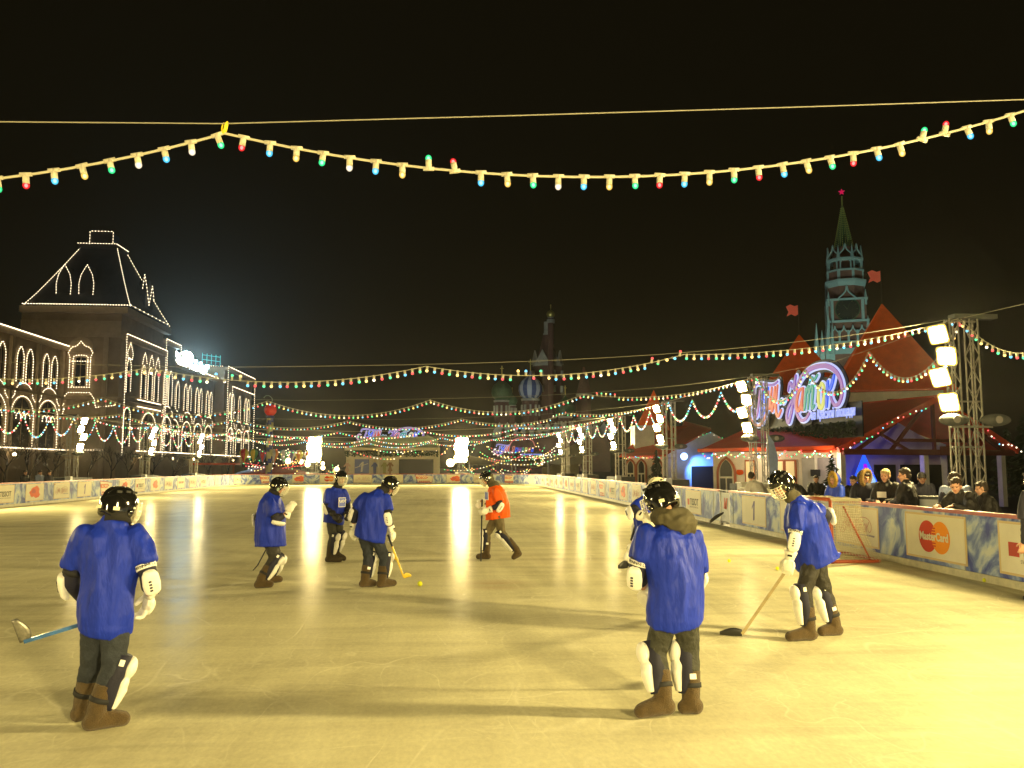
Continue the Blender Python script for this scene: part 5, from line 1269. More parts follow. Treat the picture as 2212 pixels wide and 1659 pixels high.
# ================================================================ cathedral, dim in the distance
YC = 330.0
def kc(cx, cy): return at(1084.3+cx*.2859, 609.9+cy*.2859, YC)
UC = .2859*YC/FPX
cat = empty('cathedral', (kc(300,600).x, YC, 0), 'dim cathedral with a striped blue onion dome and central tent spire behind the garlands', 'cathedral')
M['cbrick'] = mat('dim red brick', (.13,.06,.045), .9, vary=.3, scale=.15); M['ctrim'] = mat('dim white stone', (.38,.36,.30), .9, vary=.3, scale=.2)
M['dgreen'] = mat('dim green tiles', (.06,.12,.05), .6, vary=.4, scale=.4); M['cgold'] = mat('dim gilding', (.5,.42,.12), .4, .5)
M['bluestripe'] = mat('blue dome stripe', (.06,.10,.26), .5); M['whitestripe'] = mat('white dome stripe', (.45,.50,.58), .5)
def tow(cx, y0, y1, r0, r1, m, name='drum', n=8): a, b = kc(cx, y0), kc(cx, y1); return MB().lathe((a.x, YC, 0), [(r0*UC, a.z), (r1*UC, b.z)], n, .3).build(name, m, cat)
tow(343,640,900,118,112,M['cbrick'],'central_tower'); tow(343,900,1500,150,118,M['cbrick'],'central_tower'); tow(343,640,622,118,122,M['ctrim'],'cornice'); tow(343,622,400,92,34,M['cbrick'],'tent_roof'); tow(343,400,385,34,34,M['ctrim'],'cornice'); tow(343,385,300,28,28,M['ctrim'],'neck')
for k in range(8):
    a = .3+k*math.pi/4; c = kc(343,622); R = 104*UC
    MB().prism([(-3,0),(0,5.5),(3,0)], (c.x+R*math.cos(a), YC+R*math.sin(a), c.z), (-math.sin(a),math.cos(a),0), (0,0,1), .5).build('gable', M['ctrim'], cat)
    for j in range(3): MB().box((c.x+118*UC*math.cos(a), YC+118*UC*math.sin(a), c.z-4-6*j), (1.2,1.2,2.6), rz=a).build('niche', M['ctrim'], cat)
def onion(cx, cy, r, m, n=24, stripes=None, neck=None):
    c = kc(cx, cy); R = r*UC; pr = [(.60,-.88),(.86,-.66),(1,-.25),(.98,.12),(.78,.50),(.46,.78),(.20,1.0),(.07,1.25),(.02,1.5)]
    mb = MB()
    for i in range(len(pr)-1):
        for k in range(n):
            a0, a1 = 2*math.pi*k/n, 2*math.pi*(k+1)/n; mb.mat((k//2 if n > 20 else k) % 2 if stripes else 0); (r0,z0),(r1,z1) = pr[i], pr[i+1]
            mb.add([(c.x+R*r0*math.cos(a0), YC-10+R*r0*math.sin(a0), c.z+R*z0),(c.x+R*r0*math.cos(a1), YC-10+R*r0*math.sin(a1), c.z+R*z0),(c.x+R*r1*math.cos(a1), YC-10+R*r1*math.sin(a1), c.z+R*z1),(c.x+R*r1*math.cos(a0), YC-10+R*r1*math.sin(a0), c.z+R*z1)], [(0,1,2,3)])
    d = mb.build('onion_dome', m, cat, True); MB().tube([(c.x,YC-10,c.z+R*1.4),(c.x,YC-10,c.z+R*2.35)], .22, 5).build('cross', M['cgold'], d)
    MB().tube([(c.x-R*.16,YC-10,c.z+R*2.1),(c.x+R*.16,YC-10,c.z+R*2.1)], .15, 5).build('cross_arm', M['cgold'], d)
    MB().lathe((c.x,YC-10,0), [(R*.72,0),(R*.72,c.z-R*.95)], 10).build('drum', M['cbrick'], cat); MB().lathe((c.x,YC-10,c.z-R*1.12), [(R*.76,0),(R*.80,R*.18)], 12).build('cornice', M['ctrim'], cat)
    for k in range(10): a = k*math.pi/5+.2; MB().box((c.x+R*.73*math.cos(a), YC-10+R*.73*math.sin(a), c.z-R*1.9), (.7,.7,R*.9), rz=a).build('niche', M['ctrim'], cat)
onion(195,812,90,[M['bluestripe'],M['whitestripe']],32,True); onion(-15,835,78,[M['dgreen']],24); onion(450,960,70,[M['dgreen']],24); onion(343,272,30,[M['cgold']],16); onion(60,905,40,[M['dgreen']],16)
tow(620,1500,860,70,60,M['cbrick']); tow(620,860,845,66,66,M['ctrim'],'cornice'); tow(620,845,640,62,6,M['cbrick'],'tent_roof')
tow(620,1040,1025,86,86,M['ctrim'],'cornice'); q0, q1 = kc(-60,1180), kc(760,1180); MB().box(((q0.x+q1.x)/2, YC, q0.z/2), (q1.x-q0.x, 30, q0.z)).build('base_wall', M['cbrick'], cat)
for i in range(14): q = kc(-40+58*i, 1180); MB().prism([(-2.6,0),(-2.2,2.6),(0,5.6),(2.2,2.6),(2.6,0)], (q.x, YC-15.3, q.z), (1,0,0), (0,0,1), .5).build('gable', M['ctrim'], cat)
l_ = bpy.data.lights.new('cathedral floodlight', 'AREA'); l_.energy = 26000; l_.color = (.75,.85,.75); l_.size = 12
o_ = bpy.data.objects.new('cathedral_floodlight', l_); COL.objects.link(o_); o_.location = (kc(0,1100).x-10, YC-90, 3); o_.rotation_euler = (kc(300,700)-o_.location).to_track_quat('-Z','Y').to_euler()
# ================================================================ people
M['jersey'] = mat('blue nylon jersey', (.010,.030,.40), .52, spec=.2, vary=.12, scale=5, bump=1.0, bscale=5.5, stretch=(1,1,.34), bdist=.075)
M['orange'] = mat('orange nylon jersey', (.80,.105,.003), .52, spec=.2, vary=.12, scale=5, bump=1.0, bscale=5.5, stretch=(1,1,.34), bdist=.075)
M['skin'] = mat('skin', (.62,.34,.22), .55, vary=.08, scale=8)
M['felt'] = mat('brown felt', (.082,.052,.018), .95, vary=.28, scale=26, bump=.7, bscale=120, sheen=.2)
M['felt2'] = mat('dark felt', (.060,.045,.025), .95, vary=.28, scale=26, bump=.7, bscale=120)
M['denim'] = mat('grey blue denim', (.026,.032,.044), .85, vary=.35, scale=9, bump=.9, bscale=13, bdist=.03)
M['trous'] = mat('dark grey trousers', (.036,.037,.028), .7, vary=.2, scale=7, bump=1.0, bscale=14, bdist=.035)
M['trousblk'] = mat('black trousers', (.022,.020,.016), .65, vary=.2, scale=7, bump=1.0, bscale=12, bdist=.035)
M['trousbrn'] = mat('olive trousers', (.14,.11,.055), .75, vary=.2, scale=7, bump=.25, bscale=40)
M['pad'] = mat('white pad shell', (.88,.87,.82), .42, vary=.05, scale=12, bump=.08, bscale=20)
M['padblk'] = mat('navy black padding', (.014,.014,.032), .7, vary=.2, bump=.2, bscale=60)
M['strap'] = mat('black strap', (.012,.012,.014), .7)
M['glove'] = mat('white glove leather', (.86,.84,.74), .5, vary=.08, scale=20, bump=.2, bscale=50)
M['gloveblk'] = mat('black glove leather', (.018,.016,.016), .45, bump=.2, bscale=50)
M['helmet'] = mat('glossy black helmet', (.008,.008,.007), .10, spec=.6, coat=.8)
M['helmetw'] = mat('cream helmet', (.74,.70,.50), .25, spec=.5)
M['helmetgr'] = mat('pale green helmet fitting', (.35,.45,.36), .4)
M['cage'] = mat('pale wire cage', (.80,.78,.62), .3, .2)
M['sticker'] = mat('cream sticker', (.85,.80,.55), .5)
M['hood'] = mat('olive brown cloth', (.075,.065,.035), .85, vary=.2, scale=8, bump=.3, bscale=18)
M['hooddk'] = mat('black collar cloth', (.014,.013,.012), .85)
M['hair'] = mat('dark hair', (.035,.022,.012), .55, bump=.6, bscale=90)
M['blond'] = mat('fair hair', (.42,.30,.13), .55, bump=.6, bscale=90)
M['eye'] = mat('dark eye', (.015,.012,.01), .2)
M['lip'] = mat('lips', (.45,.14,.10), .5)
M['coat'] = mat('black coat', (.016,.014,.012), .6, vary=.25, bump=1.0, bscale=9, bdist=.06)
M['coatnavy'] = mat('navy coat', (.020,.020,.035), .75, vary=.25, bump=.2, bscale=30)
M['coatwhite'] = mat('white down jacket', (.72,.68,.62), .6, bump=.3, bscale=12)
M['coatblue'] = mat('bright blue jacket', (.04,.10,.75), .5, bump=.3, bscale=12)
M['coatlight'] = mat('pale blue shoulder cloth', (.30,.36,.55), .6)
M['fur'] = mat('yellow brown fur', (.27,.17,.05), .9, vary=.5, scale=40, bump=.8, bscale=80)
M['furbright'] = mat('golden fur', (.48,.31,.05), .9, vary=.4, scale=40, bump=.8, bscale=80)
M['woodshaft'] = mat('pale wood shaft', (.36,.29,.14), .5, vary=.25, scale=14)
M['yellowshaft'] = mat('yellow shaft', (.80,.55,.03), .4, vary=.1)
M['blueshaft'] = mat('blue composite shaft', (.05,.16,.42), .3, vary=.4, scale=12)
M['blackshaft'] = mat('black shaft', (.02,.02,.02), .35)
M['silver'] = mat('silver blade', (.26,.25,.21), .35, .6, vary=.5, scale=20)

def nrm(v): return V(v).normalized()
def frame(f, up=(0,0,1)):
    f = nrm(f); r = f.cross(V(up)).normalized(); u = r.cross(f).normalized(); return r, f, u   # right, forward, up
def head_prims(mb, C, r, f, u, s=1.0):
    P = lambda x, y, z: C + r*(x*s) + f*(y*s) + u*(z*s); B = (r, f, u)
    mb.ball(P(0,-.012,.035), (.076*s,.095*s,.088*s), 18, 14, B)          # cranium
    mb.ball(P(0,.020,-.035), (.060*s,.070*s,.085*s), 16, 12, B)          # face
    mb.ball(P(0,.045,-.088), (.034*s,.035*s,.032*s), 12, 8, B)           # chin
    mb.ball(P(0,.094,-.022), (.013*s,.020*s,.022*s), 10, 8, B)           # nose
    mb.tube([P(0,.080,.010), P(0,.098,-.022)], [.008*s,.012*s], 8)
    mb.ball(P(0,.070,.018), (.055*s,.022*s,.014*s), 12, 8, B)            # brow
    for k in (-1, 1):
        mb.ball(P(.077*k,-.005,-.015), (.011*s,.020*s,.030*s), 10, 8, B) # ears
        mb.ball(P(.036*k,.056,-.038), (.024*s,.024*s,.024*s), 10, 8, B)  # cheeks
def face_parts(par, C, r, f, u, s=1.0):
    P = lambda x, y, z: C + r*(x*s) + f*(y*s) + u*(z*s)
    for k in (-1, 1): MB().ball(P(.031*k,.078,-.004), (.013*s,.009*s,.007*s), 10, 8, (r, f, u)).build('eye', M['eye'], par, True)
    MB().ball(P(0,.088,-.060), (.024*s,.009*s,.007*s), 10, 8, (r, f, u)).build('mouth', M['lip'], par, True)
    for k in (-1, 1): MB().tube([P(.014*k,.086,.014), P(.046*k,.074,.016)], .0045*s, 6).build('eyebrow', M['hair'], par)

def hand_prims(mb, h, d, n, s=1.0, curl=.8, side=1, r=.0095):
    """h wrist, d direction of the palm, n palm normal (towards which fingers curl)"""
    d = nrm(d); n = V(n); n = (n-d*n.dot(d)).normalized(); w = d.cross(n).normalized()*side
    P = lambda a, b, c: h + d*(a*s) + w*(b*s) + n*(c*s)
    mb.ball(P(.048,0,0), (.050*s,.042*s,.017*s), 12, 8, (d, w, n))
    for i, (o, L) in enumerate(((-.030,.068),(-.011,.078),(.010,.074),(.030,.058))):
        a = P(.088, o, 0); c1 = .35*curl; c2 = 1.1*curl; c3 = 1.8*curl
        b = a + (d*math.cos(c1)+n*math.sin(c1))*L*.45*s; c = b + (d*math.cos(c2)+n*math.sin(c2))*L*.32*s; e = c + (d*math.cos(c3)+n*math.sin(c3))*L*.28*s
        for p, q, r0, r1 in ((a,b,r*1.1,r),(b,c,r,r*.92),(c,e,r*.92,r*.8)): caps_(mb, p, q, r0*s, r1*s, 8)
    t0 = P(.020,-.030,.004); t1 = P(.052,-.058,.020); t2 = P(.078,-.056,.038)
    caps_(mb, t0, t1, r*1.5*s, r*1.15*s, 8); caps_(mb, t1, t2, r*1.15*s, r*.9*s, 8)
    return P
def glove(par, h, d, n, m, side=1, s=1.38):
    mb = MB(); d = nrm(d); hand_prims(mb, V(h), d, n, s, .90, side, .0132)
    n_ = V(n); n_ = (n_-d*n_.dot(d)).normalized(); w = d.cross(n_).normalized()
    back = V(h) - n_*.012
    mb.ball(back + d*.055*s - n_*.012, (.058*s,.052*s,.026*s), 12, 8, (d, w, n_))
    g = blob('glove', mb, .006, 0, m, par)
    mb = MB(); a = V(h) - d*.085; mb.loft([(a, w, n_, .066, .058), (a+d*.02, w, n_, .070, .060), (V(h)-d*.01, w, n_, .054, .044), (V(h)+d*.02, w, n_, .046, .034)], 16)
    mb.build('cuff', m, g, True)
    mb = MB()
    for k in (-1, 0, 1): mb = MB().ball(back+d*(.045*s)+w*k*.030*s-n_*.034, (.030*s,.013*s,.008), 10, 6, (d, w, n_)); mb.build('knuckle_roll', m, g, True)
    MB().box(V(h)-d*.035-n_*.058, (.02,.05,.004), B=(d, w, n_)).build('glove_mark', M['strap'], g)
    return g

def helmet(par, C, r, f, u, m, s=1.0, cage='white', stickers=True, visor=None, look=None):
    P = lambda x, y, z: C + r*(x*s) + f*(y*s) + u*(z*s)
    n, k = 40, 12; vs = []; fs = []
    def low(a):   # lower edge height by azimuth; 0 = front
        c = math.cos(a); front = max(0, c)**1.5; side = abs(math.sin(a))
        return .030*front - .085*side*side*(1 if c < .55 else .2) - .055*max(0, -c)
    for layer, sc in ((0, 1.0), (1, .90)):
        for i in range(k+1):
            for j in range(n):
                a = 2*math.pi*j/n; zl = low(a); zt = .128
                t = i/k; ang = math.asin(max(-.99, min(.99, zl/zt)))
                el = ang + (math.pi/2-ang)*(1-(1-t)) ; 
                R = math.cos(el) if el > 0 else 1-.06*(el*el)
                x = .112*R*math.sin(a)*sc; y = (.138*R*math.cos(a) - .006)*sc; z = zt*math.sin(el)*sc + .012
                # longitudinal ridges of the shell
                rg = .004*math.cos(a*6)*math.sin(max(0, el)*2) if sc == 1.0 else 0
                bulge = 1 + (rg/.12)
                vs.append(P(x*bulge, y*bulge, z))
    off = (k+1)*n
    for i in range(k):
        for j in range(n):
            l = (j+1) % n
            fs.append((i*n+j, i*n+l, (i+1)*n+l, (i+1)*n+j)); fs.append((off+i*n+j, off+(i+1)*n+j, off+(i+1)*n+l, off+i*n+l))
    for j in range(n):
        l = (j+1) % n; fs.append((j, off+j, off+l, l))
    h = MB().add(vs, fs).build('helmet', m, par, True)
    for j in (-1, 1):   # ridge line joint, vents, side screws
        mb = MB()
        mb.tube([P(.113*j*.98*math.cos(t)*.35, .125*math.sin(t)-.01, .018+.122*math.cos(t)) for t in [-1.2+.24*q for q in range(11)]], .005*s, 6); mb.build('ridge', m, h, True)
        for (x, y, z) in ((.075*j,.055,.105),(.085*j,.0,.105),(.075*j,-.06,.100)):
            MB().box(P(x, y, z), (.012*s,.034*s,.016*s), B=(r, f, u)).build('vent', M['black'], h)
        MB().ball(P(.117*j, .045, -.005), .009*s, 8, 6).build('screw', M['cage'], h, True)
        MB().ball(P(.118*j, .02, -.045), (.006*s,.02*s,.028*s), 10, 8, (r, f, u)).build('ear_guard', M['helmetgr'] if stickers == 'green' else m, h, True)
    if stickers:
        for a, z, w in ((math.pi, -.012, .052), (math.pi+1.05, -.018, .040), (math.pi-1.05, -.018, .040)):
            p = P(.1135*math.sin(a), .138*math.cos(a)-.0085, z); t = (r*math.cos(a)-f*math.sin(a)).normalized()
            nn = (r*math.sin(a)*.112 + f*math.cos(a)*.138).normalized()
            MB().box(p+nn*.005*s, (w*s, .004, .024*s), B=(t, nn, u)).build('sticker', M['sticker'], h)
    MB().tube([P(.100,.02,-.06), P(.075,.055,-.115), P(0,.085,-.138), P(-.075,.055,-.115), P(-.100,.02,-.06)], .006, 6).build('chin_strap', M['strap'], h, True)
    if cage:
        cm = M['cage'] if cage == 'white' else M['steel']; c = MB()
        def cp(a, z):   # point on the cage surface
            k_ = 1 - .55*max(0, (-z-.03)/.12)**2
            return P(.108*math.sin(a)*k_, (.030+.125*math.cos(a)*k_), z)
        for z in (.035,.005,-.025,-.055,-.085,-.115):
            rg = 1.15 if z < .03 else 1.25
            c.tube([cp(-rg+2*rg*t/12, z) for t in range(13)], .0038*s, 5)
        for a in (-1.1,-.8,-.5,-.22,.0,.22,.5,.8,1.1):
            c.tube([cp(a, .035-.15*t/8) for t in range(9)], .0038*s, 5)
        c.tube([cp(-1.1+2.2*t/12, -.118) for t in range(13)], .006*s, 6)
        cg = c.build('cage', cm, h, True)
        MB().ball(P(0,.100,-.118), (.035*s,.018*s,.018*s), 12, 8, (r, f, u)).build('chin_cup', M['strap'], cg, True)
    return h

def wr(amp, f, L, seed, vert=.33):
    """cloth folds: mostly running down the garment"""
    o = V((seed*7.3, seed*3.1, seed*1.7))
    def d(co, n):
        p = V((co.x*f, co.y*f, co.z*f*vert)) + o
        a = noise.noise(p); b = noise.noise(p*2.3+V((5,5,5)))
        return max(-.45*amp, amp*(-abs(a)*2.0 + .75) + amp*.30*b)
    return d

def garment(par, J, m, hem, aw, bw, seed=1, sleeve=.72, vox=.014, flare=1.0):
    """loose jersey over the shoulders, back and hips"""
    L = J['shR']-J['shL']; lat = L.normalized(); mid = (J['shL']+J['shR'])/2; hip = (J['hipL']+J['hipR'])/2
    hl = (J['hipR']-J['hipL']).normalized(); hem = V(hem); nk = J['neck']
    mb = MB(); hw = L.length/2
    pts = [(hem, .0), (hem.lerp(hip, .8), .25), (hip.lerp(mid, .38)+V(J['fwd'])*(-.01), .5), (hip.lerp(mid, .72), .8), (mid-(mid-hip).normalized()*.035, .95), (mid.lerp(nk, .42), 1.0), (nk.lerp(mid, .12), 1.0)]
    A = [aw*1.03, aw*1.0, aw*.96, hw+.045, hw+.030, hw*.72, .080]; Bh = [bw*1.03, bw*.99, bw*.95, bw*.90, bw*.74, bw*.52, .072]
    C = [p for p, _ in pts]; rings = []
    for i, c in enumerate(C):
        t = (C[min(i+1, 6)]-C[max(i-1, 0)]).normalized()
        if i == 0: t = (t + V((0,0,1))).normalized()
        a = hl.lerp(lat, pts[i][1]); a = (a-t*a.dot(t)).normalized(); b = t.cross(a)
        rings.append((c, a, b, A[i], Bh[i]))
    mb.loft(rings, 28)
    for k in 'LR':
        sh, el = J['sh'+k], J['el'+k]; e = sh.lerp(el, sleeve)
        mb.ball(sh+V((0,0,-.012)), .076, 14, 10); mb.tube([sh+V((0,0,-.012)), sh.lerp(e, .5), e], [.077, .088, .093*flare], 16)
        ti = hip.lerp(mid, .62)+(sh-mid)*.80; caps_(mb, ti, sh.lerp(e, .55), .085, .075); caps_(mb, hip.lerp(mid, .82)+(sh-mid)*.7, sh.lerp(e, .3), .085, .078)
    fold = wr(.025, 7.5, 0, seed, .26)
    return blob('jersey', mb, vox, 4, m, par, lambda co, n: fold(co, n)*min(1, max(.25, (co.z-hem.z-.01)/.10)))

def limb_body(par, J, head, s=1.0, hands=False, vox=.012):
    """the body as one continuous surface from head to feet"""
    mb = MB(); C, r, f, u = head
    head_prims(mb, C, r, f, u, s)
    caps_(mb, C-u*.06*s-f*.02*s, J['neck'], .052*s, .058*s)
    lat = (J['shR']-J['shL']).normalized(); mid = (J['shL']+J['shR'])/2; hip = (J['hipL']+J['hipR'])/2
    t = (J['neck']-hip).normalized(); b = t.cross(lat).normalized(); w = (J['shR']-J['shL']).length/2
    mb.loft([(hip-t*.06, lat, b, .13, .10), (hip+t*.05, lat, b, .15, .11), (hip.lerp(mid,.45), lat, b, .13, .10), (hip.lerp(mid,.8), lat, b, w*.75, .10), (mid, lat, b, w*.60, .07), (J['neck'], lat, b, .055, .055)], 20)
    for k in 'LR':
        caps_(mb, J['sh'+k]-V((0,0,.02)), J['el'+k], .046*s, .040*s); caps_(mb, J['el'+k], J['ha'+k], .042*s, .028*s)
        caps_(mb, J['hip'+k], J['kn'+k], .085*s, .056*s); caps_(mb, J['kn'+k], J['an'+k], .056*s, .038*s)
        caps_(mb, J['an'+k]+V((0,0,-.01)), J['toe'+k], .036*s, .026*s)
        d = nrm(J['ha'+k]-J['el'+k])
        if hands: hand_prims(mb, J['ha'+k], d*.6+V((0,0,-.35))+V(J['fwd'])*.3, V((0,0,-1))+V(J['fwd'])*.4, s, .55, 1 if k == 'L' else -1)
        else: mb.ball(J['ha'+k]+d*.035, (.04,.03,.03), 10, 8)
    o = blob('body', mb, vox, 1, M['skin'], par)
    return o

def person_head(J, look, s=1.0, tilt=0.0):
    r, f, u = frame(look)
    if tilt:
        R = Matrix.Rotation(tilt, 3, f); r = R @ r; u = R @ u
    return (J['head'], r, f, u)

BZ = .04
def boot(par, kn, an, toe, m, strap=True, h=.62):
    mb = MB(); top = an.lerp(kn, h); d = nrm(toe-an); dz = V((d.x, d.y, 0)).normalized()
    ax = (kn-an).normalized(); heel = V((an.x, an.y, an.z-.06)) - dz*.035
    mb.tube([top, an.lerp(top,.5), an+ax*.03, an-V((0,0,.03))], [.083,.078,.071,.066], 18)
    caps_(mb, an-V((0,0,.02)), heel, .066, .060); t = V((toe.x, toe.y, toe.z))
    caps_(mb, heel, t, .060, .052); caps_(mb, an-V((0,0,.02)), t+V((0,0,.01)), .062, .045)
    zmin = min(heel.z, t.z) - .052
    o = blob('felt_boot', mb, .011, 2, m, par, wr(.004, 9, 0, an.x*3+7), zmin=max(0.002, zmin) if min(heel.z, t.z) < .12 else None)
    if strap:
        for q, ra in ((.30, .0855),):
            c = an.lerp(kn, q); t_ = ax.orthogonal().normalized(); b = ax.cross(t_)
            MB().loft([(c-ax*.018, t_, b, ra*.985, ra*.985), (c-ax*.017, t_, b, ra, ra), (c+ax*.017, t_, b, ra, ra), (c+ax*.018, t_, b, ra*.985, ra*.985)], 20).build('boot_strap', M['strap'], o, True)
    return o, top
def shin_pad(par, kn, an, fwd, side, m=None):
    """white moulded shell over the knee and shin, dark wings behind"""
    m = m or M['pad']; ax = (an-kn).normalized(); f = V(fwd); f = (f-ax*f.dot(ax)).normalized(); w = ax.cross(f)
    L = (an-kn).length; o = kn + f*.092
    mb = MB()
    mb.ball(o - ax*.015 + f*.018, (.082,.050,.085), 14, 10, (w, f, ax)); mb.ball(o + ax*.10 + f*.008, (.080,.044,.062), 14, 10, (w, f, ax))
    mb.loft([(o+ax*.09+f*.002, w, f, .076,.040), (o+ax*L*.42+f*.014, w, f, .074,.044), (o+ax*L*.64+f*.008, w, f, .062,.036), (o+ax*L*.84+f*.0, w, f, .046,.026)], 16)
    sh = blob('shin_pad', mb, .009, 2, m, par)
    mb = MB()
    mb.loft([(kn-ax*.10+f*.040, w, f, .078,.060), (kn+ax*.02+f*.028, w, f, .090,.072), (kn+ax*.16+f*.024, w, f, .088,.072), (kn+ax*L*.5+f*.030, w, f, .086,.068), (kn+ax*L*.74+f*.045, w, f, .070,.054), (kn+ax*L*.88+f*.065, w, f, .044,.030)], 20)
    mb.build('pad_lining', M['padblk'], sh, True)
    for k in (-1, 1): MB().box(kn - ax*.05 + w*.088*k + f*.03, (.006,.035,.045), B=(w, f, ax)).build('pad_mark', M['pad'], sh)
    MB().box(kn+ax*L*.5 + w*.088*side + f*.0, (.008,.05,.04), B=(w, f, ax)).build('pad_mark', M['pad'], sh)
    return sh
def elbow_pad(par, sh, el, ha, out, m=None, word=None, wdir=None):
    """dark sleeve over the elbow with a white shell and a lettered band"""
    a1 = (el-sh).normalized(); a2 = (ha-el).normalized(); up = sh.lerp(el, .62); dn = el.lerp(ha, .60)
    mb = MB().ball(el, .066, 14, 10); mb.tube([up, el], [.074, .066], 16); mb.tube([el, dn], [.066, .056], 16)
    o = blob('elbow_pad', mb, .011, 1, M['padblk'], par)
    out = V(out); ax = (a1*.45+a2*.55).normalized(); out = (out-ax*out.dot(ax)).normalized(); w = ax.cross(out)
    c = el + ax*.045 + out*.048
    mb = MB(); mb.loft([(c-ax*.11+out*.002, w, out, .040,.024), (c-ax*.08+out*.010, w, out, .060,.030), (c+out*.012, w, out, .066,.032), (c+ax*.07+out*.006, w, out, .060,.030), (c+ax*.105-out*.004, w, out, .036,.020)], 18)
    s = blob('elbow_shell', mb, .008, 2, m or M['pad'], o)
    mb = MB()
    for k in range(4): mb.box(c+ax*(-.04+.026*k)+out*.044+w*.012, (.02,.012,.006), B=(w, ax, out))
    mb.build('shell_mark', M['padblk'], s)
    bc = sh.lerp(el, .80); t_ = a1.orthogonal().normalized(); b = a1.cross(t_)
    MB().loft([(bc-a1*.020, t_, b, .0765,.0765), (bc+a1*.020, t_, b, .0745,.0745)], 22).build('strap_band', M['pad'] if word else M['strap'], o, True)
    if word:
        q = V(wdir).normalized(); q = (q-a1*q.dot(a1)).normalized(); tt = a1.cross(q)
        for i, ch in enumerate(word):
            th = (i-(len(word)-1)/2)*.28; nn = q*math.cos(th)+tt*math.sin(th)*-1; ux = nn.cross(-a1)*-1
            ux = (-a1).cross(nn)
            text('band_letter', ch, .030, M['ink'], o, bc+nn*.0775, ux, -a1, .0006, .0006)
    return o
def ring_dir(J): return V(J['fwd'])

def player(label, Y, j, look, fwd, hem, hw, jm='jersey', tm='trous', bm='felt', glv='glove', helm='helmet', cage='white', stick=True, hood=None, seed=1,
           tilt=0, word=None, outL=(0,0,0), outR=(0,0,0), palmL=(0,0,-1), palmR=(0,0,-1), gdL=None, gdR=None, vox=.014, hs=1.0, patch=None, stickers=True, padm=None, bstrap=True, glow_=None):
    """j: joints as (picture column, row, depth offset from Y)"""
    J = {k: at(a, b, Y+c) for k, (a, b, c) in j.items()}; J['fwd'] = nrm(fwd)
    base = (J['anL']+J['anR'])/2
    p = empty('person', (base.x, base.y, 0), label, 'person', 'hockey players in felt boots')
    for k in 'LR':
        J['an'+k].z = max(J['an'+k].z, .115) ; 
        if J['toe'+k].z < .10: J['toe'+k].z = .052
    H = person_head(J, look, hs, tilt)
    limb_body(p, J, H, hs)
    face_parts(p, *H, hs)
    garment(p, J, M[jm], at(hem[0], hem[1], Y+hem[2]), hw[0], hw[1], seed, vox=vox)
    mb = MB(); hip = (J['hipL']+J['hipR'])/2; lat = (J['hipR']-J['hipL']).normalized(); fw = V((0,0,1)).cross(lat)
    mb.ball(hip+V((0,0,.02)), (.165,.125,.13), 16, 10, (lat, fw, V((0,0,1))))
    for k in 'LR':
        a, b, c = J['hip'+k], J['kn'+k], J['an'+k]
        caps_(mb, a, b, .104, .080, 16); caps_(mb, b, b.lerp(c, .40), .080, .076, 16)
    blob('trousers', mb, .013, 2, M[tm], p, wr(.011, 11, 0, seed+3, .8))
    for k in 'LR':
        boot(p, J['kn'+k], J['an'+k], J['toe'+k], M[bm], strap=bstrap)
        sd = nrm(V((J['toe'+k].x-J['an'+k].x, J['toe'+k].y-J['an'+k].y, 0)))
        shin_pad(p, J['kn'+k], J['an'+k], sd, 1 if k == 'L' else -1, padm)
        out = outL if k == 'L' else outR
        elbow_pad(p, J['sh'+k], J['el'+k], J['ha'+k], out, word=word if k == (word and word[0]) else None) if False else elbow_pad(p, J['sh'+k], J['el'+k], J['ha'+k], out, word=(word[1] if word and word[0] == k else None), wdir=(word[2] if word else None))
        d = (gdL if k == 'L' else gdR); d = V(d) if d else (J['ha'+k]-J['el'+k])
        glove(p, J['ha'+k], d, palmL if k == 'L' else palmR, M[glv], 1 if k == 'L' else -1)
    helmet(p, *H, M[helm], hs*1.04, cage, stickers)
    if hood:
        C, r, f, u = H; nk = J['neck']; mb = MB(); bk = -V(J['fwd'])
        if hood == 'big':
            lt = V(J['fwd']).cross(V((0,0,1))); rr_ = lambda a: .058+.030*(.5-.5*math.cos(a))
            for q in range(24):
                a = 2*math.pi*q/24; dr = V(J['fwd'])*math.cos(a)+lt*math.sin(a); mb.ball(nk+dr*(.075+.038*(.5-.5*math.cos(a)))+V((0,0,.035-.030*(.5-.5*math.cos(a)))), rr_(a), 12, 8)
            mb.ball(nk+bk*.135+lt*.03-V((0,0,.03)), (.105,.075,.085), 14, 10, frame(fwd))
            blob('hood', mb, .011, 2, M['hood'], p, wr(.020, 10, 0, seed+5, 1.6))
        elif hood == 'up':
            mb.ball(C-f*.055-u*.045, (.115,.10,.135), 18, 12, (r, f, u)); mb.ball(nk+bk*.02, (.12,.11,.075), 14, 10); mb.ball(C-f*.09-u*.02, (.095,.07,.10), 14, 10, (r, f, u))
            blob('hood', mb, .012, 3, M['hood'], p, wr(.014, 13, 0, seed+5, 1))
        else:
            mb.ball(nk+V((0,0,.02)), (.090,.088,.060), 16, 10); mb.tube([nk-V((0,0,.02)), nk.lerp(C,.55)], [.088,.078], 16)
            blob('collar', mb, .012, 2, M[hood], p, wr(.006, 14, 0, seed+5, 1))
    else:
        c = J['neck']+V((0,0,.0)); MB().tube([c-V((0,0,.03)), c.lerp(J['head'],.18), c.lerp(J['head'],.42)], [.100,.092,.080], 18).build('collar', M['hooddk'], p, True)
    return p, J

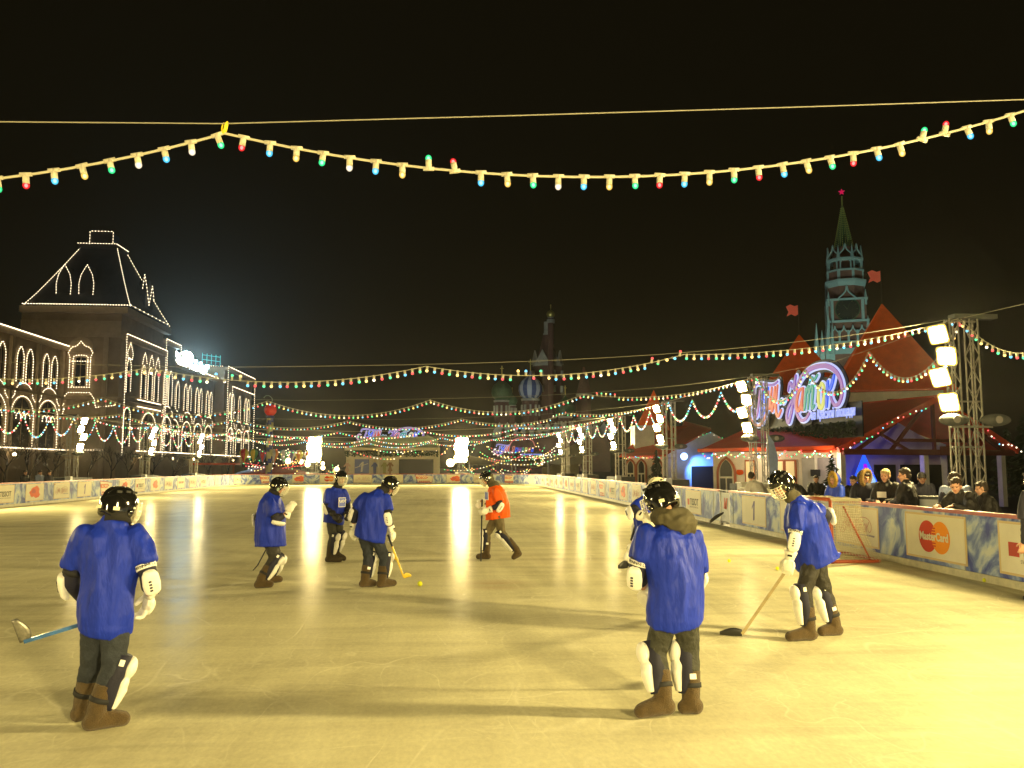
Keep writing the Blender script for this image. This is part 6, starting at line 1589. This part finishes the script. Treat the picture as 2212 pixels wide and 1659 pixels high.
def hockey_stick(label, top, heel, tip, ms, mb_, w=.030, tape=None, blade_m=None, words=None, bh=.065):
    top, heel, tip = V(top), V(heel), V(tip); c = heel
    r = empty('hockey_stick', (heel.x, heel.y, max(0, heel.z-.03)), label, 'hockey stick', 'hockey sticks in use')
    d = (heel-top); L = d.length; d.normalize()
    bl = nrm(tip-heel); n_ = d.cross(bl).normalized(); up = -d
    MB().bar(top, heel, w, w*.8).build('shaft', M[ms], r)
    # blade: curved slab standing on the ice
    P = []; side = bl.cross(V((0,0,1))).normalized()
    uu = V((0,0,1)) if abs(bl.z) < .5 else (-d).lerp(bl.cross(side), .3).normalized()
    if abs(bl.z) >= .5: uu = -nrm(d - bl*d.dot(bl))
    mb = MB(); n = 8; LL = (tip-heel).length; rings = []
    for i in range(n+1):
        t = i/n; c = heel.lerp(tip, t) + side*.025*t*t; h = bh*(.45+.60*math.sin(math.pi*min(1, (t+.28)/1.25)))
        c = c + uu*(h/2 - bh*.30)
        rings.append((c, uu, side, h/2*1.2, .008))
    mb.loft(rings, 10); mb.build('blade', M[blade_m or mb_], r, True)
    if tape: MB().bar(top, top.lerp(heel, tape), w+.006, .028).build('grip_tape', M['strap'], r)
    if words:
        ux = -d; q = V((0,-1,0)); q = (q-d*q.dot(d)).normalized(); uy = q.cross(ux).normalized()
        text('shaft_text', words, .036, M['ink'], r, top.lerp(heel, .72)+q*.016, ux, uy, .0006, .001)
    return r
def stickp(Y, t): return at(t[0], t[1], Y+t[2])

# ---- A: back to the camera on the left
Y = 6.68
pA, J = player('player in blue seen from behind at the left, stick blade sticking out behind him', Y,
 dict(head=(258,1094,.06), neck=(253,1119,0), shL=(186,1150,-.02), shR=(293,1152,.02), elL=(152,1254,.06), elR=(321,1242,-.02), haL=(196,1310,.30), haR=(322,1286,.26),
      hipL=(208,1352,-.02), hipR=(250,1352,-.02), knL=(200,1432,.10), knR=(246,1440,-.06), anL=(178,1528,.16), anR=(207,1553,-.10), toeL=(222,1552,.36), toeR=(266,1560,-.02)),
 look=(.62,.75,-.12), fwd=(.72,.66,0), hem=(227,1358,0), hw=(.192,.155), tm='denim', seed=2, vox=.013, outL=(-1,-.5,0), outR=(.5,-1,0), palmL=(.5,.5,-.5), palmR=(-.6,-.2,-.6), gdR=(-.30,.10,-1),
 word=('R','WINNWELL',(.35,-1,0)), hs=1.03)
hockey_stick('blue and yellow stick held low behind the leftmost player', at(262,1322,Y+.26), at(52,1386,Y+.05), at(36,1338,Y+.0), 'blueshaft', 'silver', w=.034, blade_m='silver', bh=.075)
# ---- B: facing right, glove raised
Y = 14.05
pB, J = player('player in blue facing right with one white glove raised to his chest', Y,
 dict(head=(603,1050,0), neck=(592,1063,0), shR=(583,1082,-.18), shL=(588,1081,.19), elR=(597,1122,-.22), elL=(556,1118,.24), haR=(622,1107,-.12), haL=(580,1150,.30),
      hipR=(583,1170,-.09), hipL=(587,1170,.10), knR=(592,1207,-.10), knL=(598,1209,.14), anR=(562,1256,-.22), anL=(583,1245,.36), toeR=(584,1268,-.18), toeL=(604,1255,.40)),
 look=(.92,.05,-.38), fwd=(1,.05,0), hem=(585,1180,0), hw=(.21,.245), tm='trousblk', seed=3, outR=(-.1,-.5,-1), outL=(-1,.1,0), palmR=(.2,.9,0), gdR=(.45,.1,.9), vox=.016, stickers='green')
hockey_stick('thin dark stick trailing low behind the player with the raised glove', at(588,1162,Y+.3), at(556,1222,Y+.26), at(549,1232,Y+.2), 'blackshaft', 'blackshaft', w=.026, bh=.05)
# ---- C: behind, facing the camera's right
Y = 17.45
pC, J = player('player in blue with black gloves and a cage, half turned to the camera', Y,
 dict(head=(737,1033,-.02), neck=(729,1050,0), shR=(711,1062,-.05), shL=(741,1063,.05), elR=(707,1096,-.08), elL=(751,1094,.10), haR=(722,1113,-.20), haL=(752,1108,-.10),
      hipR=(716,1124,-.03), hipL=(730,1124,.05), knR=(719,1160,-.10), knL=(733,1156,.06), anR=(712,1202,-.04), anL=(724,1193,.20), toeR=(734,1212,-.10), toeL=(743,1203,.16)),
 look=(.50,-.84,-.12), fwd=(.75,-.62,0), hem=(720,1131,0), hw=(.215,.16), tm='trous', bm='felt2', glv='gloveblk', seed=4, vox=.016, outR=(-1,-.3,0), outL=(1,.2,0), palmR=(.4,.6,-.4), palmL=(-.7,.4,-.4), stickers=True, patch=1, bstrap=False)
def chest_patch(par, o, ux, uy, w, h, body, m=None):
    ux, uy = nrm(ux), nrm(uy); nn = ux.cross(uy)
    b = MB().prism([(-w/2,-h/2),(w/2,-h/2),(w/2,h/2),(-w/2,h/2)], o, ux, uy, .006).build('chest_badge', M['pad'], par)
    MB().prism([(-w/2+.012,-h/2+.012),(w/2-.012,-h/2+.012),(w/2-.012,h/2-.012),(-w/2+.012,h/2-.012)], V(o)+nn*.003, ux, uy, .005).build('badge_face', m or M['sign_bluecloth'], b)
    if body: text('badge_text', body, h*.42, M['pad'], b, V(o)+nn*.008+uy*h*.08, ux, uy, .001, .002)
M['sign_bluecloth'] = mat('violet blue cloth', (.16,.20,.62), .6)
chest_patch(pC, at(739,1085,Y-.19), (.72,.66,0), (0,.12,1), .17, .19, 'АИЖ')
hockey_stick('yellow bladed stick held by the black gloved player, blade behind his neighbour', at(751,1112,Y-.22), at(850,1205,Y-1.4), at(862,1208,Y-1.5), 'blackshaft', 'yellowshaft', w=.026, blade_m='yellowshaft', tape=.2)
# ---- D: bent over the ball, back to the camera
Y = 13.75
pD, J = player('stooping player in blue jeans seen from behind, yellow stick near the ball', Y,
 dict(head=(843,1048,.22), neck=(824,1060,.12), shL=(789,1072,0), shR=(833,1076,-.02), elL=(766,1107,.06), elR=(838,1114,-.08), haL=(764,1142,.16), haR=(845,1147,.05),
      hipL=(789,1160,-.02), hipR=(812,1160,-.04), knL=(797,1203,.10), knR=(831,1205,.04), anL=(788,1254,.03), anR=(825,1253,-.02), toeL=(808,1265,.10), toeR=(850,1263,.10)),
 look=(.70,.48,-.52), fwd=(.72,.62,0), hem=(798,1164,-.02), hw=(.245,.18), tm='denim', hood='hooddk', seed=5, vox=.015, outL=(-1,-.5,0), outR=(-.1,-1,.1), palmL=(.4,.5,0), palmR=(-.5,.3,-.5), gdL=(.05,0,-1), gdR=(.1,.1,-1))
hockey_stick('yellow stick of the stooping player with its blade on the ice beside the ball', at(838,1155,Y+.02), at(872,1246,Y-.02), at(886,1242,Y+.06), 'yellowshaft', 'yellowshaft', w=.03, tape=.28)
# ---- E: orange player striding left
Y = 17.65
pE, J = player('striding player in the only orange jersey, stick held upright before him', Y,
 dict(head=(1050,1033,0), neck=(1064,1047,0), shL=(1071,1060,-.18), shR=(1070,1060,.18), elL=(1080,1091,-.24), elR=(1062,1088,.22), haL=(1054,1102,-.20), haR=(1043,1083,-.02),
      hipL=(1077,1116,-.09), hipR=(1073,1116,.09), knR=(1052,1153,.08), knL=(1084,1152,-.10), anR=(1051,1201,.05), anL=(1118,1190,-.10), toeR=(1033,1209,.04), toeL=(1110,1207,-.12)),
 look=(-.88,-.12,-.42), fwd=(-1,-.05,0), hem=(1076,1120,0), hw=(.20,.255), jm='orange', tm='trousbrn', hood='up', seed=6, vox=.016, outL=(.1,-.7,-.7), outR=(.2,1,-.2), palmL=(-.2,.9,0), palmR=(-.2,-.9,0), gdL=(-.9,0,-.3), gdR=(-.7,-.1,-.6), stickers=True, bstrap=False)
chest_patch(pE, at(1051,1071,Y-.16), (.42,-.92,0), (-.05,0,1), .15, .17, None)
hockey_stick('dark stick held upright by the player in orange', at(1041.5,1079,Y-.10), at(1038.8,1216,Y-.36), at(1044,1221,Y-.50), 'blackshaft', 'silver', w=.028, tape=.3, blade_m='silver')
# ---- G: behind the big player, mostly hidden
Y = 10.6
pG, J = player('player in a cream helmet almost hidden behind the big player in front', Y,
 dict(head=(1420,1057,.02), neck=(1408,1076,0), shL=(1388,1088,-.10), shR=(1400,1090,.22), elL=(1367,1106,-.20), elR=(1382,1134,.25), haL=(1392,1117,-.34), haR=(1362,1192,.05),
      hipL=(1404,1166,-.05), hipR=(1412,1166,.12), knL=(1402,1228,-.12), knR=(1420,1226,.12), anL=(1415,1294,-.10), anR=(1436,1290,.14), toeL=(1398,1304,-.12), toeR=(1418,1300,.12)),
 look=(-.80,-.30,-.45), fwd=(-1,-.15,0), hem=(1398,1168,0), hw=(.20,.19), tm='trous', helm='helmetw', seed=7, vox=.016, outL=(-.6,-.7,-.2), outR=(-.7,.5,0), palmL=(.2,.6,-.3), palmR=(.4,-.2,-.3), stickers=False)
hockey_stick('black bladed stick of the hidden player, lying across to the left', at(1398,1170,Y+.1), at(1356,1222,Y-.1), at(1338,1224,Y-.15), 'blackshaft', 'blackshaft', w=.028, bh=.08)
# ---- F: big player, back to the camera
Y = 6.62
pF, J = player('big player in blue with an olive hood, seen from behind at the right front', Y,
 dict(head=(1426,1082,.20), neck=(1446,1124,.07), shL=(1398,1150,.0), shR=(1498,1163,.04), elL=(1375,1233,.02), elR=(1505,1250,.30), haL=(1392,1272,.26), haR=(1440,1290,.46),
      hipL=(1434,1334,-.02), hipR=(1482,1338,0), knL=(1418,1412,.02), knR=(1487,1410,.03), anL=(1434,1509,-.08), anR=(1493,1509,-.02), toeL=(1384,1534,-.10), toeR=(1478,1534,-.02)),
 look=(-.62,.70,-.30), fwd=(-.66,.72,0), hem=(1458,1338,0), hw=(.225,.18), tm='trous', hood='big', seed=8, vox=.013, outL=(-.5,-1,0), outR=(1,0,0), palmL=(.6,.4,-.4), palmR=(-.5,-.2,-.5), gdL=(.30,.15,-1),
 word=('L','WINNWELL',(-.45,-1,0)), hs=1.06)
hockey_stick('pale stick seen between the legs of the big player in front', at(1425,1300,Y+.45), at(1458,1452,Y+.65), at(1466,1442,Y+.95), 'silver', 'silver', w=.026)
# ---- H: right, leaning over his stick
Y = 9.3
pH, J = player('tall player in blue facing left at the right, bent over a wooden stick', Y,
 dict(head=(1687,1046,-.02), neck=(1713,1074,0), shL=(1726,1097,-.20), shR=(1732,1095,.20), elL=(1716,1162,-.24), elR=(1786,1112,.30), haL=(1706,1206,-.20), haR=(1772,1150,.36),
      hipL=(1755,1208,-.09), hipR=(1763,1208,.10), knL=(1737,1280,-.12), knR=(1782,1278,.16), anL=(1749,1359,-.12), anR=(1804,1357,.14), toeL=(1706,1374,-.14), toeR=(1776,1371,.12)),
 look=(-.80,-.24,-.56), fwd=(-1,-.08,0), hem=(1770,1216,0), hw=(.235,.245), tm='trousblk', hood='hood', seed=9, vox=.013, outL=(-.3,-1,0), outR=(1,.1,-.1), palmL=(.4,.8,0), palmR=(-.3,-.5,-.2), gdL=(-.15,.1,-1),
 word=('L','WINNWELL',(-.2,-1,0)), hs=1.03)
hockey_stick('wooden stick with a dark blade reaching along the ice from the right player', at(1712,1212,Y-.17), at(1603,1369,Y+.02), at(1554,1367,Y+.14), 'woodshaft', 'blackshaft', w=.040, tape=.12, words='EASTON', bh=.072)
# dark blade lying by the gate: a stick resting against the boards
hockey_stick('dark stick lying on the ice below the gate, blade raised on the boards', at(1452,1130,24.0), at(1533,1129,24.5), at(1562,1107,24.7), 'blackshaft', 'blackshaft', w=.03, bh=.10)

# ---- balls
M['ball'] = mat('yellow green ball', (.75,.80,.02), .6)
for k, (x, y, lab) in enumerate([(907,1261.5,'bright yellow ball on the ice in front of the stooping player'), (1575,1211,'yellow ball on the ice between the two right hand players'),
    (1679,1227.5,'yellow green ball on the ice just left of the right player glove'), (2133,1253,'yellow ball resting against the boards below the card advert'), (1519,1119,'yellow ball at the foot of the boards near the gate')]):
    d = ray(x, y); t = (.035-CZ)/d.z; p = V((d.x*t, d.y*t, .034))
    if k == 3: p.x -= .05
    o = MB().ball((0,0,0), .034 if k else .042, 16, 12).build('ball', M['ball'], None, True); o.location = p if k else V((p.x, p.y, .042)); tag(o, lab, 'ball', 'yellow balls on the ice')
# ================================================================ spectators
def spectator(label, X, Y, face, top, coat, lean=.12, hair='hair', look=None, s=1.10, hands='rail', legs='trousblk', fur=None, cap=None, badge=None, yoke=None, puffy=0, group='spectators behind the boards', board=None, shw=.19, long_=.62):
    """top: height of the head top; face: heading of the body"""
    f = nrm((face[0], face[1], 0)); r, f, u = frame(f); g0 = V((X, Y, -.03)); k = (top+.03)/1.78
    P = lambda x, y, z: g0 + r*x*k + f*y*k + u*z*k
    sl = math.sin(lean); c_ = math.cos(lean)
    J = dict(hipL=P(-.09,-.05*sl,.93), hipR=P(.09,-.05*sl,.93), knL=P(-.10,.05,.50), knR=P(.10,.0,.50), anL=P(-.11,-.03,.09), anR=P(.11,-.05,.09), toeL=P(-.14,.14,.05), toeR=P(.14,.12,.05),
             shL=P(-shw,.52*sl,.93+.51*c_), shR=P(shw,.52*sl,.93+.51*c_), neck=P(0,.57*sl,.93+.58*c_)); J['fwd'] = f
    J['head'] = P(0, .66*sl+.025, .93+.70*c_)
    if hands == 'rail':
        bx = XR(Y)+.04
        for q, sg_ in (('L',-1),('R',1)):
            h = J['sh'+q]+f*.34*k+r*sg_*-.03; h.z = 1.20; h.x = max(bx, h.x) if True else h.x; J['ha'+q] = h
    elif hands == 'front':
        J['haL'] = P(-.06,.30+.3*sl,1.10); J['haR'] = P(.10,.30+.3*sl,1.12)
    else:
        J['haL'] = P(-.25,.05,.80); J['haR'] = P(.25,.05,.80)
    for q, sg_ in (('L',-1),('R',1)):
        a, b = J['sh'+q], J['ha'+q]; m = (a+b)/2; d = (b-a).length; L = .57*k; o = math.sqrt(max(.0004, (L/2)**2-(d/2)**2)) if d < L else .01
        J['el'+q] = m + (r*sg_*.5-u*.8-f*.25).normalized()*o
    p = empty('person', (X, Y, -.05), label, 'person', group)
    lk = look or (f.x, f.y, -.15); H = person_head(J, lk, s*k)
    limb_body(p, J, H, s*k, hands=True, vox=.0085); face_parts(p, *H, s*k)
    garment(p, J, M[coat], P(0,.05*sl,long_+.05), .205*k+puffy*.03, .16*k+puffy*.04, int(abs(X*7+Y*3)) % 50, sleeve=.99, vox=.016)
    mb = MB()
    for q in 'LR':
        e, h = J['el'+q], J['ha'+q]; caps_(mb, J['sh'+q].lerp(e,.8), e, .066+puffy*.02, .062+puffy*.02); caps_(mb, e, e.lerp(h, .94), .062+puffy*.02, .048+puffy*.01)
    sl_ = blob('sleeves', mb, .013, 2, M[coat], p, wr(.007, 14, 0, 5, 1))
    mb = MB()
    for q in 'LR': caps_(mb, J['hip'+q], J['kn'+q], .098*k, .075*k); caps_(mb, J['kn'+q], J['an'+q]+V((0,0,.05)), .075*k, .068*k)
    mb.ball((J['hipL']+J['hipR'])/2, (.17*k,.13*k,.14*k), 14, 10, (r, f, u)); blob('trousers', mb, .015, 2, M[legs], p, wr(.008, 11, 0, 2, .8))
    for q in 'LR':
        m_ = MB(); caps_(m_, J['an'+q]-V((0,0,.02)), J['toe'+q], .052, .045); blob('shoe', m_, .012, 1, M['black'], p, zmin=-.045)
    C, r2, f2, u2 = H; s = s*k; Q = lambda x, y, z: C + r2*x*s + f2*y*s + u2*z*s
    c = J['neck']; m_ = MB(); m_.tube([c-V((0,0,.05)), c+V((0,0,.045))], [.085*k,.072*k], 16); blob('collar', m_, .012, 1, M[coat], p)
    if cap:
        m_ = MB().ball(Q(0,-.012,.045), (.090*s,.108*s,.085*s), 18, 12, (r2, f2, u2)); m_.ball(Q(0,.09,.040), (.075*s,.055*s,.012*s), 12, 8, (r2, f2, u2)); blob('cap', m_, .010, 1, M[cap], p)
        m_ = MB().ball(Q(0,-.045,.0), (.080*s,.075*s,.07*s), 14, 10, (r2, f2, u2)); blob('hair', m_, .010, 1, M[hair], p, wr(.006, 30, 0, 3, 1))
    elif hair:
        m_ = MB().ball(Q(0,-.022,.050), (.083*s,.098*s,.085*s), 18, 12, (r2, f2, u2)); m_.ball(Q(0,-.055,.0), (.076*s,.065*s,.075*s), 14, 10, (r2, f2, u2)); m_.ball(Q(0,.035,.085), (.066*s,.052*s,.030*s), 12, 8, (r2, f2, u2))
        blob('hair', m_, .0095, 1, M[hair], p, wr(.010, 26, 0, 3, 1))
    if fur:
        mb = MB(); n = 26; pts = []
        for i in range(n): a = 2*math.pi*i/n; pts.append(Q(.125*math.sin(a), .035-.03*math.cos(a), .010+.150*math.cos(a)))
        mb.tube(pts, .040*s, 8, closed=True); rn = random.Random(int(Y*10))
        for i in range(1500):
            q = pts[rn.randrange(n)]; d = V((rn.uniform(-1,1), rn.uniform(-1,1), rn.uniform(-1,1))).normalized(); o = (q-Q(0,0,.01)).normalized(); b0 = q+d*.030*s; e0 = b0+(d*.6+o*.6)*.038*s; w = d.orthogonal().normalized()*.0035
            mb.add([b0-w, b0+w, e0], [(0,1,2)])
        hd = mb.build('fur_trim', M[fur], p, True)
        m_ = MB().ball(Q(0,-.050,.01), (.120*s,.10*s,.145*s), 18, 12, (r2, f2, u2)); m_.ball(Q(0,-.02,-.10), (.11*s,.09*s,.07*s), 14, 10, (r2, f2, u2)); blob('hood', m_, .012, 2, M[coat], p, wr(.006, 12, 0, 3, 1))
    if badge:
        o = J['shL'].lerp(J['shR'], .62)-u*.20*k+f*.165*k; chest_patch(p, o, r, u, .20, .13, None, M['sign_bluecloth'])
    if yoke:
        mb = MB(); lat = (J['shR']-J['shL']).normalized(); mid = (J['shL']+J['shR'])/2; t = (J['neck']-(J['hipL']+J['hipR'])/2).normalized(); b = t.cross(lat)
        mb.loft([(mid-t*.17, lat, b, .235, .150), (mid-t*.05, lat, b, .240, .150), (mid+t*.03, lat, b, .205, .115), (J['neck'], lat, b, .09, .08)], 22)
        for q in 'LR': caps_(mb, J['sh'+q], J['sh'+q].lerp(J['el'+q], .45), .094, .092)
        blob('shoulder_yoke', mb, .014, 2, M[yoke], p, wr(.008, 9, 0, 4, .5))
    return p
def spx(dx, dy, X): q = atX(dx, dy, X); return X, q.y, q.z
X_, Y_, Z_ = spx(1642,1003,9.85); spectator('man in a puffy white down jacket leaning over the right boards', X_, Y_, (-.7,.75), 1.80, 'coatwhite', .42, puffy=1.4, look=(.55,.75,-.35))
X_, Y_, Z_ = spx(1735,1010,9.95); spectator('man in a dark cap and black coat bending over the boards', X_, Y_, (-1,-.25), 1.76, 'coat', .55, cap='coatnavy', look=(-.85,-.15,-.5))
p_ = at(1762,1025,27.5); spectator('small dark haired person with folded arms in front of the grey poster', p_.x, 27.5, (-.35,-1), 1.62, 'coat', .05, hands='front', group='people near the pavilion')
X_, Y_, Z_ = spx(1808,1014,10.0); spectator('woman in a bright blue jacket with a big golden fur hood', X_, Y_, (-1,-.35), 1.72, 'coatblue', .12, hair='blond', fur='furbright', look=(-1,-.15,-.2), hands='front')
X_, Y_, Z_ = spx(1868,1002,9.95); spectator('person in a dark jacket with a yellow brown fur hood ring', X_, Y_, (-.55,-.8), 1.82, 'coatnavy', .20, fur='fur', puffy=.6, look=(.35,-.85,-.35), hands='front')
X_, Y_, Z_ = spx(1914,996,9.95); spectator('fair haired man in black with a pale blue badge on his chest', X_, Y_, (-.75,-.7), 1.86, 'coat', .10, hair='blond', badge=1, look=(-.75,-.65,-.1), hands='front')
X_, Y_, Z_ = spx(1962,994,9.95); spectator('dark haired man in black seen from behind, talking to the fair haired man', X_, Y_, (-.6,.65), 1.88, 'coat', .10, look=(-.9,.4,-.1), hands='front')
X_, Y_, Z_ = spx(2064,1006,9.95); spectator('man in navy with pale blue shoulders behind the leaning youth', X_, Y_, (.35,.85), 1.80, 'coatnavy', .15, yoke='coatlight', look=(.9,-.1,-.25), hands='front')
X_, Y_, Z_ = spx(2096,1016,9.80); spectator('dark haired youth in black leaning on the red rail near the frame edge', X_, Y_, (-1,-.25), 1.80, 'coat', .52, look=(-.72,-.68,-.28))
p_ = at(2236,1008,11.6); spectator('person in a dark coat standing on the ice, cut off by the right picture edge', p_.x, 11.6, (-.4,1), 1.86, 'coatnavy', .04, hands='down', group='people at the rink side', long_=.45)
p_ = at(1565,1008,70); spectator('dark silhouette of a person beside the far right towers', p_.x*.78, 70, (-1,0), 1.8, 'coat', .1, hands='front', group='people near the pavilion')
X_, Y_, Z_ = spx(1845,1022,11.2); spectator('dark haired woman half hidden between the blue jacket and the fur hood', X_, Y_, (-.8,-.5), 1.66, 'coat', .05, hands='front')
X_, Y_, Z_ = spx(1990,1016,11.4); spectator('man in navy standing behind the two talking men', X_, Y_, (-.4,-.9), 1.78, 'coatnavy', .05, hands='front', cap='coat')
X_, Y_, Z_ = spx(2145,1042,10.4); spectator('person in dark clothes stooping at the far right behind the youth', X_, Y_, (-.9,.3), 1.66, 'coat', .3, hands='front')
X_, Y_, Z_ = spx(1690,1022,11.6); spectator('boy in dark grey behind the man in white down', X_, Y_, (-.7,-.6), 1.64, 'coatnavy', .05, hands='front')
# people waiting behind the left boards
rn_ = random.Random(2)
for i, (dx, lab, c) in enumerate([(52,'left spectator behind the left boards next to a white glare','coat'),(84,'middle spectator behind the left boards','coatlight'),(104,'right spectator behind the left boards','coatnavy')]):
    p_ = at(dx, 1030, 47); spectator(lab, p_.x, 47, (1,-.3), 1.72, c, .05, hands='front', group='spectators behind the left boards')
gl2 = at(53, 1032, 47.5); t_ = empty('glare_lamp', gl2, 'small bluish white lamp among the people behind the left boards', 'lamp'); MB().ball(gl2, .15, 10, 8).build('lamp_glass', M['neonpale'] if 'neonpale' in M else glow('pale blue lamp', (.75,.80,1), 6), t_); MB().tube([gl2-V((0,0,gl2.z)), gl2-V((0,0,.15))], .03, 6).build('post', M['darksteel'], t_)
# ================================================================ night haze
hz = MB().box((10, 300, 42), (1440, 1270, 86)); hm = bpy.data.materials.new('night haze'); hm.use_nodes = True; nt = hm.node_tree; nt.nodes.clear()
ho = nt.nodes.new('ShaderNodeOutputMaterial'); hv = nt.nodes.new('ShaderNodeVolumePrincipled'); hv.inputs['Density'].default_value = .00011; hv.inputs['Color'].default_value = (.95,.93,.88,1); hv.inputs['Anisotropy'].default_value = .88
nt.links.new(hv.outputs[0], ho.inputs['Volume'])
tag(hz.build('haze', hm), kind='stuff')
